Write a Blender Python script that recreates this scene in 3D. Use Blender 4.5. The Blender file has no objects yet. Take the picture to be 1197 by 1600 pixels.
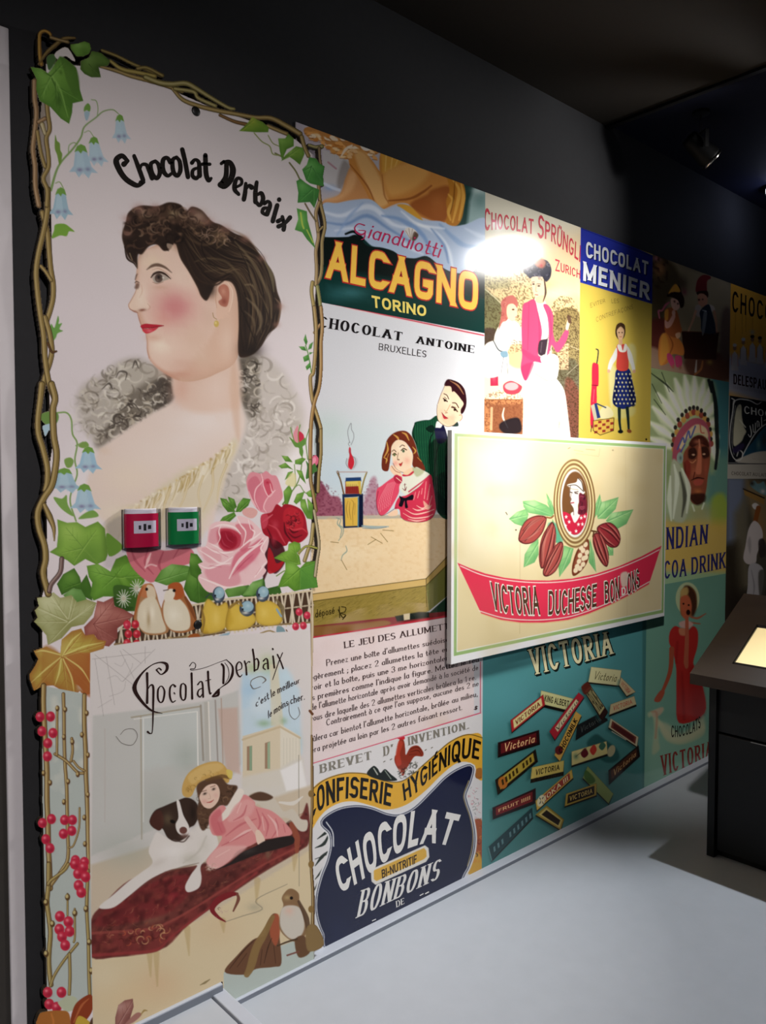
"""Museum corridor with a wall of enlarged vintage chocolate posters."""
import bpy, math
import numpy as np

C = bpy.context.scene.collection
scene = bpy.context.scene

# ---------------------------------------------------------------- camera, world, lights, exposure
# World axes: X runs along the poster wall, Y goes into it, Z is up.  Metres.
IMG_W, IMG_H, FOCAL = 1197, 1600, 1235.0
CAM_H = 1.5
WALL_Y = 1.955                                   # face of the painted wall
_vp = ((1970 - IMG_W / 2) / FOCAL, (750 - IMG_H / 2) / FOCAL, 1.0)
_pitch = math.atan((IMG_H / 2 - 750) / FOCAL)
_up = np.array([0, -math.cos(_pitch), -math.sin(_pitch)])
_d = np.array(_vp) / np.linalg.norm(_vp)
_d = _d - _up * (_d @ _up); _d /= np.linalg.norm(_d)
_n = np.cross(_d, _up); _n = _n if _n[2] > 0 else -_n
ROT = np.stack([_d, _n, _up])                    # camera (x right, y down, z forward) -> world

def setup_view():
    from mathutils import Matrix
    cam = bpy.data.objects.new('camera', bpy.data.cameras.new('camera'))
    C.objects.link(cam)
    r = ROT @ np.diag([1.0, -1.0, -1.0])
    m = Matrix([[float(r[i][j]) for j in range(3)] for i in range(3)]).to_4x4()
    m.translation = (0, 0, CAM_H)
    cam.matrix_world = m
    cam.data.sensor_fit = 'VERTICAL'; cam.data.sensor_height = 36.0
    cam.data.lens = FOCAL / IMG_H * 36.0
    cam.data.clip_start = 0.02
    scene.camera = cam
    w = bpy.data.worlds.new('dim_room_air'); scene.world = w; w.use_nodes = True
    w.node_tree.nodes['Background'].inputs[0].default_value = (0.75, 0.80, 1.0, 1)
    w.node_tree.nodes['Background'].inputs[1].default_value = 0.09
    vs = scene.view_settings
    vs.view_transform = 'Standard'; vs.look = 'None'; vs.gamma = 1.0; vs.exposure = 0.0
    vs.use_curve_mapping = False
    scene.display_settings.display_device = 'sRGB'

def spot(name, loc, target, power, deg, blend, col, size):
    from mathutils import Vector
    l = bpy.data.lights.new(name, 'SPOT')
    l.energy = power; l.spot_size = math.radians(deg); l.spot_blend = blend
    l.color = col; l.shadow_soft_size = size
    o = bpy.data.objects.new(name, l); C.objects.link(o)
    o.location = loc
    o.rotation_euler = (Vector(target) - Vector(loc)).to_track_quat('-Z', 'Y').to_euler()
    return o

LAMP_WALL = (3.52, 1.02, 2.76)      # flat track lamp that burns out the middle of the wall
LAMP_DOWN = (3.24, 1.17, 2.80)      # track spot that throws the kiosk's shadow
LAMP_PANEL = (0.20, -1.30, 2.90)    # track spot on the tall panel
FILL_BOARD = (0.90, 0.45, 2.90)    # added fill spot, brightens the board and the posters beyond it
LAMP_FAR = (4.345, 1.74, 3.01)       # wall spot at the picture's edge
TGT_WALL, TGT_DOWN, TGT_PANEL, TGT_BOARD = (2.20, 1.95, 1.46), (1.6, 0.2, 0.0), (1.02, 1.95, 1.08), (3.45, 1.95, 1.20)

def setup_lights():
    # the wall spot is a flat lamp: a small lit oblong behind a lens
    from mathutils import Vector
    l = bpy.data.lights.new('spotlight_glow_wall', 'AREA'); l.shape = 'ELLIPSE'; l.size = 0.30; l.size_y = 0.10; l.energy = 14; l.color = (1.0, 0.97, 0.92); l.spread = math.radians(64)
    o = bpy.data.objects.new('spotlight_glow_wall', l); C.objects.link(o); o.location = LAMP_WALL
    o.rotation_euler = (Vector(TGT_WALL) - Vector(LAMP_WALL)).to_track_quat('-Z', 'Y').to_euler()
    spot('spotlight_spill_wall', LAMP_WALL, (2.3, 1.95, 2.60), 60, 78, 1.0, (1.0, 0.98, 0.95), 0.05)
    spot('spotlight_glow_down', LAMP_DOWN, TGT_DOWN, 190, 76, 0.45, (0.92, 0.96, 1.0), 0.02)
    spot('spotlight_glow_panel', LAMP_PANEL, TGT_PANEL, 290, 54, 0.9, (1.0, 0.94, 0.91), 0.05)
    spot('added_fill_board', FILL_BOARD, TGT_BOARD, 300, 40, 0.8, (1.0, 0.95, 0.90), 0.05)  # added fill for the board and right-hand posters, no known lamp there
    p = bpy.data.lights.new('spotlight_glow_far', 'POINT'); p.energy = 1.2; p.color = (0.62, 0.70, 1.0); p.shadow_soft_size = 0.03
    o = bpy.data.objects.new('spotlight_glow_far', p); C.objects.link(o); o.location = (LAMP_FAR[0] - 0.04, LAMP_FAR[1] - 0.03, LAMP_FAR[2] - 0.07)

setup_view()
setup_lights()

# ---------------------------------------------------------------- a ray from the photograph to a wall-parallel plane
def on_plane(x, y, py):
    """where the line of sight through photo point (x, y) meets the plane Y = py (arrays allowed): X, Z"""
    a = (np.asarray(x, float) - IMG_W / 2) / FOCAL; b = (np.asarray(y, float) - IMG_H / 2) / FOCAL
    wx = ROT[0, 0] * a + ROT[0, 1] * b + ROT[0, 2]
    wy = ROT[1, 0] * a + ROT[1, 1] * b + ROT[1, 2]
    wz = ROT[2, 0] * a + ROT[2, 1] * b + ROT[2, 2]
    return wx / wy * py, wz / wy * py + CAM_H

def seen_at(X, Y, Z):
    """the photo point of a world point"""
    X = np.asarray(X, float); Z = np.asarray(Z, float) - CAM_H; Y = np.asarray(Y, float)
    cx = ROT[0, 0] * X + ROT[1, 0] * Y + ROT[2, 0] * Z
    cy = ROT[0, 1] * X + ROT[1, 1] * Y + ROT[2, 1] * Z
    cz = ROT[0, 2] * X + ROT[1, 2] * Y + ROT[2, 2] * Z
    return cx / cz * FOCAL + IMG_W / 2, cy / cz * FOCAL + IMG_H / 2

def at_x(x, y, X):
    r = ROT @ np.array([(x - IMG_W / 2) / FOCAL, (y - IMG_H / 2) / FOCAL, 1.0])
    return r * (X / r[0]) + np.array([0, 0, CAM_H])

def on_floor(x, y, z=0.0):
    r = ROT @ np.array([(x - IMG_W / 2) / FOCAL, (y - IMG_H / 2) / FOCAL, 1.0])
    return r * ((z - CAM_H) / r[2]) + np.array([0, 0, CAM_H])

# ---------------------------------------------------------------- print shop: artwork inked on a poster's own plane
RNG = np.random.default_rng(7)

def P(s):
    """'x,y x,y ...' -> n x 2"""
    if not isinstance(s, str): return np.asarray(s, float)
    return np.array([[float(t) for t in q.split(',')] for q in s.split()])

def spline(p, closed=False, n=5):
    p = np.asarray(p, float)
    if len(p) < 3: return p
    q = np.vstack([p[-1], p, p[0], p[1]]) if closed else np.vstack([2 * p[0] - p[1], p, 2 * p[-1] - p[-2]])
    t = np.linspace(0, 1, n, endpoint=False)[:, None]
    out = []
    for i in range(1, len(q) - 2):
        a, b, c, d = q[i - 1], q[i], q[i + 1], q[i + 2]
        out.append(0.5 * (2 * b + (c - a) * t + (2 * a - 5 * b + 4 * c - d) * t ** 2 + (3 * b - a - 3 * c + d) * t ** 3))
    out = np.vstack(out)
    return out if closed else np.vstack([out, p[-1]])

def col3(c):
    if isinstance(c, str): c = [int(c[i:i + 2], 16) for i in (0, 2, 4)]
    return np.array(c[:3], float) / 255.0

def lin(c):
    c = np.clip(np.asarray(c, float), 0, None)
    return np.where(c <= 0.04045, c / 12.92, ((c + 0.055) / 1.055) ** 2.4)

_noise = {}
def noise(h, w, cell, seed=0):
    """smooth noise 0..1"""
    k = (h, w, cell, seed)
    r = np.random.default_rng(seed * 31 + 5)
    gh, gw = int(h / cell) + 3, int(w / cell) + 3
    g = r.random((gh, gw))
    y = np.arange(h) / cell; x = np.arange(w) / cell
    yi = y.astype(int); xi = x.astype(int)
    fy = y - yi; fx = x - xi
    fy = (fy * fy * (3 - 2 * fy))[:, None]; fx = (fx * fx * (3 - 2 * fx))[None, :]
    a = g[yi][:, xi]; b = g[yi][:, xi + 1]; c = g[yi + 1][:, xi]; d = g[yi + 1][:, xi + 1]
    return (a * (1 - fx) + b * fx) * (1 - fy) + (c * (1 - fx) + d * fx) * fy

class Art:
    """One printed surface: a grid of ink samples regular on the plane Y = py; shapes are given in photo coordinates."""
    def __init__(s, py, box, du, dv, ground='ffffff', opaque=True):
        s.py = py; x0, x1, z0, z1 = box; s.box = box
        s.w = int(round((x1 - x0) / du)) + 1; s.h = int(round((z1 - z0) / dv)) + 1
        s.x0, s.z1 = x0, z1; s.du = (x1 - x0) / (s.w - 1); s.dv = (z1 - z0) / (s.h - 1)
        gx = x0 + np.arange(s.w) * s.du; gz = z1 - np.arange(s.h) * s.dv
        s.gx, s.gz = gx, gz
        X, Z = np.meshgrid(gx, gz)
        s.X, s.Y = [a.astype(np.float32) for a in seen_at(X, py, Z)]
        s.c = np.empty((s.h, s.w, 3), np.float32); s.c[:] = col3(ground)
        s.a = np.full((s.h, s.w), 1.0 if opaque else 0.0, np.float32)
        s.l = np.zeros((s.h, s.w), np.int16); s.names = ['printed_sheet']
        s.lab = None; s.mask = None; s.letters = []
    fr = (1.0, 0.0, 0.0)
    def frame(s, k=1.0, ox=0.0, oy=0.0):
        """read the coordinates and sizes that follow in an enlarged view of the photograph"""
        s.fr = (k, ox, oy); return s
    def P(s, pts):
        return P(pts) * s.fr[0] + [s.fr[1], s.fr[2]] if isinstance(pts, str) else np.asarray(pts, float)
    def part(s, name):
        """ink laid from now on belongs to this part of the print (None: to whatever lies under it)"""
        if name is None: s.lab = None
        else:
            s.names.append(name); s.lab = len(s.names) - 1
        return s
    def each(s, name):
        """like part(), for one of several of a kind: a part of its own"""
        s.names.append(f'{name}#{len(s.names)}'); s.lab = len(s.names) - 1
        return s
    def win(s, x0, y0, x1, y1):
        q = [on_plane(a, b, s.py) for a in (x0, x1) for b in (y0, y1)]
        xs = [a for a, b in q]; zs = [b for a, b in q]
        i0 = int((min(xs) - s.x0) / s.du) - 1; i1 = int((max(xs) - s.x0) / s.du) + 2
        j0 = int((s.z1 - max(zs)) / s.dv) - 1; j1 = int((s.z1 - min(zs)) / s.dv) + 2
        i0, j0 = max(i0, 0), max(j0, 0); i1, j1 = min(i1, s.w), min(j1, s.h)
        return (slice(j0, j1), slice(i0, i1)) if i1 > i0 and j1 > j0 else None
    def ink(s, sl, cov, col, tag=True):
        if s.mask is not None: cov = cov * s.mask[sl]
        cc = cov[..., None]
        s.c[sl] = s.c[sl] * (1 - cc) + col * cc
        if s.lab is not None and tag:
            m = cov > 0.5
            s.l[sl][m] = s.lab
        s.a[sl] = np.maximum(s.a[sl], cov) if s.opaque_ink else s.a[sl]
    opaque_ink = True
    def _sd(s, sl, p):
        X, Y = s.X[sl], s.Y[sl]
        d2 = np.full(X.shape, 1e9, np.float32); ins = np.zeros(X.shape, bool)
        n = len(p)
        for i in range(n):
            ax, ay = p[i]; bx, by = p[(i + 1) % n]
            ex, ey = bx - ax, by - ay; L = ex * ex + ey * ey
            if L < 1e-9: continue
            t = np.clip(((X - ax) * ex + (Y - ay) * ey) / L, 0, 1)
            dx = X - ax - t * ex; dy = Y - ay - t * ey
            np.minimum(d2, dx * dx + dy * dy, out=d2)
            if ay != by:
                c = (Y < ay) != (Y < by)
                ins ^= c & (X < (ex * (Y - ay) / ey + ax))
        d = np.sqrt(d2)
        return np.where(ins, -d, d)
    def cover(s, pts, soft=0.6, smooth=True, n=5):
        p = s.P(pts); soft = max(soft * s.fr[0], .5)
        if smooth: p = spline(p, True, n)
        m = soft + 1
        sl = s.win(p[:, 0].min() - m, p[:, 1].min() - m, p[:, 0].max() + m, p[:, 1].max() + m)
        if sl is None: return None, None
        sd = s._sd(sl, p)
        s.sd = sd
        return sl, np.clip(0.5 - sd / (2 * soft), 0, 1)
    def fill(s, pts, col, a=1.0, soft=0.6, smooth=True, grad=None, n=5, edge=None):
        """closed outline; grad = ('x0,y0 x1,y1', colour2) blends to colour2; edge = (colour, width, strength) rounds it off"""
        sl, cov = s.cover(pts, soft, smooth, n)
        if sl is None: return s
        c = col3(col)
        if grad is not None:
            g = s.P(grad[0]); e = g[1] - g[0]
            t = np.clip(((s.X[sl] - g[0, 0]) * e[0] + (s.Y[sl] - g[0, 1]) * e[1]) / (e @ e), 0, 1)[..., None]
            c = c * (1 - t) + col3(grad[1]) * t
        if edge is not None:
            t = (np.clip(1 + s.sd / (edge[1] * s.fr[0]), 0, 1) ** 1.5 * edge[2])[..., None]
            c = c * (1 - t) + col3(edge[0]) * t
        s.ink(sl, cov * a, c)
        return s
    def poly(s, pts, col, a=1.0, soft=0.5, grad=None): return s.fill(pts, col, a, soft, False, grad)
    def clip(s, pts, soft=0.6, smooth=True):
        s.mask = None
        if pts is None: return s
        m = np.zeros((s.h, s.w), np.float32)
        sl, cov = s.cover(pts, soft, smooth)
        if sl is not None: m[sl] = cov
        s.mask = m
        return s
    def line(s, pts, w, col, a=1.0, soft=0.5, smooth=True, n=5):
        """stroke; w is one width or a list along the points"""
        p = s.P(pts); ws = np.atleast_1d(np.asarray(w, float)) * s.fr[0]; soft = max(soft * s.fr[0], .5)
        q = spline(p, False, n) if smooth else p
        r = np.interp(np.linspace(0, 1, len(q)), np.linspace(0, 1, len(ws)), ws) / 2
        m = r.max() + soft + 1
        sl = s.win(q[:, 0].min() - m, q[:, 1].min() - m, q[:, 0].max() + m, q[:, 1].max() + m)
        if sl is None: return s
        cov = np.zeros(s.X[sl].shape, np.float32)
        for i in range(len(q) - 1):
            mm = max(r[i], r[i + 1]) + soft + 1
            lo = np.minimum(q[i], q[i + 1]) - mm; hi = np.maximum(q[i], q[i + 1]) + mm
            k = s.win(lo[0], lo[1], hi[0], hi[1])
            if k is None: continue
            e = q[i + 1] - q[i]; L = max(e @ e, 1e-9)
            X, Y = s.X[k], s.Y[k]
            t = np.clip(((X - q[i, 0]) * e[0] + (Y - q[i, 1]) * e[1]) / L, 0, 1)
            d = np.hypot(X - q[i, 0] - t * e[0], Y - q[i, 1] - t * e[1]) - (r[i] + (r[i + 1] - r[i]) * t)
            cv = np.clip(0.5 - d / (2 * soft), 0, 1)
            if soft > .6: cv = cv * cv * (3 - 2 * cv)
            kk = (slice(k[0].start - sl[0].start, k[0].stop - sl[0].start), slice(k[1].start - sl[1].start, k[1].stop - sl[1].start))
            a0, b0 = max(kk[0].start, 0), max(kk[1].start, 0)
            sub = cov[a0:kk[0].stop, b0:kk[1].stop]
            cv = cv[a0 - kk[0].start:, b0 - kk[1].start:][:sub.shape[0], :sub.shape[1]]
            np.maximum(sub, cv, out=sub)
        s.ink(sl, cov * a, col3(col))
        return s
    def blob(s, x, y, rx, ry, col, a=1.0, ang=0.0, hard=0.0):
        """soft dab of colour; hard 0 = airbrush, 1 = crisp ellipse"""
        k, ox, oy = s.fr
        x, y, rx, ry = x * k + ox, y * k + oy, rx * k, ry * k
        m = max(rx, ry) * (2.2 if hard < 0.5 else 1.2) + 1
        sl = s.win(x - m, y - m, x + m, y + m)
        if sl is None: return s
        X, Y = s.X[sl] - x, s.Y[sl] - y
        ca, sa = math.cos(math.radians(ang)), math.sin(math.radians(ang))
        u, v = (X * ca + Y * sa) / rx, (-X * sa + Y * ca) / ry
        r = np.sqrt(u * u + v * v)
        if hard >= 0.5: cov = np.clip(0.5 + (1 - r) * min(rx, ry) / 1.2, 0, 1)
        else: cov = np.exp(-r * r * 1.6)
        s.ink(sl, cov * a, col3(col), tag=hard >= 0.5)
        return s
    def speck(s, pts, col, amp, cell, seed=1, lo=0.5, smooth=True, soft=1.0):
        """mottled ink inside an outline"""
        sl, cov = s.cover(pts, soft, smooth)
        if sl is None: return s
        nz = noise(*cov.shape, cell, seed)
        k = s.lab; s.lab = None
        s.ink(sl, cov * np.clip((nz - lo) / (1 - lo), 0, 1) * amp, col3(col)); s.lab = k
        return s
    def berries(s, spec, col='c92a44', hi='f08a94', r=4.6):
        for x, y in P(spec):
            s.blob(x, y, r, r * 1.12, col, 1, hard=1)
            s.blob(x + r * .3, y + r * .4, r * .7, r * .6, '8a1830', .55)
            s.blob(x - r * .25, y - r * .3, r * .42, r * .42, hi, .9)
        return s
    def vine(s, pts, w, lite='b09a68', mid='85703f', dark='3f3019'):
        ws = np.atleast_1d(np.asarray(w, float))
        s.line(pts, ws, dark).line(pts, ws * .74, mid)
        q = s.P(pts); k = s.fr
        s.line((q - [ws.mean() * .14 * k[0], ws.mean() * .06 * k[0]]), ws * .32, lite, .85)
        return s
    def leaf(s, pts, mid, dark, lite, veins=(), hub=None, vw=1.0):
        """outline, darker and paler patches, veins 'hub -> tip'"""
        q = s.P(pts); k, ox, oy = s.fr
        s.fill(pts, mid, soft=.7, smooth=False, edge=(dark, .14 * np.ptp(q, axis=0).max() / k, .75))
        keep = s.mask
        if keep is None: s.clip(pts, .7, False)
        c = q.mean(0); ext = np.ptp(q, axis=0).max()
        s.fr = (1, 0, 0)
        s.blob(c[0] + ext * .16, c[1] + ext * .2, ext * .34, ext * .3, dark, .75)
        s.blob(c[0] - ext * .18, c[1] - ext * .2, ext * .26, ext * .22, lite, .7)
        s.fr = (k, ox, oy)
        for v in veins:
            p = s.P(v); s.fr = (1, 0, 0)
            for f, sd in ((.35, 1), (.35, -1), (.6, 1), (.6, -1)):
                m = p[0] + (p[-1] - p[0]) * f; d = p[-1] - p[0]; e = m + d * .24 + np.array([-d[1], d[0]]) * .2 * sd
                s.line(np.array([m, e]), [vw, vw * .4], dark, .45)
            s.line(p + [.7, .9], [vw * 2.2, vw * .6], lite, .6); s.fr = (k, ox, oy)
            s.line(v, [vw * 1.5 / k, vw * .5 / k], dark, .85)
        if keep is None: s.mask = None
        return s
    def curls(s, pts, n, cols, r=(4, 9), w=(1.0, 2.6), a=.5, seed=1):
        """ringlets of feather or hair scattered inside an outline"""
        q = s.P(pts); rg = np.random.default_rng(seed); k = s.fr[0]
        lo, hi = q.min(0), q.max(0); s.clip(pts, 3.0 / k)
        got = 0
        while got < n:
            p = lo + rg.random(2) * (hi - lo); ins = False
            for i in range(len(q)):
                (ax, ay), (bx, by) = q[i], q[(i + 1) % len(q)]
                if (p[1] < ay) != (p[1] < by) and p[0] < (bx - ax) * (p[1] - ay) / (by - ay) + ax: ins = not ins
            if not ins: continue
            got += 1
            R = rg.uniform(*r) * k; a0 = rg.uniform(0, 6.3); sp = rg.uniform(2.2, 4.6)
            t = np.linspace(0, 1, 7); rr = R * (1 - .55 * t)
            arc = p + np.stack([rr * np.cos(a0 + sp * t), rr * .9 * np.sin(a0 + sp * t)], 1)
            ww = rg.uniform(*w)
            s.line(arc, [ww * .3, ww, ww * .4], cols[rg.integers(len(cols))], a, soft=1.1 / k, n=3)
        s.mask = None
        return s
    def write(s, text, base, top, fill, **k):
        s.letters.append(dict(text=text, base=s.P(base), top=s.P(top), fill=fill, **k)); return s
    def strokes(s, name, lst, fill, dz=0.0004):
        """hand lettering: list of (points, widths)"""
        s.letters.append(dict(hand=[(s.P(p), np.atleast_1d(np.asarray(w, float)) * s.fr[0]) for p, w in lst], name=name, fill=fill, dz=dz)); return s

# ---- lettering: a small stroke alphabet, one unit high
def _arc(cx, cy, rx, ry, a0, a1, n=10):
    return ('arc', cx, cy, rx, ry, a0, a1, n)
def _g(w, *st): return (w, st)
_L = {
 'A': _g(.78, [(0, 0), (.39, 1)], [(.39, 1), (.78, 0)], [(.13, .33), (.65, .33)]),
 'B': _g(.62, [(0, 0), (0, 1)], [(0, 1), (.3, 1), _arc(.32, .77, .27, .23, 90, -90), (0, .54)], [(0, .54), (.3, .54), _arc(.32, .27, .30, .27, 90, -90), (0, 0)]),
 'C': _g(.66, [_arc(.34, .5, .34, .5, 48, 312, 18)]),
 'D': _g(.68, [(0, 0), (0, 1)], [(0, 1), (.3, 1), _arc(.32, .5, .36, .5, 90, -90, 14), (0, 0)]),
 'E': _g(.52, [(0, 0), (0, 1)], [(0, 1), (.52, 1)], [(0, .52), (.42, .52)], [(0, 0), (.52, 0)]),
 'F': _g(.50, [(0, 0), (0, 1)], [(0, 1), (.5, 1)], [(0, .5), (.4, .5)]),
 'G': _g(.70, [_arc(.35, .5, .35, .5, 48, 330, 18), (.68, .42), (.42, .42)]),
 'H': _g(.66, [(0, 0), (0, 1)], [(.66, 0), (.66, 1)], [(0, .52), (.66, .52)]),
 'I': _g(.0, [(0, 0), (0, 1)]),
 'J': _g(.4, [(.4, 1), (.4, .3), _arc(.2, .22, .2, .22, 0, -160)]),
 'K': _g(.62, [(0, 0), (0, 1)], [(.6, 1), (0, .42)], [(.2, .6), (.62, 0)]),
 'L': _g(.48, [(0, 0), (0, 1)], [(0, 0), (.48, 0)]),
 'M': _g(.86, [(0, 0), (0, 1)], [(0, 1), (.43, .12)], [(.43, .12), (.86, 1)], [(.86, 1), (.86, 0)]),
 'N': _g(.68, [(0, 0), (0, 1)], [(0, 1), (.68, 0)], [(.68, 0), (.68, 1)]),
 'O': _g(.70, [_arc(.35, .5, .35, .5, 90, 450, 26)]),
 'P': _g(.58, [(0, 0), (0, 1)], [(0, 1), (.3, 1), _arc(.31, .74, .27, .26, 90, -90), (0, .48)]),
 'Q': _g(.70, [_arc(.35, .5, .35, .5, 90, 450, 26)], [(.42, .25), (.74, -.12)]),
 'R': _g(.62, [(0, 0), (0, 1)], [(0, 1), (.3, 1), _arc(.31, .74, .27, .26, 90, -90), (0, .48)], [(.28, .48), (.62, 0)]),
 'S': _g(.56, [_arc(.28, .75, .27, .25, 40, 270, 12), _arc(.28, .25, .28, .25, 90, -140, 12)]),
 'T': _g(.62, [(0, 1), (.62, 1)], [(.31, 1), (.31, 0)]),
 'U': _g(.64, [(0, 1), (0, .32), _arc(.32, .32, .32, .32, 180, 360, 12), (.64, 1)]),
 'V': _g(.72, [(0, 1), (.36, 0)], [(.36, 0), (.72, 1)]),
 'X': _g(.66, [(0, 1), (.66, 0)], [(.66, 1), (0, 0)]),
 'Y': _g(.68, [(0, 1), (.34, .48)], [(.68, 1), (.34, .48)], [(.34, .48), (.34, 0)]),
 'Z': _g(.6, [(0, 1), (.6, 1), (0, 0), (.6, 0)]),
 '1': _g(.2, [(0, .8), (.2, 1), (.2, 0)]), '2': _g(.5, [_arc(.25, .74, .25, .26, 170, -30), (0, 0), (.5, 0)]),
 '3': _g(.48, [_arc(.22, .76, .24, .24, 160, -90), _arc(.22, .26, .26, .26, 90, -160)]),
 '.': _g(.02, [(0, 0), (.02, .03)]), ',': _g(.06, [(.06, .05), (0, -.16)]), "'": _g(.04, [(.04, 1), (0, .78)]),
 ';': _g(.06, [(.06, .05), (0, -.16)], [(.05, .42), (.05, .45)]), '-': _g(.26, [(0, .4), (.26, .4)]),
 '*': _g(.10, [(.04, .45), (.06, .5)]), ':': _g(.02, [(0, 0), (.02, .03)], [(0, .45), (.02, .48)]),
 'a': _g(.40, [_arc(.2, .27, .2, .27, 60, 300, 12)], [(.4, .54), (.4, 0)]),
 'b': _g(.42, [(0, 1), (0, 0)], [_arc(.21, .27, .21, .27, -150, 150, 12)]),
 'c': _g(.36, [_arc(.2, .27, .2, .27, 50, 310, 12)]),
 'd': _g(.42, [(.42, 1), (.42, 0)], [_arc(.21, .27, .21, .27, 40, 320, 12)]),
 'e': _g(.40, [(.02, .3), (.4, .3), _arc(.2, .27, .2, .27, 10, 315, 14)]),
 'f': _g(.24, [(.26, .95), (.14, 1), (.09, .85), (.09, 0)], [(-.05, .55), (.22, .55)]),
 'g': _g(.40, [_arc(.2, .27, .2, .27, 60, 300, 12)], [(.4, .54), (.4, -.15), (.3, -.28), (.05, -.26)]),
 'h': _g(.40, [(0, 1), (0, 0)], [(0, .4), _arc(.2, .34, .2, .2, 150, 0, 8), (.4, 0)]),
 'i': _g(.0, [(0, .54), (0, 0)], [(0, .76), (0, .80)]), 'j': _g(.05, [(.05, .54), (.05, -.2), (-.05, -.28)], [(.05, .76), (.05, .80)]),
 'k': _g(.38, [(0, 1), (0, 0)], [(.36, .54), (0, .2)], [(.12, .3), (.38, 0)]),
 'l': _g(.0, [(0, 1), (0, 0)]),
 'm': _g(.64, [(0, .54), (0, 0)], [(0, .4), _arc(.16, .38, .16, .16, 150, 0, 8), (.32, 0)], [(.32, .4), _arc(.48, .38, .16, .16, 150, 0, 8), (.64, 0)]),
 'n': _g(.38, [(0, .54), (0, 0)], [(0, .4), _arc(.19, .36, .19, .18, 150, 0, 8), (.38, 0)]),
 'o': _g(.42, [_arc(.21, .27, .21, .27, 90, 450, 16)]),
 'p': _g(.42, [(0, .54), (0, -.28)], [_arc(.21, .27, .21, .27, -150, 150, 12)]),
 'q': _g(.42, [(.42, .54), (.42, -.28)], [_arc(.21, .27, .21, .27, 40, 320, 12)]),
 'r': _g(.26, [(0, .54), (0, 0)], [(0, .36), (.1, .5), (.26, .52)]),
 's': _g(.32, [_arc(.16, .405, .15, .135, 40, 270, 8), _arc(.16, .135, .16, .135, 90, -140, 8)]),
 't': _g(.22, [(.09, .85), (.09, .1), (.16, 0), (.24, .03)], [(-.04, .54), (.23, .54)]),
 'u': _g(.38, [(0, .54), (0, .2), _arc(.19, .19, .19, .19, 180, 360, 8)], [(.38, .54), (.38, 0)]),
 'v': _g(.38, [(0, .54), (.19, 0)], [(.19, 0), (.38, .54)]), 'x': _g(.36, [(0, .54), (.36, 0)], [(.36, .54), (0, 0)]),
 'y': _g(.38, [(0, .54), (.19, 0)], [(.38, .54), (.1, -.28)]), 'z': _g(.34, [(0, .54), (.34, .54), (0, 0), (.34, 0)]),
}
_ACC = {'é': ('e', 'a'), 'è': ('e', 'g'), 'ê': ('e', 'c'), 'î': ('i', 'c'), 'û': ('u', 'c'), 'à': ('a', 'g'), 'É': ('E', 'a'), 'Ü': ('U', 'u'), 'Ç': ('C', 'q')}

def glyph(ch):
    if ch in _ACC:
        b, k = _ACC[ch]; w, st = _L[b]; m = w / 2 if w else 0
        y = .68 if b.islower() else 1.1
        if b == 'i': st = st[:1]
        ex = {'a': [[(m, y), (m + .12, y + .16)]], 'g': [[(m, y), (m - .12, y + .16)]], 'c': [[(m - .12, y), (m, y + .14), (m + .12, y)]],
              'u': [[(m - .14, 1.14), (m - .14, 1.18)], [(m + .14, 1.14), (m + .14, 1.18)]], 'q': [[(m, 0), (m - .06, -.2)]]}[k]
        return w, list(st) + ex
    return _L[ch]

def stroke_points(st, sq):
    out = []
    for p in st:
        if p[0] == 'arc':
            _, cx, cy, rx, ry, a0, a1, n = p
            t = np.radians(np.linspace(a0, a1, n))
            c, s_ = np.cos(t), np.sin(t); e = 2.0 / sq
            out += list(zip(cx + rx * np.sign(c) * np.abs(c) ** e, cy + ry * np.sign(s_) * np.abs(s_) ** e))
        else: out.append(p)
    q = [out[0]]
    for p in out[1:]:
        if abs(p[0] - q[-1][0]) + abs(p[1] - q[-1][1]) > 1e-4: q.append(p)
    return np.array(q, float)

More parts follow.
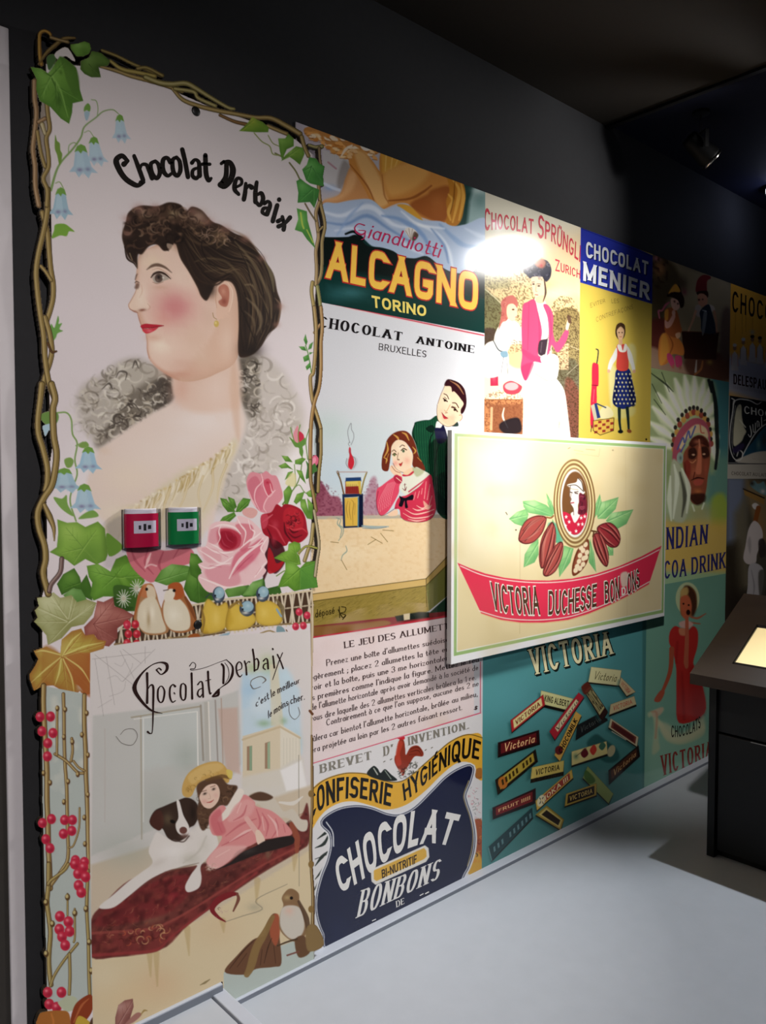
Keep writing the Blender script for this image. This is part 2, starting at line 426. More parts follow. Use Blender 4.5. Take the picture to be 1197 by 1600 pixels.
def letter_quads(text, tv=.18, th=None, serif=0.0, sq=2.0, gap=.16, slant=0.0, space=.34, smallcaps=1.0, grow=0.0):
    """strips of quads in text units, width normalised later: list of (4,2) arrays, total width"""
    th = tv if th is None else th
    quads = []; x = 0.0
    for wi, word in enumerate(text.split(' ')):
        if wi: x += space
        for ci, ch in enumerate(word):
            sc = 1.0 if ci == 0 else smallcaps
            w, sts = glyph(ch)
            ends = []; pieces = []
            for st in sts:
                p = stroke_points(st, sq)
                p = p * [1, 1 - th] + [tv / 2, th / 2]
                pieces.append(p)
            for p in pieces:
                d = np.diff(p, axis=0); L = np.linalg.norm(d, axis=1); d = d / L[:, None]
                closed = np.hypot(*(p[0] - p[-1])) < 1e-3 and len(p) > 4
                wd = np.hypot(tv * np.abs(d[:, 1]), th * np.abs(d[:, 0])) + 2 * grow
                nrm = np.stack([-d[:, 1], d[:, 0]], 1)
                m = len(p); left = np.zeros((m, 2)); right = np.zeros((m, 2))
                for i in range(m):
                    if closed and i in (0, m - 1): n1, n2, w1, w2 = nrm[-1], nrm[0], wd[-1], wd[0]
                    else: n1 = nrm[max(i - 1, 0)]; n2 = nrm[min(i, m - 2)]; w1 = wd[max(i - 1, 0)]; w2 = wd[min(i, m - 2)]
                    b = n1 + n2; bl = np.linalg.norm(b)
                    b = b / bl if bl > .2 else n1
                    k = min(1 / max(b @ n1, .5), 1.6) * (w1 + w2) / 4
                    left[i] = p[i] + b * k; right[i] = p[i] - b * k
                if not closed:
                    for i, sgn, dd in ((0, -1, d[0]), (m - 1, 1, d[-1])):
                        ext = ((th / 2 if abs(dd[1]) > abs(dd[0]) else tv / 2) + grow) * sgn
                        if abs(dd[0]) > .15 and abs(dd[1]) > .3:      # diagonal ends are cut level with the line
                            for arr in (left, right):
                                tgt = p[i][1] + (th / 2 + grow) * np.sign(sgn * dd[1])
                                arr[i] = arr[i] + dd * ((tgt - arr[i][1]) / dd[1])
                        else:
                            left[i] += dd * ext; right[i] += dd * ext
                        e = p[i]
                        if serif > 0:
                            yb = (e[1] - th / 2) / (1 - th)
                            if abs(dd[1]) > .5 and (abs(yb) < .02 or abs(yb - 1) < .02 or abs(yb - .54) < .02) and len(p) < 6 + 99 * (abs(yb - 1) < .02):
                                y0 = e[1] - th / 2 if abs(yb) < .02 else e[1] + th / 2 - serif * .32
                                h2 = serif * .32 + 2 * grow; y0 -= grow; hw = tv / 2 + serif + grow
                                pieces_s = np.array([[e[0] - hw, y0], [e[0] + hw, y0], [e[0] + hw, y0 + h2], [e[0] - hw, y0 + h2]])
                                quads.append((pieces_s * sc * [1, 1]) + [x, 0])
                            elif abs(dd[0]) > .9 and ch in 'EFLTZ' and (i == m - 1 or ch == 'T') and (abs(yb) < .02 or abs(yb - 1) < .02):
                                up = 1 if abs(yb) < .02 else -1
                                ex = e[0] + tv / 2 * sgn
                                pieces_s = np.array([[ex - .06 * sgn, e[1] - th / 2 * up], [ex, e[1] - th / 2 * up], [ex, e[1] + up * (.10 + serif)], [ex - .06 * sgn, e[1] + up * (.06 + serif * .6)]])
                                quads.append(pieces_s * sc + [x, 0])
                for i in range(m - 1):
                    quads.append(np.array([left[i], right[i], right[i + 1], left[i + 1]]) * sc + [x, 0])
            x += (w + tv) * sc + gap
    tot = x - gap
    if slant:
        quads = [q + np.stack([q[:, 1] * slant, 0 * q[:, 1]], 1) for q in quads]
    return quads, tot

def along(p, u):
    p = P(p); p = spline(p, False, 12) if len(p) > 2 else p
    s = np.r_[0, np.cumsum(np.hypot(*np.diff(p, axis=0).T))]; s /= s[-1]
    return np.stack([np.interp(u, s, p[:, 0]), np.interp(u, s, p[:, 1])], -1)

def extend_along(p, u):
    q = along(p, np.clip(u, 0, 1))
    a, b = along(p, np.array([0.0, .02])); c, d = along(p, np.array([.98, 1.0]))
    q = q + np.minimum(u, 0)[..., None] * (b - a) / .02 + np.maximum(u - 1, 0)[..., None] * (d - c) / .02
    return q

def lettering_polys(t):
    """quads in photo coordinates for one lettering record"""
    if 'hand' in t:
        out = []
        for pts, w in t['hand']:
            p = P(pts); ws = np.atleast_1d(np.asarray(w, float))
            q = spline(p, False, 6); r = np.interp(np.linspace(0, 1, len(q)), np.linspace(0, 1, len(ws)), ws) / 2
            d = np.gradient(q, axis=0); d /= np.maximum(np.linalg.norm(d, axis=1), 1e-6)[:, None]
            nn = np.stack([-d[:, 1], d[:, 0]], 1)
            l, rr = q + nn * r[:, None], q - nn * r[:, None]
            out += [np.array([l[i], rr[i], rr[i + 1], l[i + 1]]) for i in range(len(q) - 1)]
            for e, rad in ((q[0], r[0]), (q[-1], r[-1])):
                a = np.linspace(0, 2 * np.pi, 9)[:-1]
                out.append(e + rad * np.stack([np.cos(a), np.sin(a)], 1))
        return out
    k = {x: t[x] for x in ('tv', 'th', 'serif', 'sq', 'gap', 'slant', 'space', 'smallcaps', 'grow') if x in t}
    quads, tot = letter_quads(t['text'], **k)
    out = []
    a = np.array(quads); u = a[..., 0] / tot; v = a[..., 1]
    pr = t.get('persp', 0.0)                       # letters crowd together towards the far end
    if pr: u = u * (1 + pr) / (1 + pr * np.clip(u, 0, 2))
    b, tp = extend_along(t['base'], u), extend_along(t['top'], u)
    q = b + (tp - b) * v[..., None] + np.array(t.get('shift', (0, 0)))
    return list(q)

# ================================================================ artwork of the tall die-cut panel
PANEL_Y = WALL_Y - 0.032
def art_panel():
    A = Art(PANEL_Y, (0.615, 1.56, -0.03, 2.60), 1 / 640, 1 / 660, '4a3c28', opaque=False)
    F = A.frame
    # --- paper
    F(); A.part('printed_background')
    A.poly('72,100 150,104 200,120 262,138 330,168 400,192 462,218 487,240 497,300 494,420 490,560 489,700 487,800 484,930 488,1120 489,1500 350,1600 340,1620 215,1640 74,1640 74,1500 70,1250 66,1060 66,930 74,900 72,760 82,700 74,560 82,420 78,250', 'ded4d6')
    A.fill('72,100 460,220 490,330 480,500 300,480 90,420', 'd8cfce', .6, 30)
    A.fill('75,420 200,420 330,700 90,760', 'd6ccce', .6, 30)
    A.blob(130, 760, 60, 90, 'e9e2e4', .8); A.blob(455, 730, 40, 80, 'ece6e4', .8)
    # --- feather boa, left
    F(.36759, 60, 520); A.part('printed_feather_boa')
    A.fill('470,130 420,110 340,130 260,190 190,230 165,300 185,390 230,450 270,490 400,410 570,290 575,180 520,150', 'a9a093', .8, 22)
    A.fill('400,120 330,150 270,220 250,300 310,330 420,250 560,180', 'b5ada0', .7, 18)
    A.fill('575,185 560,295 480,345 380,400 265,482 245,450 300,380 350,300 400,250 480,200', '6b6257', .8, 14)
    A.fill('575,185 568,292 500,320 470,250 520,190', '4c443e', .85, 9)
    A.curls('470,120 340,120 220,200 160,300 190,420 270,490 400,405 560,300 575,190', 100, ['8c8377', 'd3ccbe', 'e6e0d2', '574e45', 'c4bbab', '6d6458'], (20, 48), (8, 17), .6, 3)
    A.curls('560,200 420,240 260,430 280,480 420,395 565,300', 60, ['38302a', 'ddd4c4', '4a413a', 'b9ad9a', '6a6054'], (18, 36), (7, 14), .7, 4)
    A.curls('340,130 220,210 130,300 150,400 250,440 350,250', 26, ['cfc7bf', 'dcd4cc', 'b0a8a0'], (24, 50), (8, 16), .5, 14)
    for p in ('330,190 345,165 375,170 370,200', '400,150 412,120 425,150', '270,240 300,215 315,240', '440,260 500,245 540,215', '350,330 400,300 430,330', '300,400 350,380 380,400'): A.line(p, [3, 9, 3], '4a423c', .75, 2)
    # --- feather boa, right
    A.fill('850,110 940,90 1030,150 1090,250 1130,350 1110,450 1060,520 1010,600 900,640 880,720 780,760 700,740 730,640 800,560 860,440 840,300', 'c4bbb2', .85, 22)
    A.fill('845,110 940,110 935,200 945,330 905,370 860,300 842,240', '6f675b', .85, 12)
    A.fill('845,130 890,130 880,230 915,350 870,300 845,250', '4a423a', .6, 8)
    A.curls('850,110 940,90 1040,160 1110,290 1110,440 1050,520 1000,600 900,640 860,740 740,750 730,650 830,540 890,400 850,250', 110, ['a59b90', 'd9d1c8', 'ebe5de', '8c8277', 'cbc2b8', 'b5aba0'], (24, 56), (8, 18), .55, 5)
    A.curls('850,120 940,100 950,320 905,365 860,290', 34, ['352e28', 'cfc5b5', '857b6c', '4a423a'], (16, 34), (7, 12), .7, 6)
    # --- bust and dress
    A.part('printed_woman')
    A.fill('575,250 590,270 560,300 480,345 380,410 265,495 235,560 205,640 225,720 290,810 420,850 700,850 760,740 800,600 850,480 880,380 850,250 840,100 700,60 580,160', 'e2cfc4', 1, 9)
    A.blob(700, 380, 170, 90, 'e9dcd6', .9); A.blob(500, 520, 190, 110, 'e6d6cc', .8); A.blob(380, 620, 150, 90, 'ead9c4', .6)
    A.blob(600, 250, 50, 70, 'd8ab98', .55); A.blob(275, 500, 40, 20, 'dcc3ac', .5)
    A.blob(330, 760, 110, 50, 'e6d8c4', .8); A.blob(620, 470, 90, 40, 'e7dad4', .7)
    A.fill('580,180 600,300 680,340 800,330 860,300 842,100 700,40', 'e0c3b2', .9, 14)
    A.blob(610, 240, 40, 60, 'd3a08d', .5); A.blob(640, 180, 60, 30, 'c99684', .55); A.blob(760, 240, 60, 90, 'e6cfc2', .7)
    A.fill('830,100 850,250 856,440 840,440 815,250', 'd4ad92', .5, 8)
    # dress lace
    F(.36759, 60, 520)
    A.fill('830,450 790,500 700,560 640,570 580,610 510,660 430,720 370,740 280,820 300,860 460,880 680,880 700,800 760,720 800,600 850,480', 'd9cdb2', .85, 10)
    rg = np.random.default_rng(8)
    for k in range(90):
        t = rg.random(); bx, by = 838 - 470 * t, 462 + 300 * t ** .9 + rg.uniform(-8, 16); ln = rg.uniform(26, 90) * (.7 + .8 * t); w = rg.uniform(5, 15)
        A.line(np.array([(bx, by), (bx - ln * .10 + rg.uniform(-8, 8), by + ln * .5), (bx - ln * .34, by + ln)]) * .36759 + [60, 520], [w * .5, w, w * .3], ['efe6d2', 'b99d62', 'dccba2', 'c9b27a', 'f3ecdc', 'a48a54'][rg.integers(6)], .5, 3)
    for k in range(40):
        t = rg.random(); bx, by = 838 - 470 * t, 458 + 300 * t ** .9 + rg.uniform(-6, 6); A.blob(bx, by, rg.uniform(5, 12), rg.uniform(4, 8), ['f3ecd8', 'b0935a', 'd6c08c'][k % 3], .7)
    for p in ('560,660 540,720 525,790', '640,620 620,700 590,760', '700,610 680,680 690,740', '740,580 740,660 700,760', '520,690 490,740 500,790', '800,560 770,640 760,720'):
        A.line(p, [10, 8, 4], 'bd9f62', .5, 3); A.line(p, [3, 4, 2], 'efe6cc', .6, 2)
    A.fill('290,820 375,780 380,900 330,905', 'b8ada0', .8, 6)
    # --- head
    F(.25898, 160, 300)
    A.fill('210,440 205,480 198,540 202,580 195,610 170,660 157,682 165,705 200,722 215,742 222,775 230,800 240,820 240,840 262,858 266,880 270,920 270,960 285,1010 330,1060 400,1108 470,1140 560,1140 680,1100 815,1000 830,700 800,480 600,300 400,300 240,360', 'dcb8a2', 1, 2.2, edge=('c49a82', 60, .5))
    A.fill('240,370 300,340 440,350 540,520 600,640 680,660 700,760 640,900 560,1000 480,1080 380,1080 300,1030 280,960 275,880 280,820 240,740 215,560', 'e8cdbd', .8, 12)
    A.blob(300, 420, 90, 60, 'e9d2b8', .8); A.blob(480, 560, 90, 90, 'efdcc8', .7); A.blob(245, 620, 36, 70, 'efdccb', .9)
    A.blob(430, 690, 165, 140, 'd28c88', .75); A.blob(440, 700, 105, 95, 'c9747a', .45); A.blob(360, 770, 70, 50, 'd9968a', .45)
    A.blob(350, 930, 70, 55, 'f0e0cd', .85); A.blob(310, 880, 60, 22, 'd5a690', .6)
    A.blob(560, 880, 110, 110, 'dcbba6', .75); A.blob(500, 1040, 130, 50, 'd2a794', .6); A.blob(640, 760, 60, 90, 'd8b7a4', .7)
    A.blob(470, 1100, 120, 30, 'c8917d', .55); A.blob(600, 1000, 80, 70, 'dcbfa9', .6); A.blob(750, 900, 50, 130, 'e6cbb8', .7)
    A.line('283,1000 330,1055 400,1105 460,1130', [6, 16, 20, 8], 'c18872', .4, 12)
    # nose, mouth
    A.fill('196,608 172,655 158,680 164,705 190,718 214,728 240,710 268,712 285,680 265,650 240,600 215,570', 'ead3c0', .8, 5)
    A.blob(240, 712, 28, 10, '7a4636', .85, -6); A.blob(200, 720, 20, 7, '9d6a56', .6, 12); A.line('272,672 288,695 276,712', [3, 5, 2], 'c4937c', .6, 2)
    A.blob(225, 650, 22, 46, 'ecd8c6', .75); A.line('204,590 196,612 172,655 158,682 166,706', [3, 5, 5, 4], 'b98a72', .8, 3); A.line('166,706 190,720 214,730', [4, 7, 4], '9a6450', .8, 3)
    A.line('213,738 222,768 232,798', [4, 7, 5], 'b07a64', .75, 3); A.line('262,860 270,900 271,950 283,1000', [4, 7, 8], 'c0907a', .7, 4)
    A.fill('230,806 258,795 290,797 330,800 372,806 340,815 300,822 262,822 240,824', 'b52535', 1, 1.4)
    A.fill('240,824 270,826 320,819 338,817 316,836 288,850 264,854 248,842', 'c93c48', 1, 1.4)
    A.line('238,822 280,821 330,814 370,806', [2, 4, 2], '6d1620', .9, 1); A.blob(285, 838, 24, 9, 'e58088', .7)
    # near eye, far eye, brows
    A.line('268,468 300,446 335,440 378,455 418,486', [4, 17, 20, 13, 3], '5a4336', .85, 5)
    A.fill('302,520 318,500 345,492 375,500 402,524 378,534 345,548 318,548', 'b3a598', 1, 3)
    A.blob(340, 519, 24, 27, '5a4840', .95, hard=1); A.blob(340, 514, 13, 15, '1d1513', .9); A.blob(366, 517, 7, 7, 'eee8e0', .9); A.blob(332, 532, 12, 8, '8a766a', .6)
    A.line('294,516 312,494 342,484 376,494 412,524', [6, 13, 14, 12, 4], '31211a', .95, 3); A.line('304,544 330,553 366,543', [3, 5, 3], '9a7462', .8, 3); A.blob(350, 575, 60, 16, 'cfa48e', .6)
    A.line('300,470 340,462 390,490 420,520', [2, 5, 5, 2], 'b08a74', .6, 2)
    A.fill('194,578 206,552 222,552 220,576 208,586', '6a4e42', .8, 6); A.line('196,548 206,540 222,546', [4, 6, 3], '35251e', .8, 3); A.line('198,528 206,502 213,494', [6, 9, 3], '5a4236', .7, 4)
    A.line('235,560 240,600 222,640', [4, 7, 3], 'd1a68c', .5, 3)
    # ear
    A.part('printed_woman')
    A.fill('690,560 720,540 755,542 785,590 782,650 770,720 740,755 705,768 685,742 688,690 680,650 684,600', 'e3bfa9', 1, 2)
    A.fill('705,570 735,556 762,580 765,640 750,690 715,685 700,660 722,640 700,600', 'b06a56', .85, 3); A.blob(735, 660, 22, 26, '8a4338', .7); A.blob(730, 600, 16, 24, 'd29a82', .8)
    A.line('755,546 785,595 782,660 765,720', [3, 6, 5, 3], 'f0d8c4', .8, 1.5)
    A.line('690,562 684,640 690,700', [3, 4, 2], 'c08f78', .7, 1.5)
    A.line('666,730 672,755 690,768', 3, '8a6a2c', .9, 1); A.blob(688, 795, 15, 20, 'cdb060', 1, hard=1); A.blob(684, 790, 7, 9, 'efe0a0', .9)
    # hair
    A.part('printed_hair')
    A.fill('212,462 196,430 160,400 132,330 118,260 140,180 160,120 230,82 330,85 400,62 470,75 505,115 540,88 600,110 660,175 720,200 800,250 880,285 960,390 1030,490 1055,600 1078,680 1060,800 1000,860 960,930 900,985 830,996 818,930 822,800 815,640 790,560 750,536 690,545 660,600 630,655 596,630 570,570 520,480 470,400 440,310 410,345 370,355 330,318 280,330 240,375 214,380', '2b1e17', 1, 4, edge=('5a4030', 16, .5))
    ga, gb = spline(P('540,120 700,200 860,270 980,390 1060,600 1055,800 960,930'), False, 6), spline(P('470,330 560,540 640,600 760,520 828,640 830,800 850,960'), False, 6)
    ga, gb = ga[np.linspace(0, len(ga) - 1, 7).astype(int)], gb[np.linspace(0, len(gb) - 1, 7).astype(int)]
    rg = np.random.default_rng(17)
    for k in range(95):
        t = rg.uniform(.03, .97); a = ga * (1 - t) + gb * t + rg.normal(0, 7, ga.shape); i0 = rg.integers(0, 3); w = rg.uniform(4, 12)
        A.line(a[i0:i0 + 5] * .25898 + [160, 300], [w * .3, w, w * .4], ['170e0a', '4a3828', '6b5640', '241812', '80694c', '3a2a1e'][rg.integers(6)] if t < .7 else ['170e0a', '33241a', '3f2d20'][k % 3], .5, 4)
    A.fill('230,110 330,100 420,80 500,130 560,105 640,180 560,210 440,190 330,170 220,180', '5a4334', .6, 10)
    A.blob(430, 130, 30, 28, '9c8768', .85); A.blob(585, 150, 55, 50, 'a98a78', .75); A.blob(700, 270, 50, 60, '7a6248', .7); A.blob(250, 120, 60, 26, '7d6154', .7)
    A.blob(690, 330, 130, 60, '1e140f', .7, 20); A.blob(650, 590, 40, 50, '241a14', .8); A.blob(900, 950, 80, 60, '1b110d', .8); A.blob(470, 260, 60, 80, '1c120d', .7); A.blob(200, 330, 50, 60, '1d130e', .6)
    for p, c, w in (('560,420 640,400 760,430 860,560 930,700 960,850', '6b5a40', 8), ('620,480 720,470 800,500 850,600', '5d4c36', 8), ('800,300 880,390 960,520 1010,640 1020,760', '7d6c50', 12), ('830,360 890,470 930,600 940,680', '6e5e46', 9),
                    ('870,640 930,700 960,780 930,860', '85745a', 12), ('860,720 910,770 920,850', '6f5f48', 8), ('980,420 1020,500 1035,600', '8a8060', 13), ('940,600 990,700 1000,800', '6d5c42', 8), ('860,560 900,560 920,590', '9c8868', 6),
                    ('660,300 720,250 740,300 690,340', '8c7352', 7), ('480,230 540,290 620,320 680,300', '5c4734', 8), ('1040,640 1076,690 1056,800', 'a98a70', 7), ('760,220 860,270 940,350', '8d7460', 9)):
        A.line(p, [w * .6, w * 1.9, w * .5], c, .6, 7)
    for p, w in (('810,320 870,440 900,560', 10), ('700,210 600,300 640,420 760,500', 9), ('830,690 880,800 930,920', 12), ('960,640 1000,760 960,860', 10), ('530,340 600,420 700,450', 10), ('1000,560 1050,680 1020,800', 7)):
        A.line(p, [w * .4, w, w * .4], '1a110c', .65, 3)
    A.curls('160,110 330,85 470,80 520,140 480,330 400,340 330,310 240,360 150,340 125,250', 60, ['5a4132', '1a100b', '7a5f4c', '22160f', '9a8068', '140c08', '6a5040'], (22, 50), (9, 20), .6, 11)
    A.curls('520,110 640,150 720,220 820,290 700,340 560,260', 30, ['9a7c66', '2a1b14', 'b59784', '4a3426', '7a6048'], (22, 46), (7, 15), .55, 12)
    A.line('135,330 150,400 190,430 205,455', [8, 12, 9, 3], '2a1c15', .9, 2); A.line('165,370 180,410', 7, 'a08a6a', .6, 2)
    A.line('380,300 372,340 400,355', [8, 9, 4], '2a1c15', .9, 2)
    A.fill('390,310 425,320 430,350 395,340', 'd9bfa8', .6, 3)
    for x, y, r in ((150, 250, 26), (150, 160, 30), (220, 95, 34), (320, 92, 30), (540, 110, 30), (640, 180, 34), (740, 225, 36), (860, 285, 30), (960, 400, 26), (1072, 690, 26), (1050, 800, 22)): A.blob(x, y, r * 1.3, r, 'a8766a', .42)
    for k in range(16): A.blob(230 + 22 * k, 150 + (k % 4) * 34, 16, 12, ['7a5c48', '140c09', '96785e'][k % 3], .5)
    # --- harebells, top left
    F(.18379, 40, 40); A.part('printed_flowers')
    def bell(x, y, w, h, lean=0.0, face='b0c6d2'):
        p = np.array([(-.28, 0), (.28, 0), (.36, .35), (.46, .7), (.75, .95), (.42, .93), (.25, 1.16), (0, .92), (-.25, 1.12), (-.4, .9), (-.72, .9), (-.46, .66), (-.36, .3)]) * [w, h] + [x, y]
        p[:, 0] += (p[:, 1] - y) * lean
        q = p * A.fr[0] + [A.fr[1], A.fr[2]]
        A.fill(q, face, 1, 1, False); A.fill((q - q.mean(0)) * [.5, .8] + q.mean(0) + [-w * .02, 0], 'b4ccd6', .6, 3, False)
        A.blob(x - w * .16 + lean * h * .8, y + h * .82, w * .2, h * .1, '7a6f92', .75); A.blob(x + w * .25 + lean * h * .8, y + h * .8, w * .18, h * .1, '7b7898', .7)
        A.fill(np.array([(-.34, .12), (-.2, -.12), (0, -.2), (.22, -.12), (.34, .14), (.1, .06), (0, .18), (-.14, .06)]) * [w, h] * A.fr[0] + [x * A.fr[0] + A.fr[1], y * A.fr[0] + A.fr[2]], '6f9a45', 1, 1, False)
    A.line('215,1400 260,1240 310,1150 400,1050 470,950 500,860 600,780 660,730 740,715 790,750', [22, 17, 15, 12, 10, 7], '7f9c5c')
    A.line('365,1080 370,1020 410,995 440,1010', 8, '86a263'); A.line('610,770 615,700 600,640 560,630', 7, '86a263'); A.line('500,910 540,895 575,940', 6, '8aa468'); A.line('255,1340 290,1330 320,1380', 8, '8aa468')
    A.fill('252,930 268,980 290,1000 296,1060 312,1100 290,1190 268,1100 248,1040', '73933f', 1, 3)
    bell(800, 790, 110, 185, .08); bell(580, 980, 130, 190, .16); bell(470, 1050, 165, 215, .1, 'a8c0ce')
    A.fill('500,690 530,660 552,690 545,730 520,720 496,730', '6f9a45'); A.fill('500,735 545,735 528,800 510,800', 'a3bcc8')
    F(.2, 40, 300); bell(275, 0, 130, 190, 0, '9bb8c6')
    A.fill('232,255 300,248 345,275 382,310 340,308 320,345 270,340 205,362 222,300', '76a23c', 1, 3)
    A.fill('252,970 262,1000 258,1030 285,1025 265,1070 292,1085 250,1105 235,1140 195,1185 190,1110 200,1030 225,1060', '6a9a4a', 1, 3)
    # harebells, lower left
    F(.36759, 60, 520)
    A.line('80,340 120,340 140,370 145,430 165,470 155,540 165,600 145,660 135,720 160,800', 7, '83a05f'); A.line('160,480 190,465', 6, '83a05f')
    A.fill('10,350 40,335 80,340 85,370 60,400 20,380', '6a8c46', 1, 2); A.fill('20,395 70,385 60,420 45,415 30,440 22,420', 'a8c2ce', 1, 2)
    bell(212, 500, 80, 85, 0, '9dbdd0'); bell(110, 590, 100, 80, .1, '9fbccb'); bell(195, 660, 90, 95, .05, 'a3bfd0')
    A.fill('110,540 135,530 150,545 140,570 120,572', '7c9c50', 1, 2); A.fill('170,480 200,462 215,480 190,490', '7c9c50', 1, 2)
    A.fill('64,700 100,705 120,690 125,730 150,780 100,750', '7aa04e', 1, 2); A.fill('170,790 200,765 235,755 255,780 200,790', '7aa04e', 1, 2)
    # --- rose garden over the bird trellis
    F(.21721, 40, 780); A.part('printed_ivy')
    A.fill('580,250 640,280 700,350 600,410', '6f9a3c', 1, 3)
    A.leaf('228,145 300,170 370,165 430,200 520,160 570,210 580,300 590,400 575,440 510,470 430,430 350,480 300,440 172,380 225,345 235,240', '86ad48', '5f8634', 'a3c262', ('415,350 290,205', '415,350 510,220', '415,350 260,385', '415,350 515,460', '415,350 345,455'))
    A.leaf('225,610 270,540 350,495 390,560 400,600 440,540 475,640 480,730 400,690 350,640 260,690', '4f7a2c', '375a1e', '6f9a40', ('390,600 280,640',))
    A.leaf('440,480 520,465 610,520 650,430 720,400 790,470 885,545 840,590 750,590 700,640 680,700 560,700 490,730 465,690 480,600 455,560', '6f9f3a', '4a7426', '8fba58', ('640,560 470,520', '640,560 700,480', '640,560 860,550', '640,560 550,640'))
    A.leaf('640,530 700,560 760,590 820,560 860,585 830,640 720,650 690,620', '6b9836', '46701f', '8cb650', ('650,560 840,570',))
    A.leaf('270,690 340,640 400,650 440,720 360,760 300,720', '6d9850', '56803c', '88b068')
    A.fill('640,620 780,640 830,700 800,800 680,790 640,720', '3d5f24', 1, 3); A.fill('640,700 700,760 780,780 700,810 620,740', '2f4a1c', 1, 4)
    for cx, cy in ((705, 715), (800, 640)):
        for k in range(14):
            a = k * 2 * math.pi / 14; A.line(np.array([(cx, cy), (cx + 52 * math.cos(a), cy + 66 * math.sin(a))]) * .21721 + [40, 780], [9, 13, 4], 'dcdad2', .9)
        A.blob(cx, cy, 14, 16, 'b9b29c', 1, hard=1)
    # pink rose behind the small boxes and leaves under
    A.each('printed_rose')
    A.fill('730,330 860,330 1000,370 1180,350 1200,450 1000,520 900,600 760,480', 'c9707a', 1, 4)
    for p in ('760,360 790,440 860,520', '880,360 860,460 920,540', '990,380 960,470 990,540', '1100,360 1060,430'):
        A.line(p, [10, 20, 6], 'a84c5a', .7, 2); 
    A.line('900,390 880,440 860,500', [10, 22, 5], 'eec6c4', .8, 2); A.line('860,490 900,470 940,480', 12, 'e9bdbc', .8, 2)
    F(.26733, 180, 880); A.part('printed_ivy')
    A.leaf('228,105 270,40 330,5 420,15 470,30 440,90 380,110 300,130', '6d9a48', '48742a', '93bc70', ('240,105 450,40',))
    A.leaf('440,0 480,0 520,90 560,160 600,230 500,240 440,220 400,150', '4d7a2c', '34581c', '6f9c44', ('480,90 490,220',))
    A.leaf('690,160 720,90 770,110 800,160 870,80 880,150 960,130 980,200 880,210 760,200', '4a7632', '30541e', '6f9c4c')
    A.leaf('640,160 700,110 740,90 770,150 730,190 660,200', '6c9848', '4c7430', '8ab468'); A.leaf('740,190 800,110 865,90 860,150 800,190', '7aa656', '527c38', '98c078')
    F(.2, 280, 640)
    A.leaf('90,1120 140,1130 190,1200 150,1330 90,1290 80,1200', '55832e', '395f1e', '7ca850')
    # leaf sprays and buds
    for o, v in (('295,905 340,840 430,800 445,830 390,880', '300,900 430,815'), ('320,690 370,700 430,780 440,800 380,800 340,750', '330,700 430,790'), ('380,680 430,700 450,760 430,780 395,740', '390,690 430,770'), ('440,800 460,740 500,690 560,700 540,750 480,800', '450,800 550,705')):
        A.leaf(o, '5f8f36', '3f6a22', '83b055', (v,))
    A.line('955,260 960,400 930,560 850,680 810,740', [6, 8, 12], '5d7d34'); A.line('900,430 910,560 900,610', 6, '70903f'); A.line('1015,150 990,250 1005,390', 7, '5d8a3c'); A.line('900,610 940,590 985,650 1070,680', 6, '6d8d45')
    for o in ('800,360 850,365 885,410 830,405', '775,440 830,415 890,470 850,455 800,460', '905,395 960,375 990,385 950,430 905,425', '915,470 960,480 990,580 945,530', '825,550 850,490 890,480 870,520', '815,640 860,585 885,640 850,740 825,740', '895,720 920,660 980,640 960,700 915,740', '990,650 1030,625 1075,660 1060,690 1010,680', '945,700 985,700 1010,790 1040,780 1045,860 1000,850 950,760', '1000,690 1045,740 1050,800 1010,790'):
        A.leaf(o, '6d9a3c', '4a752a', '93b85c')
    A.fill('830,580 870,500 910,510 905,600', 'dcd39a', .8, 4)
    # rosebuds
    A.fill('890,240 895,180 925,125 940,180 970,195 972,240 950,280 920,290', 'd98c98', 1, 2); A.fill('935,170 970,195 974,240 948,278 930,230', 'c32945', 1, 2)
    A.fill('860,215 895,240 925,260 960,240 985,220 985,270 965,290 970,330 960,370 940,340 935,300 905,290 880,250', '5f8a3a', 1, 2); A.line('870,140 885,200 900,250', 7, '6a9444'); A.line('945,120 930,190 935,260', 7, '6a9444')
    A.fill('1020,430 1030,380 1065,355 1090,385 1085,420 1050,450', 'd2607c', 1, 2); A.fill('1030,400 1060,370 1070,400 1045,430', 'e89cac', .8, 2); A.fill('990,540 1000,450 990,400 1030,440 1060,420 1085,470 1110,400 1100,470 1060,490 1030,520', '3f7030', 1, 2)
    # bud rose, dark roses
    A.each('printed_rose'); A.fill('525,560 560,490 640,500 680,480 720,510 760,520 790,590 810,680 770,740 720,800 640,800 580,740 545,660', 'd98e98', 1, 3)
    A.fill('540,560 600,520 640,600 600,700 570,700 545,640', 'ca6b7c', .8, 4); A.fill('640,560 660,540 740,630 690,700 640,790 590,720 600,630 650,600', 'd47686', .8, 3)
    A.fill('660,560 700,540 730,600 720,660 690,680 665,620', 'c9475c', .8, 3); A.blob(690, 570, 16, 14, 'b3243c', .9)
    for p in ('640,500 650,560 600,620 590,700 630,790', '655,545 660,600 700,680 750,630', '750,630 690,690 660,760 680,800', '545,640 575,720 600,760', '710,580 725,640 740,640'): A.line(p, [5, 11, 4], 'f0c6c8', .85, 2)
    A.fill('500,780 560,765 610,790 600,830 560,850 500,820', 'dba6a0', 1, 3)
    A.each('printed_rose'); A.fill('640,830 720,800 760,740 800,760 820,740 880,745 950,780 985,840 1000,930 1005,980 960,1030 900,1050 860,1030 840,1060 800,1070 760,1090 720,1060 690,1000 650,950', '9c1728', 1, 3)
    A.fill('670,1010 800,1050 830,1180 760,1280 700,1260 660,1330 650,1180', '3b0c14', .9, 5); A.fill('700,1080 730,1120 760,1200 820,1180 780,1250 700,1280 690,1180', 'b01a24', .9, 3)
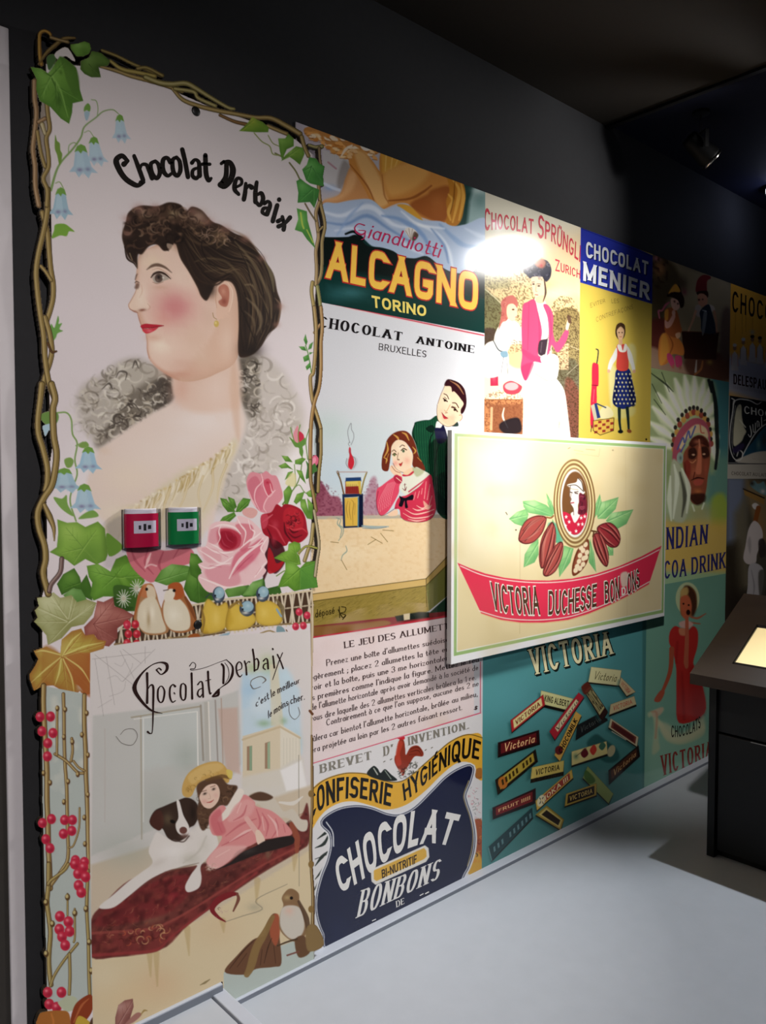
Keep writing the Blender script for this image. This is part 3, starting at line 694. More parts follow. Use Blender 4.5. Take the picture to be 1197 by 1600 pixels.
    A.fill('820,790 870,760 930,790 970,860 960,930 900,940 850,930 815,880', 'b3202e', 1, 3)
    A.curls('830,790 880,770 940,800 960,880 900,930 850,920 820,850', 22, ['5d0b18', 'd2434c', '40060f', 'c22c38'], (14, 34), (6, 12), .8, 21)
    for p, c in (('840,920 900,940 960,930 1000,960', 'd0404a'), ('850,960 900,1000 960,980', '5a0a16'), ('820,880 830,960 880,1030', '4a0812'), ('700,900 760,930 800,1000 830,1050', 'c84a54'), ('690,930 720,1000 740,1080', '5a0a16'), ('650,880 690,850 730,820', 'd46a74'), ('860,930 890,960 930,950', '4a0812')): A.line(p, [6, 16, 6], c, .8, 3)
    A.fill('640,830 690,820 690,900 650,930', 'c8485a', .8, 4); A.blob(750, 900, 30, 40, 'c84a5a', .6); A.blob(740, 1020, 26, 46, 'b8384a', .6)
    # big pink rose
    A.each('printed_rose'); A.fill('240,910 330,870 440,880 460,830 540,850 590,890 640,940 660,980 700,1000 690,1080 670,1130 690,1190 665,1230 680,1260 640,1310 580,1340 540,1370 400,1390 240,1430 160,1350 150,1300 180,1270 150,1210 190,1180 140,1100 150,1070 210,1060', 'e9c2c4', 1, 2.5)
    A.fill('300,940 400,930 480,980 480,1060 420,1100 340,1100 300,1030', 'b52c40', .9, 8); A.fill('310,960 390,950 450,1000 440,1070 370,1090 320,1040', '96152a', .8, 6)
    A.fill('440,900 560,900 580,980 520,1100 470,1090 490,990', 'd2707e', .8, 6); A.fill('440,1130 560,1060 640,1010 650,1080 560,1200 420,1300 400,1260', 'cf5f74', .75, 8)
    A.fill('200,1250 330,1210 440,1240 480,1350 380,1390 250,1350', 'd98d98', .7, 10); A.fill('180,1080 300,1100 330,1180 250,1200 200,1170', 'dfa2a8', .7, 6); A.fill('250,930 320,930 300,1040 230,1040', 'd8909a', .7, 6)
    A.blob(400, 1010, 50, 40, '7d0c20', .5); A.blob(470, 1230, 60, 30, 'd2607a', .6); A.blob(560, 1160, 50, 40, 'd0607a', .5)
    for p, w in (('250,930 330,900 430,920 480,970', 16), ('450,840 480,900 520,960 500,1060', 14), ('540,860 560,930 590,960 560,1030', 13), ('470,1090 540,1030 590,1000 640,960', 18), ('390,1320 430,1240 480,1170 560,1100 650,1040', 26), ('210,1070 280,1110 350,1120 420,1110', 18), ('160,1100 240,1150 330,1200 420,1150', 16), ('150,1210 230,1240 320,1210 400,1200', 18), ('160,1310 260,1350 370,1390 500,1370', 20), ('690,1000 640,1080 660,1120', 16), ('680,1190 640,1240 590,1310', 18), ('330,900 310,950 320,1000 300,1050', 12), ('540,1080 600,1060 660,1000', 14), ('230,1040 290,1070 340,1100', 12)):
        A.line(p, [w * .3, w, w * .35], 'f6e2e0', .85, 3)
    for p in ('480,980 470,1040 430,1090', '330,1000 350,1050 400,1080', '360,960 380,1010 420,1040', '410,940 430,990', '300,1110 380,1150', '560,900 570,960', '240,1220 330,1230', '420,1290 500,1200 580,1130', '600,1290 640,1230'): A.line(p, [3, 11, 3], 'b9485c', .6, 3)
    # ivy at the lower right
    A.part('printed_ivy')
    A.line('760,1300 830,1260 810,1340', 8, '6a8a3a'); A.line('930,1150 960,1090 1020,1060 1090,1090', 9, 'a9a356')
    A.leaf('855,1050 900,1030 945,1045 950,1090 920,1120 940,1150 950,1210 900,1220 820,1190 740,1160 800,1120 850,1100', '7aa63c', '557e28', '9cc460', ('930,1200 770,1160', '930,1190 890,1060'))
    A.leaf('830,1180 900,1200 945,1240 990,1190 1075,1180 1065,1260 1085,1390 1000,1400 940,1410 900,1420 850,1380 770,1390 800,1310 830,1260', '6f9e38', '497624', '90bc54', ('945,1240 940,1410', '945,1240 1060,1200', '945,1240 1070,1370', '945,1240 800,1370'))
    A.fill('945,1240 1075,1185 1065,1260 1085,1390 945,1405', '4f8a3c', .55, 3, False)
    # --- trellis with birds
    F(.26733, 180, 880); A.part('printed_trellis')
    A.poly('0,420 110,300 500,235 960,185 1155,155 1155,345 960,360 640,400 380,440 60,490 0,500', '4a3526')
    for x in range(20, 1160, 50):
        yt = 300 - x * .125; yb = 490 - x * .127
        A.line(np.array([(x, yt), (x + 30, yb)]) * .26733 + [180, 880], 11, 'd8cbb4', .95, smooth=False); A.line(np.array([(x + 30, yt - 4), (x, yb)]) * .26733 + [180, 880], 11, 'cbbda6', .95, smooth=False); A.line(np.array([(x - 12, yt + 90), (x + 40, yt + 84)]) * .26733 + [180, 880], 9, 'bfb198', .8, smooth=False)
    A.line('455,245 640,212 800,200 960,185 1150,160', 11, 'd2c2a4'); A.line('0,475 200,462 400,430 640,395 800,368 960,358 1155,345', [16, 14, 12, 10], '8a7350')
    A.line('0,490 200,470 400,442 640,405', 7, '4e3822'); A.line('1035,165 1035,350', 9, 'd8cab2'); A.line('1148,155 1155,300 1150,600', 10, 'd0c0a2')
    for x, y in ((140, 470), (200, 462), (280, 455), (320, 442), (430, 425), (500, 415)): A.blob(x, y, 16, 14, 'a08a62', .9, hard=1); A.blob(x - 4, y - 4, 7, 6, 'd4c49c', .9)
    A.line('480,400 520,440 570,465 630,460', [10, 9, 6], '8c7658'); A.line('850,410 900,395 940,408', 9, 'a08a60'); A.line('1000,390 1050,480 1060,500', [6, 9, 8], '6e5434'); A.line('560,440 600,400', 5, '8c7658')
    def bird(back, breast, head, belly):
        A.each('printed_bird'); A.fill(back, belly[0], 1, 2); A.fill(breast, belly[1], 1, 4)
        A.fill(head, belly[2], 1, 2.5)
    bird('135,190 170,130 215,120 240,170 260,240 300,320 310,400 240,420 170,410 130,360 108,320 120,250', '150,230 230,200 280,330 290,400 180,405 130,340', '160,130 200,120 225,140 235,180 190,200 150,190', ('a67850', 'd6c9b0', 'b9744a'))
    A.blob(215, 290, 20, 60, 'ece3d0', .8); A.blob(170, 300, 24, 60, 'e6dcc4', .7); A.blob(195, 330, 14, 60, '9c8058', .6); A.fill('185,130 225,140 238,190 225,215 190,205', 'd8cab0', .9, 3); A.blob(184, 152, 8, 9, '201510', 1, hard=1)
    A.line('160,140 140,190 130,240 110,320', [10, 18, 14, 6], 'a5572c', .8, 3); A.fill('258,470 330,458 356,520 270,540', '9a5a2c', 1, 2)
    bird('320,125 370,112 395,140 410,190 450,250 475,330 470,380 390,408 320,390 280,330 272,260 290,200', '290,220 360,200 420,260 440,340 420,390 330,390 285,320', '310,130 350,113 390,130 398,190 360,215 330,200 315,165', ('a0653a', 'dacfb8', 'a8542a'))
    A.fill('300,160 335,150 350,180 330,220 295,225 285,200', 'ddd2c0', 1, 3); A.blob(345, 160, 9, 9, '1c1210', 1, hard=1); A.line('283,160 310,155', 6, '6a5a50'); A.blob(340, 300, 44, 60, 'ece5d4', .7); A.line('410,200 440,260 470,330', [14, 22, 10], '7a4424', .9, 2)
    A.fill('425,430 490,415 498,498 430,520', '9a5428', 1, 2)
    for x, c, hd in ((585, 0, (605, 185, 36, 48)), (740, 1, (770, 265, 44, 46)), (890, 2, (862, 180, 38, 46))):
        pts = ('540,210 600,250 650,230 662,300 640,380 560,410 505,400 508,300', '670,250 720,240 800,290 820,340 760,385 660,390 645,340', '830,230 900,220 960,260 975,340 900,365 830,345 822,280')[c]
        A.each('printed_bird'); A.fill(pts, 'c9a63c', 1, 2, edge=('8a6a24', 26, .6)); A.fill(pts.replace('505,400', '540,390').replace('645,340', '690,340'), 'dcbc56', .6, 8)
        hx, hy, rx, ry = hd
        A.blob(hx, hy, rx, ry, '3c4656', 1, hard=1); A.blob(hx + 4, hy - 12, rx * .8, ry * .7, '93b2bf', 1, hard=1); A.blob(hx - 8, hy + ry * .55, rx * .55, ry * .22, 'dfe0dc', .9); A.blob(hx - rx * .55, hy + ry * .1, 5, 6, '10141a', 1, hard=1); A.blob(hx + 6, hy - 16, rx * .4, ry * .35, 'b9d0d6', .7)
    A.line('500,250 520,330 510,400', [8, 14, 8], '8a6a34', .8, 3); A.line('940,210 975,260 980,330', [10, 26, 8], '7a6a4a', .9, 3); A.line('945,270 970,310', 12, '8aa4b4'); A.line('530,200 560,180 590,230', 8, '37404c', .8); A.line('670,260 720,225 740,250', 14, '8d7038', .9)
    A.blob(590, 320, 26, 60, 'e9cf78', .6); A.blob(870, 290, 30, 40, 'e6cc70', .6); A.blob(735, 320, 30, 36, 'e2c664', .5)
    A.fill('510,440 555,450 545,545 492,548', '8ba9b8', 1, 2); A.fill('590,430 670,405 640,440 600,448', '8ba9b8', .9, 2); A.fill('945,370 985,380 1000,435 950,440', '7d98a0', 1, 2)
    # autumn leaves
    F(.21721, 40, 780); A.part('printed_autumn_leaves')
    A.each('printed_leaf'); A.leaf('515,730 560,740 630,705 640,770 700,790 780,835 730,880 660,930 660,1000 600,1060 540,1050 500,980 430,1000 420,920 490,850', 'a8695f', '7d3f3a', 'c79084', ('490,900 630,730', '490,900 760,840', '490,900 640,1000', '490,900 570,1040'))
    A.each('printed_leaf'); A.leaf('80,710 150,700 200,670 250,710 330,690 370,740 440,720 510,745 480,830 420,900 330,920 260,1000 160,1050 150,980 100,920 60,880 85,850 65,800 95,770', 'b3b585', '8a8a52', 'd3d3aa', ('310,880 200,690', '310,880 100,780', '310,880 70,880', '310,880 360,720', '310,880 490,760', '310,880 170,1030'))
    for p in ('300,860 180,700', '310,860 340,700', '300,880 90,790', '320,880 480,760'): A.line(p, [6, 10, 3], 'dcdcb8', .7, 2)
    A.each('printed_leaf'); A.leaf('400,930 430,980 490,970 520,1010 580,1020 560,1080 490,1110 480,1160 530,1240 520,1300 510,1420 470,1400 420,1410 390,1380 340,1420 290,1410 250,1370 200,1340 130,1340 60,1380 20,1270 60,1210 90,1150 55,1090 150,1060 190,1080 250,1110 260,1010 330,950', 'b7a34c', '9a5a2a', 'd2c872', ('265,1130 400,970', '265,1130 560,1040', '265,1130 70,1370', '265,1130 300,1400', '265,1130 500,1400'))
    A.fill('290,1130 480,1110 530,1240 515,1420 430,1410 400,1380 300,1250', 'a85a30', .65, 8); A.fill('130,1060 250,1120 200,1300 120,1340', 'a0622e', .5, 10)
    for p in ('265,1130 330,1020 400,960', '280,1120 420,1060 560,1030', '250,1140 150,1220 40,1320', '270,1150 330,1280 350,1400', '255,1150 240,1250 210,1340', '290,1140 400,1220 470,1330', '250,1120 130,1090 70,1100'): A.line(p, [8, 13, 3], 'e0d684', .75, 2)
    A.part('printed_berries'); A.berries('730,900 790,900 740,970 800,970 730,1035 800,1040 770,1080 768,1150 525,1130 595,1125 540,1195 555,1300 580,1335', 'bf2c38', r=27)
    F(.26733, 180, 880); A.berries('1075,285 1122,305 1055,370 1100,365 1060,430 1085,425 1112,465 1078,490 1090,540 70,365', 'c9354c', r=20)
    # --- lower left lattice
    F(.1875, 40, 1060); A.part('printed_twig_lattice')
    A.poly('140,60 500,130 530,700 545,1600 560,2700 180,2760 140,1000', 'b5bcb6')
    A.speck('140,60 500,130 530,860 180,880', 'd4d2c6', .8, 14, 3)
    for p, w in (('150,60 150,260 172,650 178,800 178,1000 185,1180 190,1400 200,1600 205,1750', 46), ('315,130 320,300 322,480 328,700 342,900 346,1100 352,1300 352,1500 300,1600 215,1720', 30), ('490,140 490,400 500,600 502,780 512,1000 518,1200 522,1400 530,1600', 38), ('245,630 340,690 430,780 480,790', 26), ('265,240 262,360 262,560 260,640', 22), ('385,500 392,600 378,690', 24), ('450,1080 445,1250 400,1390 360,1410', 16), ('400,690 440,740 490,770', 20)):
        A.vine(p, w, 'c6b280', '8f7344', '4a2e1a')
    for x, y in ((150, 790), (330, 260), (510, 290), (470, 470), (520, 640), (205, 870), (355, 860), (520, 970), (490, 1160), (320, 1030), (495, 1380), (390, 530), (435, 800), (265, 250), (320, 490)):
        A.blob(x, y, 17, 24, '5a3c22', 1, hard=1); A.blob(x - 5, y - 6, 10, 14, 'c0aa74', 1, hard=1)
    A.part('printed_berries'); A.berries('120,320 208,318 135,440 228,455 185,540 182,650 140,1205 215,1172 325,1180 390,1180 315,1295 385,1270 168,1340 203,1415 415,1515 490,1530', 'c02a44', r=38)
    F(.16708, 0, 1350); A.part('printed_twig_lattice')
    for p, w in (('455,0 452,200 440,360 460,520 472,650 458,850 462,1000 478,1130', 46), ('822,60 812,420 826,700 832,1000 840,1230', 34), ('725,745 600,900 510,1040 472,1140', 28), ('650,840 655,1050 648,1220', 30), ('632,280 632,480', 18), ('700,420 700,680 690,730', 20), ('640,0 600,60 480,150 450,190', 32)):
        A.vine(p, w, 'c0ac72', '8f7a48', '46301a')
    for x, y in ((430, 360), (432, 840), (805, 420), (835, 730), (855, 1000), (632, 310), (700, 460), (490, 560)): A.blob(x, y, 24, 32, '5a4024', 1, hard=1); A.blob(x - 6, y - 8, 14, 18, 'c4b27a', 1, hard=1)
    A.part('printed_berries'); A.berries('730,90 800,120 735,200 760,265 700,0 780,30 560,490 640,540 555,610 650,630 580,680 610,760 445,1200 575,1200 460,1310 530,1340', 'c22a42', r=46)
    A.part('printed_autumn_leaves')
    A.fill('580,1270 640,1230 720,1260 700,1350 620,1380 540,1300', 'b9bda0', 1, 3)
    A.fill('360,1420 420,1380 560,1370 640,1390 660,1500 640,1600 340,1600', 'a8682e', 1, 4); A.fill('660,1500 690,1340 760,1260 850,1220 870,1300 850,1400 760,1500', '8c3c1e', 1, 3); A.line('690,1480 760,1330 830,1260', [10, 22, 8], 'b5643a', .9, 3)
    A.fill('700,1500 740,1420 820,1460 860,1520 800,1600 700,1600', 'c4a23c', 1, 3); A.fill('860,1440 1000,1430 1050,1490 1000,1600 840,1600', '4a2c1a', .9, 5); A.line('480,1400 500,1480 480,1560', [16, 24], 'c87a3a', .8, 3)
    # --- room scene
    F(.26733, 180, 990); A.part('printed_room')
    A.clip(np.array([(141, 1020), (180, 1008), (300, 990), (400, 975), (484, 962), (486, 1100), (489, 1500), (430, 1560), (350, 1600), (215, 1640), (146, 1640), (140, 1300)]), .6, False)
    room = A.mask.copy()
    A.poly('-160,60 1140,-20 1150,1900 -160,2300', 'd9d2cf')
    A.poly('-130,480 200,440 500,400 640,360 720,330 740,760 560,1000 -140,1300', 'c3c2bd', .9, 6); A.poly('150,470 480,440 485,760 150,800', 'c6cac6', .8, 5)
    A.poly('600,440 715,430 730,820 650,800', 'c8aa9c', .8, 8); A.blob(420, 720, 110, 130, '9fa69c', .55); A.poly('520,400 545,400 560,760 525,760', 'b5b0a6', .7, 4)
    for p, w, c in (('95,490 500,425', 9, 'a59a84'), ('150,480 155,1200', 9, 'aaa08c'), ('480,460 484,770', 7, 'f0ece4'), ('500,420 515,740', 12, '9a9184'), ('545,400 556,740', 8, 'ece6dc'), ('585,390 600,750', 9, '9a9088'), ('620,380 630,760', 8, 'b59e90'), ('110,500 480,455', 5, 'ece8e2'), ('165,500 165,1100', 5, 'efece6'), ('-60,560 -60,1100', 7, 'c0b8b2')): A.line(p, w, c, .8, 2, False)
    # window view
    A.poly('740,230 1000,200 1080,330 1090,700 960,800 740,800', 'c2d6e2', .9, 12); A.blob(780, 330, 50, 50, 'a6c6de', .9); A.blob(800, 200, 40, 40, 'a9bf8c', .7); A.blob(890, 180, 60, 70, 'a4bb7c', .6); A.blob(1000, 250, 40, 40, 'c6dce6', .8); A.poly('905,180 950,180 985,540 910,540', 'd8cdb0', .8, 5)
    A.poly('742,240 742,440 800,420 790,250', 'b4cfe2', .6, 8); A.blob(1050, 640, 50, 70, 'a9c4c0', .7); A.blob(850, 420, 80, 60, 'd6e2e8', .8)
    A.poly('745,600 880,560 965,530 1080,600 1085,760 1080,900 745,900', 'd8c9ae', 1, 2); A.poly('965,530 1080,600 1085,900 965,900', 'e0d8c8', .9, 2); A.line('745,620 965,545 1080,610', 12, 'c8b492', .8, 2, False)
    for x in range(985, 1080, 18): A.line(np.array([(x, 610), (x, 770)]) * .26733 + [180, 990], 1.2, 'bcb49e', .8, smooth=False)
    A.poly('770,660 800,655 800,800 770,800', '9a7a62', .9, 2); A.poly('785,660 800,655 800,800 785,800', '8aa88a', .9, 2); A.poly('875,640 905,630 905,790 875,790', '9a7a62', .9, 2); A.poly('890,640 905,630 905,790 890,790', '9ab494', .9, 2)
    A.blob(870, 525, 50, 26, '8fae84', .7); A.blob(985, 510, 26, 26, '8fae84', .6)
    A.poly('740,840 960,790 1040,740 1100,730 1120,960 740,1020', 'd6cfc4', .9, 8); A.poly('965,800 1090,740 1120,900 1000,920', 'ece8e6', .9, 6)
    F(.30075, 130, 1180)
    A.poly('40,570 330,480 600,400 900,250 1200,150 1200,800 30,1300', 'cbb9a0', .9, 8); A.blob(230, 500, 220, 120, 'a3a89c', .5); A.blob(400, 260, 140, 180, 'a9aea4', .5)
    A.poly('30,1000 600,860 1200,480 1200,1200 30,1500', 'd9c6a2', 1, 6); A.blob(250, 1250, 300, 120, 'dcc29a', .8); A.blob(700, 900, 160, 110, 'd6bd98', .7); A.blob(100, 1150, 120, 110, 'dfcfae', .7); A.blob(400, 1180, 140, 110, 'd8b48e', .5)
    for p in ('540,900 550,1040', '380,1030 385,1200', '345,1020 350,1150', '905,650 900,770', '1100,520 1095,600', '725,860 730,920'): A.line(p, [34, 24, 6], 'b89c68', .5, 5, False)
    A.line('1120,0 1122,680', 3, '8a8070', .9, 1, False)
    # web on the left
    F(.21721, 40, 780)
    for p in ('480,1150 900,1100', '500,1120 780,1340', '580,1130 640,1480', '500,1150 560,1560', '680,1090 780,1290', '860,1060 860,1180', '930,1080 700,1310', '700,1080 830,1180'): A.line(p, 2.5, '8f8684', .7, .6, False)
    for p in ('590,1290 650,1270 700,1310 760,1220 770,1180', '600,1420 700,1380 720,1310', '640,1180 690,1200 720,1150', '520,1500 620,1440'): A.line(p, 2.5, '9a908e', .6, .6)
    # chaise, dog, girl
    A.mask = room; F(.30075, 130, 1180); A.part('printed_chaise')
    A.fill('40,860 110,770 240,650 420,600 640,560 800,480 980,380 1120,330 1165,250 1175,440 1120,500 920,620 700,770 560,870 440,960 380,1020 230,1035 40,1050', '6d3530', 1, 4)
    A.fill('60,860 200,740 420,640 560,620 560,700 420,830 120,890', '7a2a2c', .8, 8); A.fill('40,940 380,900 560,800 900,560 1120,440 1120,490 900,620 560,870 390,1015 40,1045', '7c3431', .9, 5)
    A.blob(300, 740, 90, 40, '4a201e', .6, -20); A.blob(700, 660, 160, 40, '4a2420', .6, -28); A.blob(350, 860, 110, 22, '8a6450', .5, -15); A.blob(460, 740, 60, 30, '8c2430', .7, -25); A.blob(170, 830, 80, 30, '5a2022', .6, -20)
    A.speck('50,860 420,620 620,560 1000,380 1160,300 1150,470 900,620 560,870 390,1015 50,1040', '2e1110', .5, 9, 21, .4); A.speck('50,860 420,620 620,560 1000,380 1160,300 1150,470 900,620 560,870 390,1015 50,1040', '9a5440', .35, 6, 22, .55)
    A.line('45,925 330,905 440,870 600,780 900,590 1130,470', [14, 12, 8], '9c4a42', .7, 4); A.line('40,1040 230,1028 380,1012 450,950 560,865 900,612', [16, 14, 8], '9a3a3a', .7, 5)
    rg = np.random.default_rng(5)
    for k in range(110):
        t = rg.random(); x, y = 50 + 1060 * t, 990 - 560 * t ** 1.25 - rg.random() * (60 + 110 * (1 - abs(2 * t - .8)))
        a = rg.uniform(-1.4, .6); r = rg.uniform(10, 34)
        A.line(np.array([(x, y), (x + r * math.cos(a) * .6, y + r * math.sin(a) * .6 + 4), (x + r * math.cos(a), y + r * math.sin(a))]) * .30075 + [130, 1180], 1.1, ['b9805a', '3a1614', 'a8402e', '5a2420', 'c09068'][rg.integers(5)], .55, .8)
    A.curls('150,930 300,890 460,880 420,960 330,1000 180,1000', 26, ['c98a58', 'b85a3a', 'd6a878', '541c1a'], (14, 30), (4, 7), .8, 33)
    A.line('1085,360 1110,430 1110,500', [30, 34, 20], '96503a', .9, 4); A.blob(960, 515, 18, 34, '7a5a48', .9)
    # hanging tassel
    A.line('800,720 760,725 700,755 670,800 700,840 740,865', [14, 30, 34, 26, 16, 6], '7d2428', 1, 2); A.line('800,720 806,750 780,810', [12, 18, 8], '7a4a3c', 1, 2); A.line('740,865 830,835 930,800 900,750 1060,670', [4, 6, 4], '9a8e78', .8, 1); A.blob(890, 790, 46, 26, 'a9a088', .6)
    A.curls('670,790 750,800 740,840 680,840', 8, ['c9a898', '3a1614'], (8, 16), (3, 5), .8, 35)
    A.part('printed_dog')
    A.fill('860,210 920,190 990,220 1040,290 1090,280 1130,330 1165,340 1160,390 1120,390 1070,330 1000,320 930,270', 'cfc4b4', 1, 3); A.fill('860,215 920,190 985,215 960,235 900,235', '5a4030', 1, 4); A.line('1020,245 1090,250 1140,215', [10, 22, 6], 'ddd5ca', 1, 2)
    A.fill('385,400 440,430 520,430 590,370 680,400 700,480 640,540 610,580 615,640 600,690 545,712 530,680 560,620 590,570 500,585 440,600 340,650 240,730 160,790 95,798 88,780 150,730 230,660 300,610 360,560 340,500 360,440', 'ded6cf', 1, 3)
    A.blob(470, 500, 80, 50, 'eae4df', .8); A.blob(560, 540, 60, 40, 'b9b4a4', .6); A.blob(630, 470, 40, 60, 'cfc8bc', .6); A.blob(390, 560, 60, 20, 'c9beb4', .5, -25); A.line('440,605 520,580 600,560', [4, 9, 4], '7d6a58', .6, 3); A.line('520,560 600,500 640,420', [6, 12, 6], 'c0b8ac', .6, 4); A.line('240,735 340,655 430,605', 5, '6a4a40', .5, 3)
    A.fill('345,345 370,290 420,265 480,240 540,220 590,250 600,310 580,360 550,380 540,420 490,450 440,430 410,380 370,380', '3a2a22', 1, 3)
    A.fill('345,345 370,295 405,290 420,350 400,390 370,380', '4a2a22', 1, 3); A.fill('485,240 500,240 520,310 550,370 545,410 520,420 490,400 480,360 495,320', 'e0d8d2', 1, 2.5)
    A.blob(440, 330, 30, 40, '6a5a44', .7); A.blob(520, 390, 20, 18, '6a443c', 1, hard=1); A.blob(525, 420, 26, 16, '6d5048', .9); A.blob(465, 345, 14, 9, '17100d', 1, 20, 1); A.blob(570, 300, 20, 60, '241914', .8); A.line('470,440 520,450 550,420', 7, '5a4a44', .8, 2)
    A.part('printed_girl')
    A.fill('520,210 515,160 545,95 610,50 690,32 735,55 760,110 750,145 700,120 640,125 590,160 560,215', 'c9a25c', 1, 2.5); A.fill('545,110 610,60 690,40 730,60 690,90 620,110 570,150', 'd9b878', .7, 5); A.curls('530,200 560,130 640,80 740,100 750,130 620,130 560,200', 24, ['9a7434', 'e2c890', '7a5a2a'], (8, 18), (3, 5), .5, 41)
    A.fill('590,160 640,125 710,110 750,150 800,160 790,200 750,260 700,270 640,380 610,380 590,300 600,240', '5a4030', 1, 4); A.curls('600,200 640,260 650,380 600,380 590,260', 16, ['3a281c', '7a5c44'], (10, 24), (4, 8), .7, 42); A.curls('720,150 800,170 770,250 720,260', 14, ['3a281c', '8a6a50'], (10, 22), (4, 8), .7, 43)
    A.fill('605,210 640,160 690,150 710,190 700,240 665,275 630,270 610,240', 'e3c3b0', 1, 2); A.blob(630, 240, 18, 14, 'd99a90', .6); A.blob(690, 210, 14, 14, 'dba49a', .5)
    A.blob(632, 200, 12, 7, '3a2a24', 1, -25); A.blob(678, 176, 11, 7, '3a2a24', 1, -25); A.line('642,246 662,243 678,232', [3, 7, 3], 'b34a48', .9, 1.5); A.line('615,190 640,182', 4, '6a4a3a', .7); A.line('662,166 685,158', 4, '6a4a3a', .7); A.line('655,200 662,222 650,226', 3, 'c49a88', .7, 1.5); A.line('640,130 720,110 765,120', [14, 22, 10], '6a4c2c', .8, 3); A.fill('745,75 775,85 770,125 750,110', 'd8c060', .9, 2)
    A.fill('655,320 720,260 760,280 830,205 890,240 900,265 980,290 1050,350 1085,410 1000,430 930,440 870,470 800,500 760,550 690,590 640,550 700,470 720,420 670,410', 'd98e8c', 1, 3)
    A.fill('740,280 800,180 830,180 830,210 780,290 720,345 700,330', 'e8dcd0', 1, 3); A.fill('640,560 700,480 800,470 850,480 760,550 690,590', 'e3b0aa', .8, 6); A.fill('660,330 710,280 725,350 740,400 690,415', 'c9686e', .8, 5); A.fill('790,260 850,230 890,250 870,310 800,340 750,340', 'e0a4a0', .8, 5)
    for p in ('740,420 820,360 900,330', '720,470 800,430 860,400', '930,300 960,360 950,420', '900,280 920,350 900,400', '1000,330 1010,380 980,430', '850,260 830,310 780,340', '700,350 720,400', '1040,360 1050,400'): A.line(p, [4, 12, 4], 'bd5a62', .6, 3)
    for p in ('760,450 840,400 890,380', '960,310 1000,360 1010,420', '820,250 800,300', '690,530 760,490', '930,320 940,390'): A.line(p, [4, 14, 4], 'efc9c2', .7, 3)
    A.line('850,330 900,400 925,460', [26, 28, 14], 'e0aca4', 1, 2); A.fill('895,400 915,390 945,440 930,470 905,460', 'e6c8b4', 1, 2)
    A.fill('690,595 760,560 820,510 900,470 960,440 1080,420 1090,460 1000,490 920,510 830,545 740,580', '2a2220', 1, 3); A.blob(860, 500, 50, 14, '48423e', .6, -15); A.curls('640,560 700,570 690,600 640,600', 12, ['e0d0c0', 'b99a88'], (8, 16), (3, 5), .8, 44)
    # birds at the foot
    A.each('printed_bird_background')
    A.poly('730,1130 800,1080 900,1060 1000,1000 1110,960 1200,980 1200,1300 730,1300', 'b9c2ba', 1, 2)
    A.each('printed_bird'); A.fill('735,1125 800,1040 880,960 940,935 950,880 985,825 1015,840 1020,940 1030,1080 990,1100 900,1110 840,1140', '6d4a34', 1, 2.5); A.fill('980,840 1015,830 1022,920 1000,990 970,930', 'a8583c', .9, 3); A.line('985,840 940,930 900,1000 870,1100 850,1140', [22, 40, 44, 30], '8c6f44', .95, 3)
    for p in ('760,1110 830,1020 890,960', '940,1080 960,1000 980,950', '1000,1080 990,990', '920,1090 930,1010', '800,1100 850,1030'): A.line(p, [3, 7, 3], '3a2418', .7, 2)
    A.each('printed_bird'); A.fill('1040,780 1032,740 1060,700 1090,695 1120,720 1125,770 1150,830 1165,900 1150,940 1110,970 1060,950 1020,900 1022,830', '8a6a4a', 1, 2.5); A.fill('1030,800 1080,780 1130,800 1150,890 1120,950 1070,950 1025,890', 'cfc6b8', 1, 4); A.blob(1070, 810, 30, 26, 'e0b4a0', .7); A.blob(1060, 740, 22, 16, 'b9a070', .8); A.blob(1082, 742, 8, 8, '17120e', 1, hard=1); A.line('1120,760 1160,850 1175,960', [14, 28, 16], '5a4230', .9, 3); A.fill('1100,960 1150,940 1180,1020 1120,1050', '6a4c34', 1, 3); A.line('1010,990 1060,970 1110,955', [8, 10], '4a3826', .9); A.line('1060,1040 1120,1020', 9, '7a4a40', .9)
    A.mask = None; A.each('printed_leaf')
    F(.25063, 180, 1400)
    A.leaf('0,760 20,680 60,650 110,640 115,690 90,770 60,800 0,840', 'a8756a', '7d4a44', 'c39a90', ('20,800 110,650',)); A.fill('60,800 130,730 165,740 110,790', 'a06a62', .9, 3); A.line('530,555 560,540 590,520', [4, 14, 5], '8c7a54', .9, 2); A.line('160,740 180,715 200,715', [5, 12, 5], 'a0844a', .9)
    # right edge twig of the lower picture
    F(.50125, 0, 800); A.part('printed_twig_lattice')
    A.line('970,300 972,500 970,800 972,1000', [4, 5, 6], 'c0ab8c', .9); A.line('966,620 974,630', 8, '6a4028')
    F(.50125, 0, 1150); A.vine('972,0 974,200 968,350 976,500 974,620', [7, 9, 10, 12], 'c0a874', '6d5030', '38240f')
    for y in (180, 400, 540, 610): A.blob(970, y, 9, 11, '8a6c3e', 1, hard=1)
    A.fill('955,600 985,590 1010,650 960,670', '8a7048', 1, 2)
    # --- vines
    A.part('printed_vines')
    V = A.vine
    F(.2, 40, 300)
    V('130,160 170,320 182,450 196,600 215,720 213,830 190,930 160,1020', 44); V('120,580 155,620 200,690', 30)
    V('150,980 186,1100 205,1230 190,1330 150,1450 120,1600', 44); V('175,1180 205,1250 240,1245', [20, 16], '6a4a2a', '4a3018', '2a1a0c')
    V('175,-20 168,150 142,300 100,480 82,620 92,780 115,960 140,1120 152,1300 180,1480 225,1610', 46)
    F(.2247, 40, 600)
    V('112,0 102,100 85,250 90,350 120,450 150,580 150,680 138,740', 44); V('180,0 205,100 190,180 196,360 215,480 205,600 180,710 128,790 85,890 92,1000 130,1120 138,1220 122,1320 158,1460', 48)
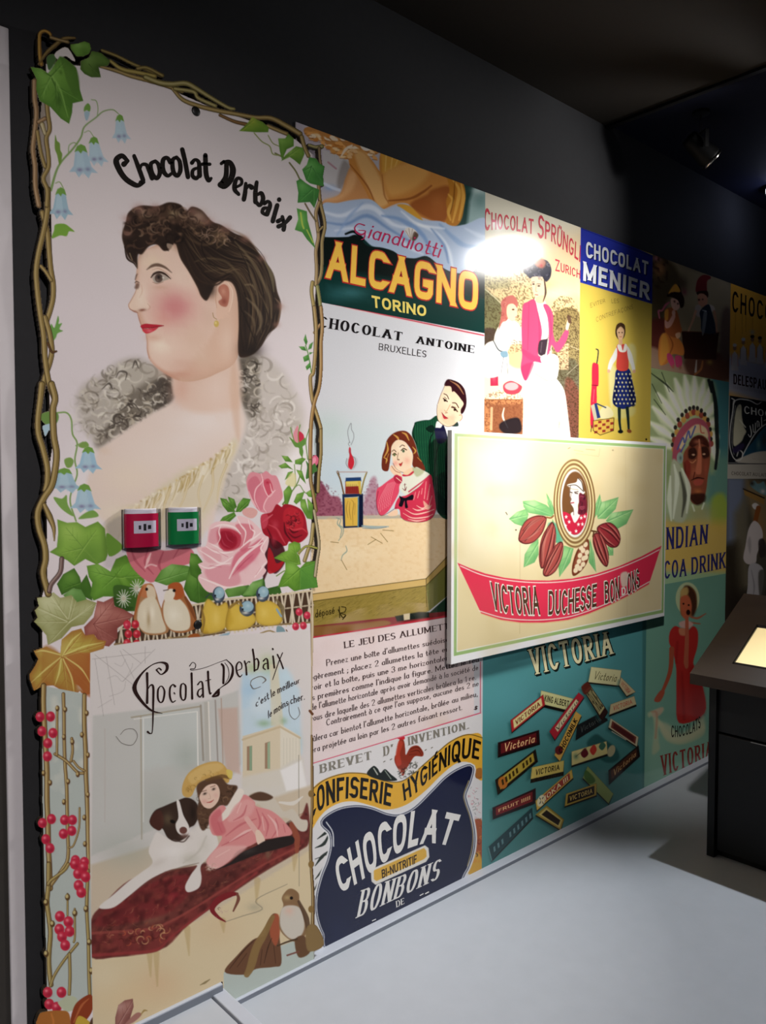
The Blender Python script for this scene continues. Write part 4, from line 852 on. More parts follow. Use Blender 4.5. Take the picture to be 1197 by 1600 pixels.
    V('130,840 165,920 195,1000 200,1090', [30, 46, 30, 8]); V('252,1215 240,1310 180,1390 165,1440', 34, 'a08a80', '6d5450', '3a2c26')
    F(.18379, 40, 40)
    V('135,330 122,260 118,150 122,70 160,45 205,65 215,90', [36, 36, 34, 30, 22], 'c09a50', '8a6428', '44300f'); V('110,330 180,230 260,160 330,110 420,105', [14, 34, 40, 36, 20], '8f7a4c', '66502a', '38280f'); V('215,100 280,120 360,140', 30, 'a89068', '75603a', '3a2a12')
    V('75,470 76,620 92,740 78,900 62,1050 80,1200 82,1360 112,1530', 44, 'b79a78', '8a6c4a', '44301c'); V('180,660 190,760 205,880 175,960 190,1080 195,1200 150,1300 185,1400 180,1530', 40); V('100,900 130,1080 165,1200', 34); V('110,820 165,790', 36, 'b79a78', '8a6c4a', '44301c'); V('140,840 165,920', [44, 30], 'cfc2a0', 'a89a70', '55462a')
    V('640,350 760,380 900,430 1060,470 1200,510 1330,555', [20, 34, 40, 42]); V('650,210 780,260 900,320 1020,370 1150,425', [26, 30, 30, 26], '9c8a54', '6d5e34', '332810'); V('720,300 820,370 960,400 1100,430', [30, 40, 36], 'b0a060', '8c7a3e', '443818')
    F(.24227, 230, 100)
    V('-60,30 0,25 100,75', [26, 24], '9c8a54', '6d5e34', '332810'); V('-10,85 80,120 160,130 250,125 320,160 400,210 520,280 560,290', [34, 36, 34, 26, 20], 'b0a474', '857a48', '3f3819'); V('165,160 230,230 330,270 450,300 560,320 700,345 800,350 900,400 985,450', [22, 30, 30, 28, 34, 36]); V('180,160 300,180 330,220 440,270', [26, 24], 'b5a874', '857a48', '3f3819'); V('470,330 560,370 640,390', [20, 26], '8c6a44', '6d4e2a', '33240f'); V('780,400 850,430 900,450', 26)
    F(.21231, 430, 180)
    V('195,160 215,230 245,300', [34, 30]); V('250,220 300,235 345,230', [22, 30], 'b0a070', '85804a', '3f3819'); V('325,240 330,320 345,420', [24, 20], 'a08a6a', '6d5a3c', '33240f'); V('320,520 335,650 360,760 365,830 345,930 345,1060 335,1180 300,1250', 26); V('325,640 300,720 312,830 318,900 300,1000 305,1130 300,1250', 26, 'c0a878', '94774a', '44301c'); V('105,350 150,410 180,470', 10, '8a8a50', '6a6a3a', '33331a'); V('0,280 60,310', 10, '8a8a50', '6a6a3a', '33331a'); V('220,650 260,720 300,780', 11, '8a7a50', '6a5a3a', '33281a'); V('315,860 350,820', 14)
    V('275,1230 268,1300 285,1420 300,1600', 28, 'c0aa70', '94803e', '443818'); V('310,1260 325,1350 340,1470 345,1600', 28, 'a8a468', '7d7a3e', '383818'); V('290,1600 330,1540', 22, 'c0a070', '946c3a', '442c14')
    F(.3, 440, 480)
    V('170,0 180,110 175,250 165,340 150,370 160,480 190,580 205,640 200,700', 20, 'c0aa78', '94773f', '44301a'); V('205,0 212,100 205,190 205,320 195,420 170,500 155,600 150,720 150,800', 20, 'c0a270', '96703c', '442c14'); V('205,640 205,760 195,860 190,960', 19); V('150,800 152,900 165,970 180,1060', 19, 'b09a6a', '85683a', '3f2c16'); V('165,1130 155,1220 140,1260 120,1320', 20, 'c0b080', '94804a', '443a1c'); V('170,1060 185,1150 195,1240 185,1320 175,1400', 18, 'c8bca0', '9a8a68', '44382a'); V('90,1280 130,1245 185,1255', 12, 'b5b060', '8a8a3e', '3f3f1a')
    A.line('155,340 140,250 125,200', 5, '5a8a3a')
    for o in ('125,140 135,180 128,200 115,170', '165,180 155,215 138,222 145,195', '90,205 120,205 130,228 105,222', '112,260 140,245 142,275 118,285', '165,235 145,235 145,248', '125,310 150,285 152,310 132,328'): A.leaf(o, '4f8f3a', '2f6a22', '73ac55')
    # ivy over the vines
    A.part('printed_ivy'); F(.18379, 40, 40)
    A.leaf('385,200 380,160 450,150 500,132 545,150 558,200 540,240 490,262 430,262', '6f9a42', '4c7228', '8fb860')
    A.leaf('470,300 540,270 560,215 640,230 720,300 700,340 620,350 640,440 560,440 500,410 465,370', '5a7a34', '3c5620', '7a9a50', ('540,330 630,430',))
    A.fill('180,270 240,240 260,290 200,380', '4a6a3a', 1, 3); A.fill('245,245 300,195 360,190 420,290 400,300 340,260 280,290', 'd8cfcc', 1, 3)
    A.leaf('40,350 130,365 190,405 220,370 290,260 350,290 430,360 445,440 460,540 490,640 400,660 395,740 370,835 300,790 210,690 120,640 90,540 95,460', '6b9a3c', '466f26', '8ab858', ('215,430 130,600', '215,430 370,800', '215,430 150,390', '215,430 330,310', '280,520 470,640', '250,480 270,690'), vw=1.6)
    A.fill('300,260 430,360 460,540 420,600 360,500 330,400', '4a6e2a', .6, 6); A.blob(280, 640, 30, 70, '3a5c20', .7); A.blob(300, 400, 16, 20, '4a7028', .8); A.line('230,430 300,560 360,780', [14, 18, 4], '8fbc5c', .6, 4); A.line('215,440 170,530 150,620', [10, 14, 4], '8ab858', .6, 4)
    F(.24227, 230, 100)
    A.leaf('592,432 640,390 680,340 710,360 740,370 785,410 780,440 700,440', '7a9a34', '557a24', 'b0b448', ('610,425 690,360',)); A.line('690,445 740,500 790,530 810,580 860,590', 7, '86914f'); A.line('780,460 810,510 850,530', 6, '86914f')
    A.leaf('845,480 890,480 910,450 945,480 945,530 900,550 870,620 855,560', '6d9a3a', '4a7428', '8cb658'); A.leaf('865,625 890,590 960,530 1005,540 1015,580 985,650 950,620 920,600', '739a38', '4c7426', '98bc58', ('870,620 980,545',))
    A.leaf('1000,680 1030,650 1045,600 1090,610 1110,640 1145,660 1135,720 1140,790 1090,780 1050,770 1025,750', '4f9440', '2f6c28', '72b060', ('1060,660 1140,780', '1060,660 1010,690', '1060,660 1030,750')); A.leaf('962,755 990,740 1020,765 1060,790 1110,810 1105,850 1078,930 1050,890 970,895 975,830', '489040', '2c6826', '6cac58', ('1070,800 1075,920', '1060,810 985,880')); A.leaf('965,930 1030,950 1035,1010 1060,1100 1085,1190 1030,1130 1000,1085 952,1070 975,1000', '549a40', '3a7a2c', '7cb85c'); A.line('990,960 1000,1030 1010,1060', 11, 'c0cc50', .8); A.line('1030,1070 1070,1150', 8, 'c0cc50', .8)
    # screw holes are cut dark
    F()
    A.fr = (1, 0, 0); A.part('printed_ivy')
    # --- lettering
    Dk = '17120f'
    F(.25, 175, 225)
    F(.24227, 230, 100)
    # 'Chocolat Derbaix' in the arch, drawn by hand (view units below)
    F(.50125, 0, 0); A.strokes('lettering_title', [
        ('398,502 380,486 362,500 372,530 390,556 412,572 430,578 448,568', [12.2, 15.9, 18.3, 18.3, 17.1, 17.1, 14.6, 11.0]), ('398,502 386,512', [11.0, 18.3]), ('448,568 440,570', [9.8, 18.3]),
        ('418,486 430,518 446,562', [12.2, 14.6, 14.6]), ('436,530 442,514 456,514 464,530 474,556', [7.3, 11.0, 13.4, 14.6]),
        ('484,502 470,512 474,540 488,556 498,540 494,514 484,502', [11.0, 13.4, 14.6, 13.4, 14.6, 13.4, 11.0]),
        ('532,506 520,492 508,500 508,530 522,548 536,540', [15.9, 12.2, 14.6, 15.9, 12.2, 9.8]),
        ('550,490 538,500 540,534 552,548 562,532 560,504 550,490', [11.0, 13.4, 14.6, 13.4, 14.6, 13.4, 11.0]),
        ('568,466 576,500 586,552', [14.6, 14.6, 14.6]),
        ('598,508 608,498 620,508 622,548', [13.4, 9.8, 13.4, 15.9]), ('620,522 602,530 600,548 612,556 622,544', [8.5, 12.2, 13.4, 11.0]),
        ('640,484 642,540 650,562 658,556', [14.6, 15.9, 14.6, 9.8]), ('630,512 654,512', [11.0, 11.0]),
        ('696,506 716,506 726,530 718,562 700,582 684,578', [11.0, 14.6, 19.5, 18.3, 14.6, 12.2]), ('706,508 704,550 690,574', [14.6, 15.9, 17.1]), ('690,510 698,504', 11.0), ('686,576 694,566', [17.1, 11.0]),
        ('736,584 752,574 752,560 740,556 732,572 732,592 744,606', [8.5, 9.8, 11.0, 11.0, 14.6, 14.6, 11.0]),
        ('766,572 764,600 760,622', [11.0, 14.6, 14.6]), ('766,590 776,578 784,584', [9.8, 9.8, 17.1]),
        ('800,568 796,600 796,630', [12.2, 14.6, 14.6]), ('798,630 810,640 820,620 814,602 802,608', [12.2, 12.2, 14.6, 13.4, 8.5]),
        ('824,634 836,628 842,640 832,668', [13.4, 9.8, 13.4, 15.9]), ('838,648 822,650 818,662 828,670', [8.5, 12.2, 12.2, 9.8]),
        ('864,640 856,668 850,690', [14.6, 14.6, 14.6]), ('870,622 870,623', 14.6),
        ('866,690 880,684 886,700 884,716', [14.6, 11.0, 13.4, 14.6]), ('904,678 888,696 868,706', [14.6, 11.0, 14.6]), ('880,676 884,690', [12.2, 11.0])], Dk)
    F(.26733, 180, 990); dk = '2c1a18'
    A.strokes('lettering_title', [
        ('240,212 268,238 300,214 300,180 264,168 210,186 150,240 112,316 150,390 210,448 275,466', [10, 6, 16, 20, 8, 6, 12, 26, 18, 12, 3]), ('268,212 256,202 240,212', [10, 8, 6]),
        ('186,232 188,320 186,404', [16, 12, 16]), ('188,330 206,302 222,312 222,400 218,560 206,584 190,574', [5, 8, 14, 13, 6, 6, 13]),
        ('262,308 250,330 250,380 264,402 280,390 288,340 276,310 262,308', [6, 11, 12, 7, 11, 12, 7, 6]),
        ('350,308 336,298 320,320 320,370 334,400 352,392', [14, 7, 11, 12, 8, 6]), ('344,345 348,352', 7),
        ('398,290 384,304 382,360 394,388 410,376 412,310 398,290', [6, 11, 12, 7, 11, 12, 6]),
        ('446,232 448,300 450,380', [13, 11, 13]), ('482,298 498,280 510,294 514,370', [9, 7, 11, 12]), ('510,318 488,330 482,356 496,370 510,350', [6, 8, 11, 9, 5]), ('542,222 546,300 554,350 562,346', [13, 12, 11, 5]), ('528,276 558,268', 5),
        ('434,190 452,168 470,180 464,204 440,206 452,214 520,200 600,170 650,152', [6, 4, 5, 5, 4, 3, 3, 4]), ('650,152 684,190 684,240 660,284 622,312 600,330', [4, 10, 16, 10, 5, 4]), ('622,178 634,200 632,290', [12, 13, 13]), ('640,170 660,200 664,250 640,296', [3, 4, 4, 3]), ('606,328 590,346 568,368 600,360 604,340', [14, 16, 6, 14, 16]),
        ('712,216 738,204 738,176 722,166 708,190 712,230 728,252 742,240', [4, 6, 8, 7, 11, 11, 8, 4]), ('756,160 764,190 768,240', [9, 10, 11]), ('764,180 778,164 786,166', [5, 5, 9]), ('804,92 812,150 814,218', [11, 11, 10]), ('814,214 832,206 838,168 828,146 814,156', [8, 8, 11, 8, 4]), ('866,160 880,146 890,156 894,204', [9, 6, 10, 11]), ('890,172 870,180 866,200 878,210', [5, 8, 9, 6]), ('922,132 926,160 930,200', [10, 10, 10]), ('920,88 922,92', 10), ('948,122 966,160 982,204', [9, 8, 9]), ('978,112 954,170 920,270', [6, 6, 4])], dk)
    A.strokes('lettering_flourish', [('790,300 800,270 850,250 880,270 860,290', [3, 5, 4, 8, 3]), ('792,300 810,322 850,310', [6, 5, 3]), ('1015,400 1020,470 1050,500 1078,470 1070,430', 3), ('30,590 60,560 110,560 130,600 100,650 40,640 5,600', 3)], '77706a')
    A.write('c\'est le meilleur', '822,430 950,352 1080,285', '820,385 945,305 1078,252', dk, tv=.15, th=.08, gap=.13, space=.3, name='lettering_slogan')
    A.write('le moins cher.', '895,495 1000,425 1108,385', '893,450 998,378 1105,338', dk, tv=.15, th=.08, gap=.13, space=.3, name='lettering_slogan')
    F()
    # the foot of the board is cut to stand on the two skirting levels
    X, Z = np.meshgrid(A.gx, A.gz); A.a[(Z < 0.013) | ((X < 1.122) & (Z < 0.083))] = 0
    return A

# ================================================================ artwork of the posters on the wall
POSTER_Y = WALL_Y - 0.004
_sc = POSTER_Y / 1.938                                # the seams were measured with the print at 1.938 m
def _zz(z): return CAM_H + (z - CAM_H) * _sc
A_L, A_R, M_L, M_R, N_R, Q_R, R_L = [v * _sc for v in (1.40, 2.252, 2.861, 3.447, 4.263, 5.40, 3.435)]      # column edges along the wall
TOP_Z, FOOT_Z = _zz(2.556), 0.012
Z_A, Z_B, Z_C, Z_D, Z_E, Z_F, Z_G = [_zz(v) for v in (2.042, 0.622, 1.60, 2.028, 0.99, 1.957, 1.507)]           # seams between rows

def art_almond():
    A = Art(POSTER_Y, (A_L, A_R, Z_A, TOP_Z), 1 / 460, 1 / 640, '12302d'); F = A.frame
    F(.33417, 440, 170)
    A.poly('0,0 1000,300 1000,620 0,560', 'b9b2b8'); A.poly('820,280 1000,360 1000,640 820,620', '8ea7a6'); A.fill('850,330 900,350 880,430 860,560 800,560 840,450', '22403c', 1, 10); A.blob(930, 430, 40, 50, '5f7f7c', .7); A.blob(920, 380, 40, 20, 'c2d2d0', .8)
    A.poly('60,20 330,120 330,250 60,250', 'b9b0bb'); A.blob(140, 80, 60, 40, 'cfc8d2', .7)
    A.part('printed_box'); A.fill('190,190 310,230 320,290 270,370 200,350', 'c4bfc0', 1, 3, False); A.fill('290,240 325,290 270,380 260,330', '8d8480', .8, 8); A.line('218,250 255,280', 8, '9a5060', .5, 3)
    A.part('printed_almonds')
    rg = np.random.default_rng(9)
    A.fill('108,90 190,80 300,110 380,140 470,180 450,210 380,230 300,235 240,200 190,150 120,130', 'c08348', 1, 2)
    for k in range(70):
        x = rg.uniform(110, 470); y = 92 + (x - 110) * .27 + rg.uniform(-6, 86) * min(1, .3 + (x - 100) / 200); 
        if y > 236: continue
        a = rg.uniform(-40, 60); A.blob(x, y, rg.uniform(12, 20), rg.uniform(6, 10), ['e8a860', 'f2cf9c', 'c9823e', 'f0dcc0', 'd89850'][rg.integers(5)], .95, a, 1); A.line(np.array([(x - 12, y + 8), (x + 10, y + 10)]) * .33417 + [440, 170], 3, '7a3f18', .6)
    A.blob(395, 172, 28, 24, 'ece4da', 1, 30, 1); A.line('280,220 300,190 330,170', [6, 14, 6], 'f2e0c8', .9)
    A.part('printed_legs')
    A.fill('470,190 560,210 640,240 560,300 500,320 460,300', 'c8863c', 1, 3); A.fill('475,195 575,225 560,250 480,310 470,260', 'd9a044', .9, 4)
    for p in ('490,200 485,290', '520,210 510,290', '550,220 530,270'): A.line(p, [6, 10, 4], 'f0c878', .7, 3)
    A.fill('195,430 270,400 300,320 330,270 400,330 430,430 340,440 250,445 195,450', 'c98e5a', 1, 4); A.fill('200,425 280,395 320,300 350,310 330,380 260,430', 'e0ac78', .8, 8)
    A.fill('313,210 335,190 370,190 400,215 430,250 470,300 520,280 600,240 700,270 790,310 800,420 780,520 740,530 680,515 640,500 600,450 560,440 520,450 480,468 450,470 420,440 390,380 350,310 320,270', 'c88642', 1, 2.5)
    A.fill('340,210 380,200 420,250 460,320 480,380 500,440 460,460 430,420 390,340', 'e2b274', .85, 8); A.fill('480,300 600,250 690,290 640,360 560,400 500,400', 'e0a65c', .85, 12); A.fill('600,450 680,400 700,380 780,360 790,420 770,520 700,520', '8d4a22', .8, 8); A.line('500,430 600,420 660,390 700,360', [6, 14, 8], '7a3e1c', .7, 4); A.blob(730, 440, 50, 60, 'b5703a', .6); A.line('470,310 480,400 500,440', [4, 8, 4], '9a5a2a', .6, 3); A.line('320,260 400,360 440,450', [4, 8, 4], '8a4a22', .7, 3)
    for x, y in ((330, 195), (345, 200), (322, 212), (318, 225)): A.blob(x, y, 12, 9, 'e8bc86', .9, 30, 1); A.line(np.array([(x - 6, y + 9), (x + 8, y + 8)]) * .33417 + [440, 170], 2, '8a4a22', .7)
    A.fill('540,450 600,455 660,520 640,525 590,500', 'd09a3a', 1, 3)
    A.part('printed_yellow_dress')
    A.fill('775,308 840,335 860,390 855,450 840,520 810,550 770,535 775,490 770,430 785,380', 'b5762a', 1, 3)
    for p in ('800,330 830,380 820,450 800,530', '840,350 850,420 830,520', '780,400 800,430 780,480 790,520'): A.line(p, [6, 18, 8], 'e0ac50', .8, 4)
    A.line('810,340 805,420 790,490', [4, 9, 4], '6a3c14', .6, 3)
    A.part('printed_blue_cloth')
    A.fill('190,450 260,440 340,425 420,425 480,470 540,455 600,490 660,522 740,525 800,548 860,540 960,520 960,745 880,770 800,765 740,735 680,690 620,700 560,690 520,665 470,650 420,640 370,600 300,600 190,590', 'a9b9d2', 1, 3)
    for p, w, c in (('190,480 280,500 380,460 440,470 520,540 620,560', 26, 'e2e8f2'), ('200,530 300,540 400,500 500,560 600,620', 18, '6484b4'), ('470,500 560,520 660,590 700,680', 24, '6f90c0'), ('640,540 720,580 780,660 800,740', 22, 'dfe6f0'), ('740,540 800,600 860,640 950,640', 26, '7c9ac4'), ('700,560 760,640 780,720', 14, '5878ac'), ('860,560 920,590 960,600', 20, 'c9d6e6'), ('250,570 340,560 420,600', 14, 'dbe2ee'), ('560,480 640,540 760,560', 14, 'eef1f6'), ('380,440 320,500 260,590', 16, '8aa4cc'), ('540,600 600,650 660,680', 16, 'd6deec')):
        A.line(p, [w * .4, w, w * .4], c, .7, 7)
    A.blob(225, 370, 40, 20, '8ea8d0', .8); A.line('200,350 240,370 270,380', 14, 'd5deee', .8, 4)
    A.part('printed_shell'); A.fill('575,570 590,555 615,560 635,580 630,605 610,615 595,600', 'd8d2cc', 1, 2); A.fill('620,575 640,590 625,615 610,612', '4a3428', .9, 3)
    for p in ('605,612 580,570', '605,612 595,560', '605,612 612,562', '605,612 626,575'): A.line(p, 2.5, '8a7868', .8)
    A.part('printed_dark_ground'); A.fill('190,600 300,600 350,590 400,640 470,650 520,665 560,690 620,700 680,690 740,735 800,765 880,770 960,745 960,1080 0,1000 0,600', '101917', 1, 2); A.poly('0,700 960,880 960,1060 0,960', '12332f', 1, 14); A.blob(320, 860, 110, 40, '3f7478', .7); A.blob(250, 870, 60, 40, '26575a', .5)
    A.line('300,585 340,575 380,610', [10, 16], '0e1614', 1, 3)
    A.write('ALCAGNO', '208,790 560,868 916,948', '218,612 560,690 920,772', 'b5302f', tv=.25, th=.19, sq=3.4, gap=.14, grow=.035, name='lettering_brand_outline', dz=.0003)
    A.write('ALCAGNO', '208,790 560,868 916,948', '218,612 560,690 920,772', 'f0bf50', tv=.25, th=.19, sq=3.4, gap=.14, name='lettering_brand', dz=.0006)
    A.write('TORINO', '424,928 675,972', '420,872 677,922', 'e3cf6c', tv=.22, th=.2, sq=2.3, gap=.16, name='lettering_city')
    A.strokes('lettering_script', [('388,545 360,538 342,556 350,578 376,588 392,572 360,568', [6, 5, 6, 8, 8, 5, 4]), ('392,572 386,604 372,612', [6, 6, 3])], 'b5305c')
    A.write('ianduiotti', '402,604 560,645 735,697', '416,530 570,570 745,622', 'b5305c', tv=.11, th=.07, slant=.2, gap=.13, name='lettering_script')
    return A

def art_match_game():
    A = Art(POSTER_Y, (A_L, A_R, Z_B, Z_A), 1 / 440, 1 / 600, 'd5d6db'); F = A.frame
    F(.33417, 440, 480)
    A.poly('0,500 1000,560 1000,1000 0,1000', 'c9d6d8', .7, 60); A.blob(230, 560, 90, 90, 'bcd0c8', .5); A.blob(260, 780, 120, 120, 'bfd2e0', .6); A.blob(700, 500, 160, 200, 'dfe0e4', .6)
    A.line('140,-38 300,-2 945,132', 6, 'c23a4c', smooth=False); A.line('300,4 945,140', 3, 'e8d0d0', .8, smooth=False)
    A.part('printed_hedge')
    A.fill('150,900 190,830 230,880 270,890 290,960 290,985 150,985', '9a5a6c', 1, 5); A.fill('150,830 180,810 205,860 180,930 150,930', '8a4a5c', .9, 6); A.fill('385,900 405,850 420,800 440,795 450,840 470,880 470,980 385,980', 'a87a8a', .8, 8)
    A.speck('150,830 200,820 290,900 290,985 150,985', '6a2c40', .7, 3, 5); A.speck('385,860 430,800 470,860 470,980 385,980', '8a4a62', .6, 3, 6)
    A.part('printed_table')
    A.poly('140,978 790,968 800,1140 675,1268 140,1340', 'e9cfa6'); A.poly('140,978 790,968 790,985 140,992', 'a9a59a', .8, 2); A.blob(300, 1150, 200, 60, 'f0dcb8', .6); A.speck('150,1000 790,990 790,1140 670,1260 150,1330', 'd9b482', .4, 5, 7)
    A.poly('140,1340 675,1268 675,1302 140,1376', 'cfae6c'); A.poly('675,1268 800,1140 800,1180 675,1302', 'b89a58'); A.poly('140,1376 675,1302 690,1420 640,1440 140,1495', '94803e'); A.poly('675,1302 800,1180 800,1330 690,1420', '6f7038')
    A.line('140,1342 675,1270 795,1145', 3, '4a3c1c', .9, smooth=False); A.line('140,1376 675,1302 798,1182', 4, '54441c', .9, smooth=False); A.line('676,1268 678,1400', 3, '4a3c1c', .8)
    rg = np.random.default_rng(3)
    for k in range(240):
        t = rg.random(); x = 145 + 530 * t; y = 1378 - 74 * t + rg.uniform(4, 108); A.line(np.array([(x, y), (x + 16, y - 9)]) * .33417 + [440, 480], 1.0, ['6a5a20', 'c0aa58', '4a4018'][k % 3], .5)
    A.poly('690,1430 800,1330 810,1440 700,1450', '1f3a2a'); A.poly('150,1490 640,1435 800,1420 800,1450 150,1540', '7a2a2c'); A.poly('530,1445 640,1425 690,1425 690,1450 540,1470', '1c2420', 1, 3); A.poly('570,1435 600,1430 600,1460 572,1464', 'd0c0a0', 1, 2)
    A.fill('130,1500 200,1490 350,1480 480,1465 480,1490 130,1540', '8a6a34', .8, 4); A.line('120,1548 480,1494 800,1440', 7, 'c02c3c', smooth=False)
    A.poly('100,1555 480,1500 830,1440 900,1700 900,2800 100,2800', 'ead9d8'); A.speck('100,1555 830,1445 900,2400 100,2400', 'd8bcb4', .35, 26, 8); A.blob(740, 2000, 60, 110, 'd9b89a', .5)
    A.write('déposé', '158,1452 248,1432', '156,1414 246,1396', '3f3418', tv=.14, th=.1, gap=.14, name='lettering_small')
    A.strokes('lettering_monogram', [('265,1415 285,1450 300,1440', 5), ('280,1400 300,1405 295,1425 275,1430 300,1440 285,1460', 4), ('272,1452 270,1400', 4)], '3f3418')
    # matchbox tower and flame
    F(.1625, 490, 640); A.part('printed_matchbox')
    A.poly('276,812 475,808 475,1130 285,1140', '1d2c4c'); A.poly('298,848 430,838 425,1118 305,1122', 'd9b04c'); A.line('430,838 428,1130', 10, '5a8a9a'); A.line('298,848 430,840', 6, 'b0c0c0'); A.poly('440,830 475,820 475,1130 440,1130', '141c34')
    A.poly('305,690 450,660 450,810 305,810', '8d2f28'); A.poly('310,655 455,650 460,690 305,695', '24406c'); A.poly('310,690 450,685 450,735 310,740', 'd8c060'); A.poly('425,690 455,685 455,810 440,810', 'd0b04a')
    for x in range(315, 425, 14): A.line(np.array([(x, 720), (x + 3, 805)]) * .1625 + [490, 640], 1, '5a1a18', .8)
    for p in ('330,880 315,950 330,1040', '365,870 385,900 375,1000 380,1110', '350,890 345,980 360,1060', '400,900 395,1010'): A.line(p, [2, 5, 2], '6a4c1c', .8)
    A.line('228,595 260,680 290,810', [12, 14], '7a5c34'); A.line('512,600 480,690 455,810', [12, 14], 'a08c44'); A.line('228,600 512,600', 12, 'b9a8a4'); A.line('235,590 250,625', 4, '3a2c20'); A.line('220,600 260,690 285,800', 3, '3a2c20', .8); A.line('516,600 486,690 462,800', 3, '4a3c20', .8)
    A.part('printed_flame'); A.fill('315,500 320,470 345,470 380,450 420,470 425,520 400,560 380,580 350,580 325,560', 'bfc4c8', .9, 2); A.fill('345,360 358,375 362,420 385,470 390,520 370,570 350,570 332,540 335,490 345,440 338,400', 'c42c3a', 1, 2)
    for p in ('350,320 335,270 330,200 360,130 365,190 385,230 385,280 360,340', '345,350 335,330 345,310', '375,450 400,470 405,520 385,560', '320,470 312,520 335,560', '352,380 345,430'): A.line(p, 4, '5a5a60', .9)
    for p in ('220,1040 260,1060 250,1110 285,1140 280,1200 240,1260', '240,1050 230,1100 270,1150 255,1230', '310,1310 320,1360 280,1400 265,1450'): A.line(p, [6, 13, 6], '9fb2a4', .8, 1.5); A.line(p, 2.5, '5a6a64', .8)
    for p in ('165,1272 240,1280', '270,1450 320,1540', '522,1298 600,1248', '555,1225 660,1285', '645,1190 712,1272', '665,1158 768,1166'): A.line(p, 5, '7a6434')
    A.line('470,1120 560,1130 720,1125', [20, 26, 10], '8aa4ac', .8, 4); A.line('470,1140 600,1145 700,1130', 6, '4a6c84', .7, 2)
    # boy
    F(.14995, 600, 580); A.part('printed_boy')
    A.fill('290,660 315,560 330,530 420,510 480,505 560,465 600,600 700,660 700,1475 560,1470 520,1200 400,1000 330,760', '16402c', 1, 2, True)
    A.fill('500,1150 620,1050 700,1100 700,1475 560,1470 520,1300', '141c1c', .7, 8); A.fill('640,900 700,860 700,1100 650,1100', '2a1a2c', .8, 8)
    for i in range(17):
        x = 325 + i * 24; y0 = 540 - (i * 4 if i < 10 else 0) + (max(0, i - 9) * 26); A.line(np.array([(x, max(y0, 500)), (x + 10, y0 + 260), (x + 40, 1060 + i * 24)]) * .14995 + [600, 580], .9, '3f9a5c', .75)
    A.line('325,540 300,640 340,760', 7, '0e1a12'); A.line('530,620 480,720 470,960', [6, 14, 5], '0c1812', .9); A.line('570,760 540,900 520,1120', 6, '0c1812', .9); A.fill('440,590 500,560 530,600 500,640 450,620', '0d1f18', .9, 3)
    A.fill('555,520 620,560 700,590 695,650 660,680 600,600 540,595', 'e2e2e0', 1, 2); A.fill('530,600 590,590 620,560 660,680 640,730 590,755 550,730', '1b1a38', 1, 2); A.fill('700,560 760,525 775,570 720,575', '2a3a34', 1, 2)
    A.fill('640,140 620,200 590,250 565,330 552,420 560,500 600,550 660,575 710,570 760,530 790,520 810,500 815,460 800,440 830,400 850,300 800,200 720,150', 'e8d0b0', 1, 2)
    A.fill('600,480 660,560 740,540 700,470', 'e0b090', .5, 8); A.blob(720, 480, 40, 40, 'e0a890', .6); A.blob(600, 420, 30, 40, 'e4b498', .5); A.blob(660, 300, 50, 60, 'f2e4c8', .7)
    A.fill('630,150 650,95 690,85 780,120 840,190 860,290 855,370 830,430 805,445 800,400 830,340 800,290 770,250 730,210 710,215 695,160', '33141a', 1, 2); A.line('690,100 770,150 830,240', [6, 18, 6], 'b98a5a', .8, 3)
    A.line('555,350 552,430 565,510 620,560 670,578 730,560', 4, '5a3424', .9); A.line('640,135 595,240 560,340', 4, '5a3424', .9); A.line('785,460 810,455 815,490 790,520', 5, 'a05a3c', .9)
    for p, w in (('625,235 655,250 675,290', 8), ('715,330 750,335 778,380', 9), ('620,285 640,300 660,315', 12), ('705,375 735,385 765,420', 12), ('630,270 655,290', 5), ('710,365 750,380', 5)): A.line(p, w, '3a2018')
    A.blob(635, 305, 12, 12, '2a1812', 1, hard=1); A.blob(738, 402, 13, 13, '2a1812', 1, hard=1); A.line('690,350 650,420 630,405', 5, 'b57a5a', .9); A.line('640,435 660,432', 6, '7a4434'); A.fill('603,432 630,465 665,490 640,498 620,488', 'b5303a', 1, 2); A.line('603,432 635,470 668,490', 4, '5a1a1c')
    # girl
    A.part('printed_girl')
    A.fill('-20,900 10,800 30,720 80,660 150,625 230,625 290,680 330,770 360,880 400,950 430,1020 400,1040 300,990 300,860 240,760 160,720 90,800 70,880 60,960 40,1040 -20,1020', '6a2c1e', 1, 2)
    for p, w in (('100,660 140,690 160,730', 22), ('190,640 230,660 260,720', 22), ('30,740 40,820 0,900', 20), ('300,790 330,830 310,860', 18), ('350,900 390,940', 14), ('50,860 20,940', 14), ('0,900 30,920 20,960', 16)): A.line(p, [w * .4, w, w * .4], 'd0a04c', .9, 3)
    A.fill('75,800 110,735 160,715 230,745 270,820 300,870 295,950 270,1020 220,1060 150,1030 105,980 85,900', 'ecd2b4', 1, 2); A.blob(120, 960, 34, 34, 'e59488', .7); A.blob(240, 930, 40, 44, 'e59a88', .6); A.blob(170, 800, 50, 40, 'f3e4cc', .7)
    for p, w in (('85,835 105,820 125,840', 7), ('165,790 190,770 215,780', 7), ('90,870 110,855 130,870', 9), ('180,825 205,805 235,820', 10), ('150,850 140,910 160,920', 4), ('140,922 160,925', 5)): A.line(p, w, '4a2818')
    A.blob(108, 872, 12, 14, '5a6a40', 1, hard=1); A.blob(203, 832, 13, 15, '4a5a40', 1, hard=1); A.fill('155,965 175,960 195,945 185,980 170,990', 'b0302e', 1, 2); A.line('95,960 130,1020 200,1055 270,1030', 4, '6a3020', .9)
    A.fill('60,1000 90,980 130,1020 180,1060 185,1120 130,1100 75,1050', 'ecc8a8', 1, 2); A.line('80,990 120,1040 170,1060', 4, '7a3a28')
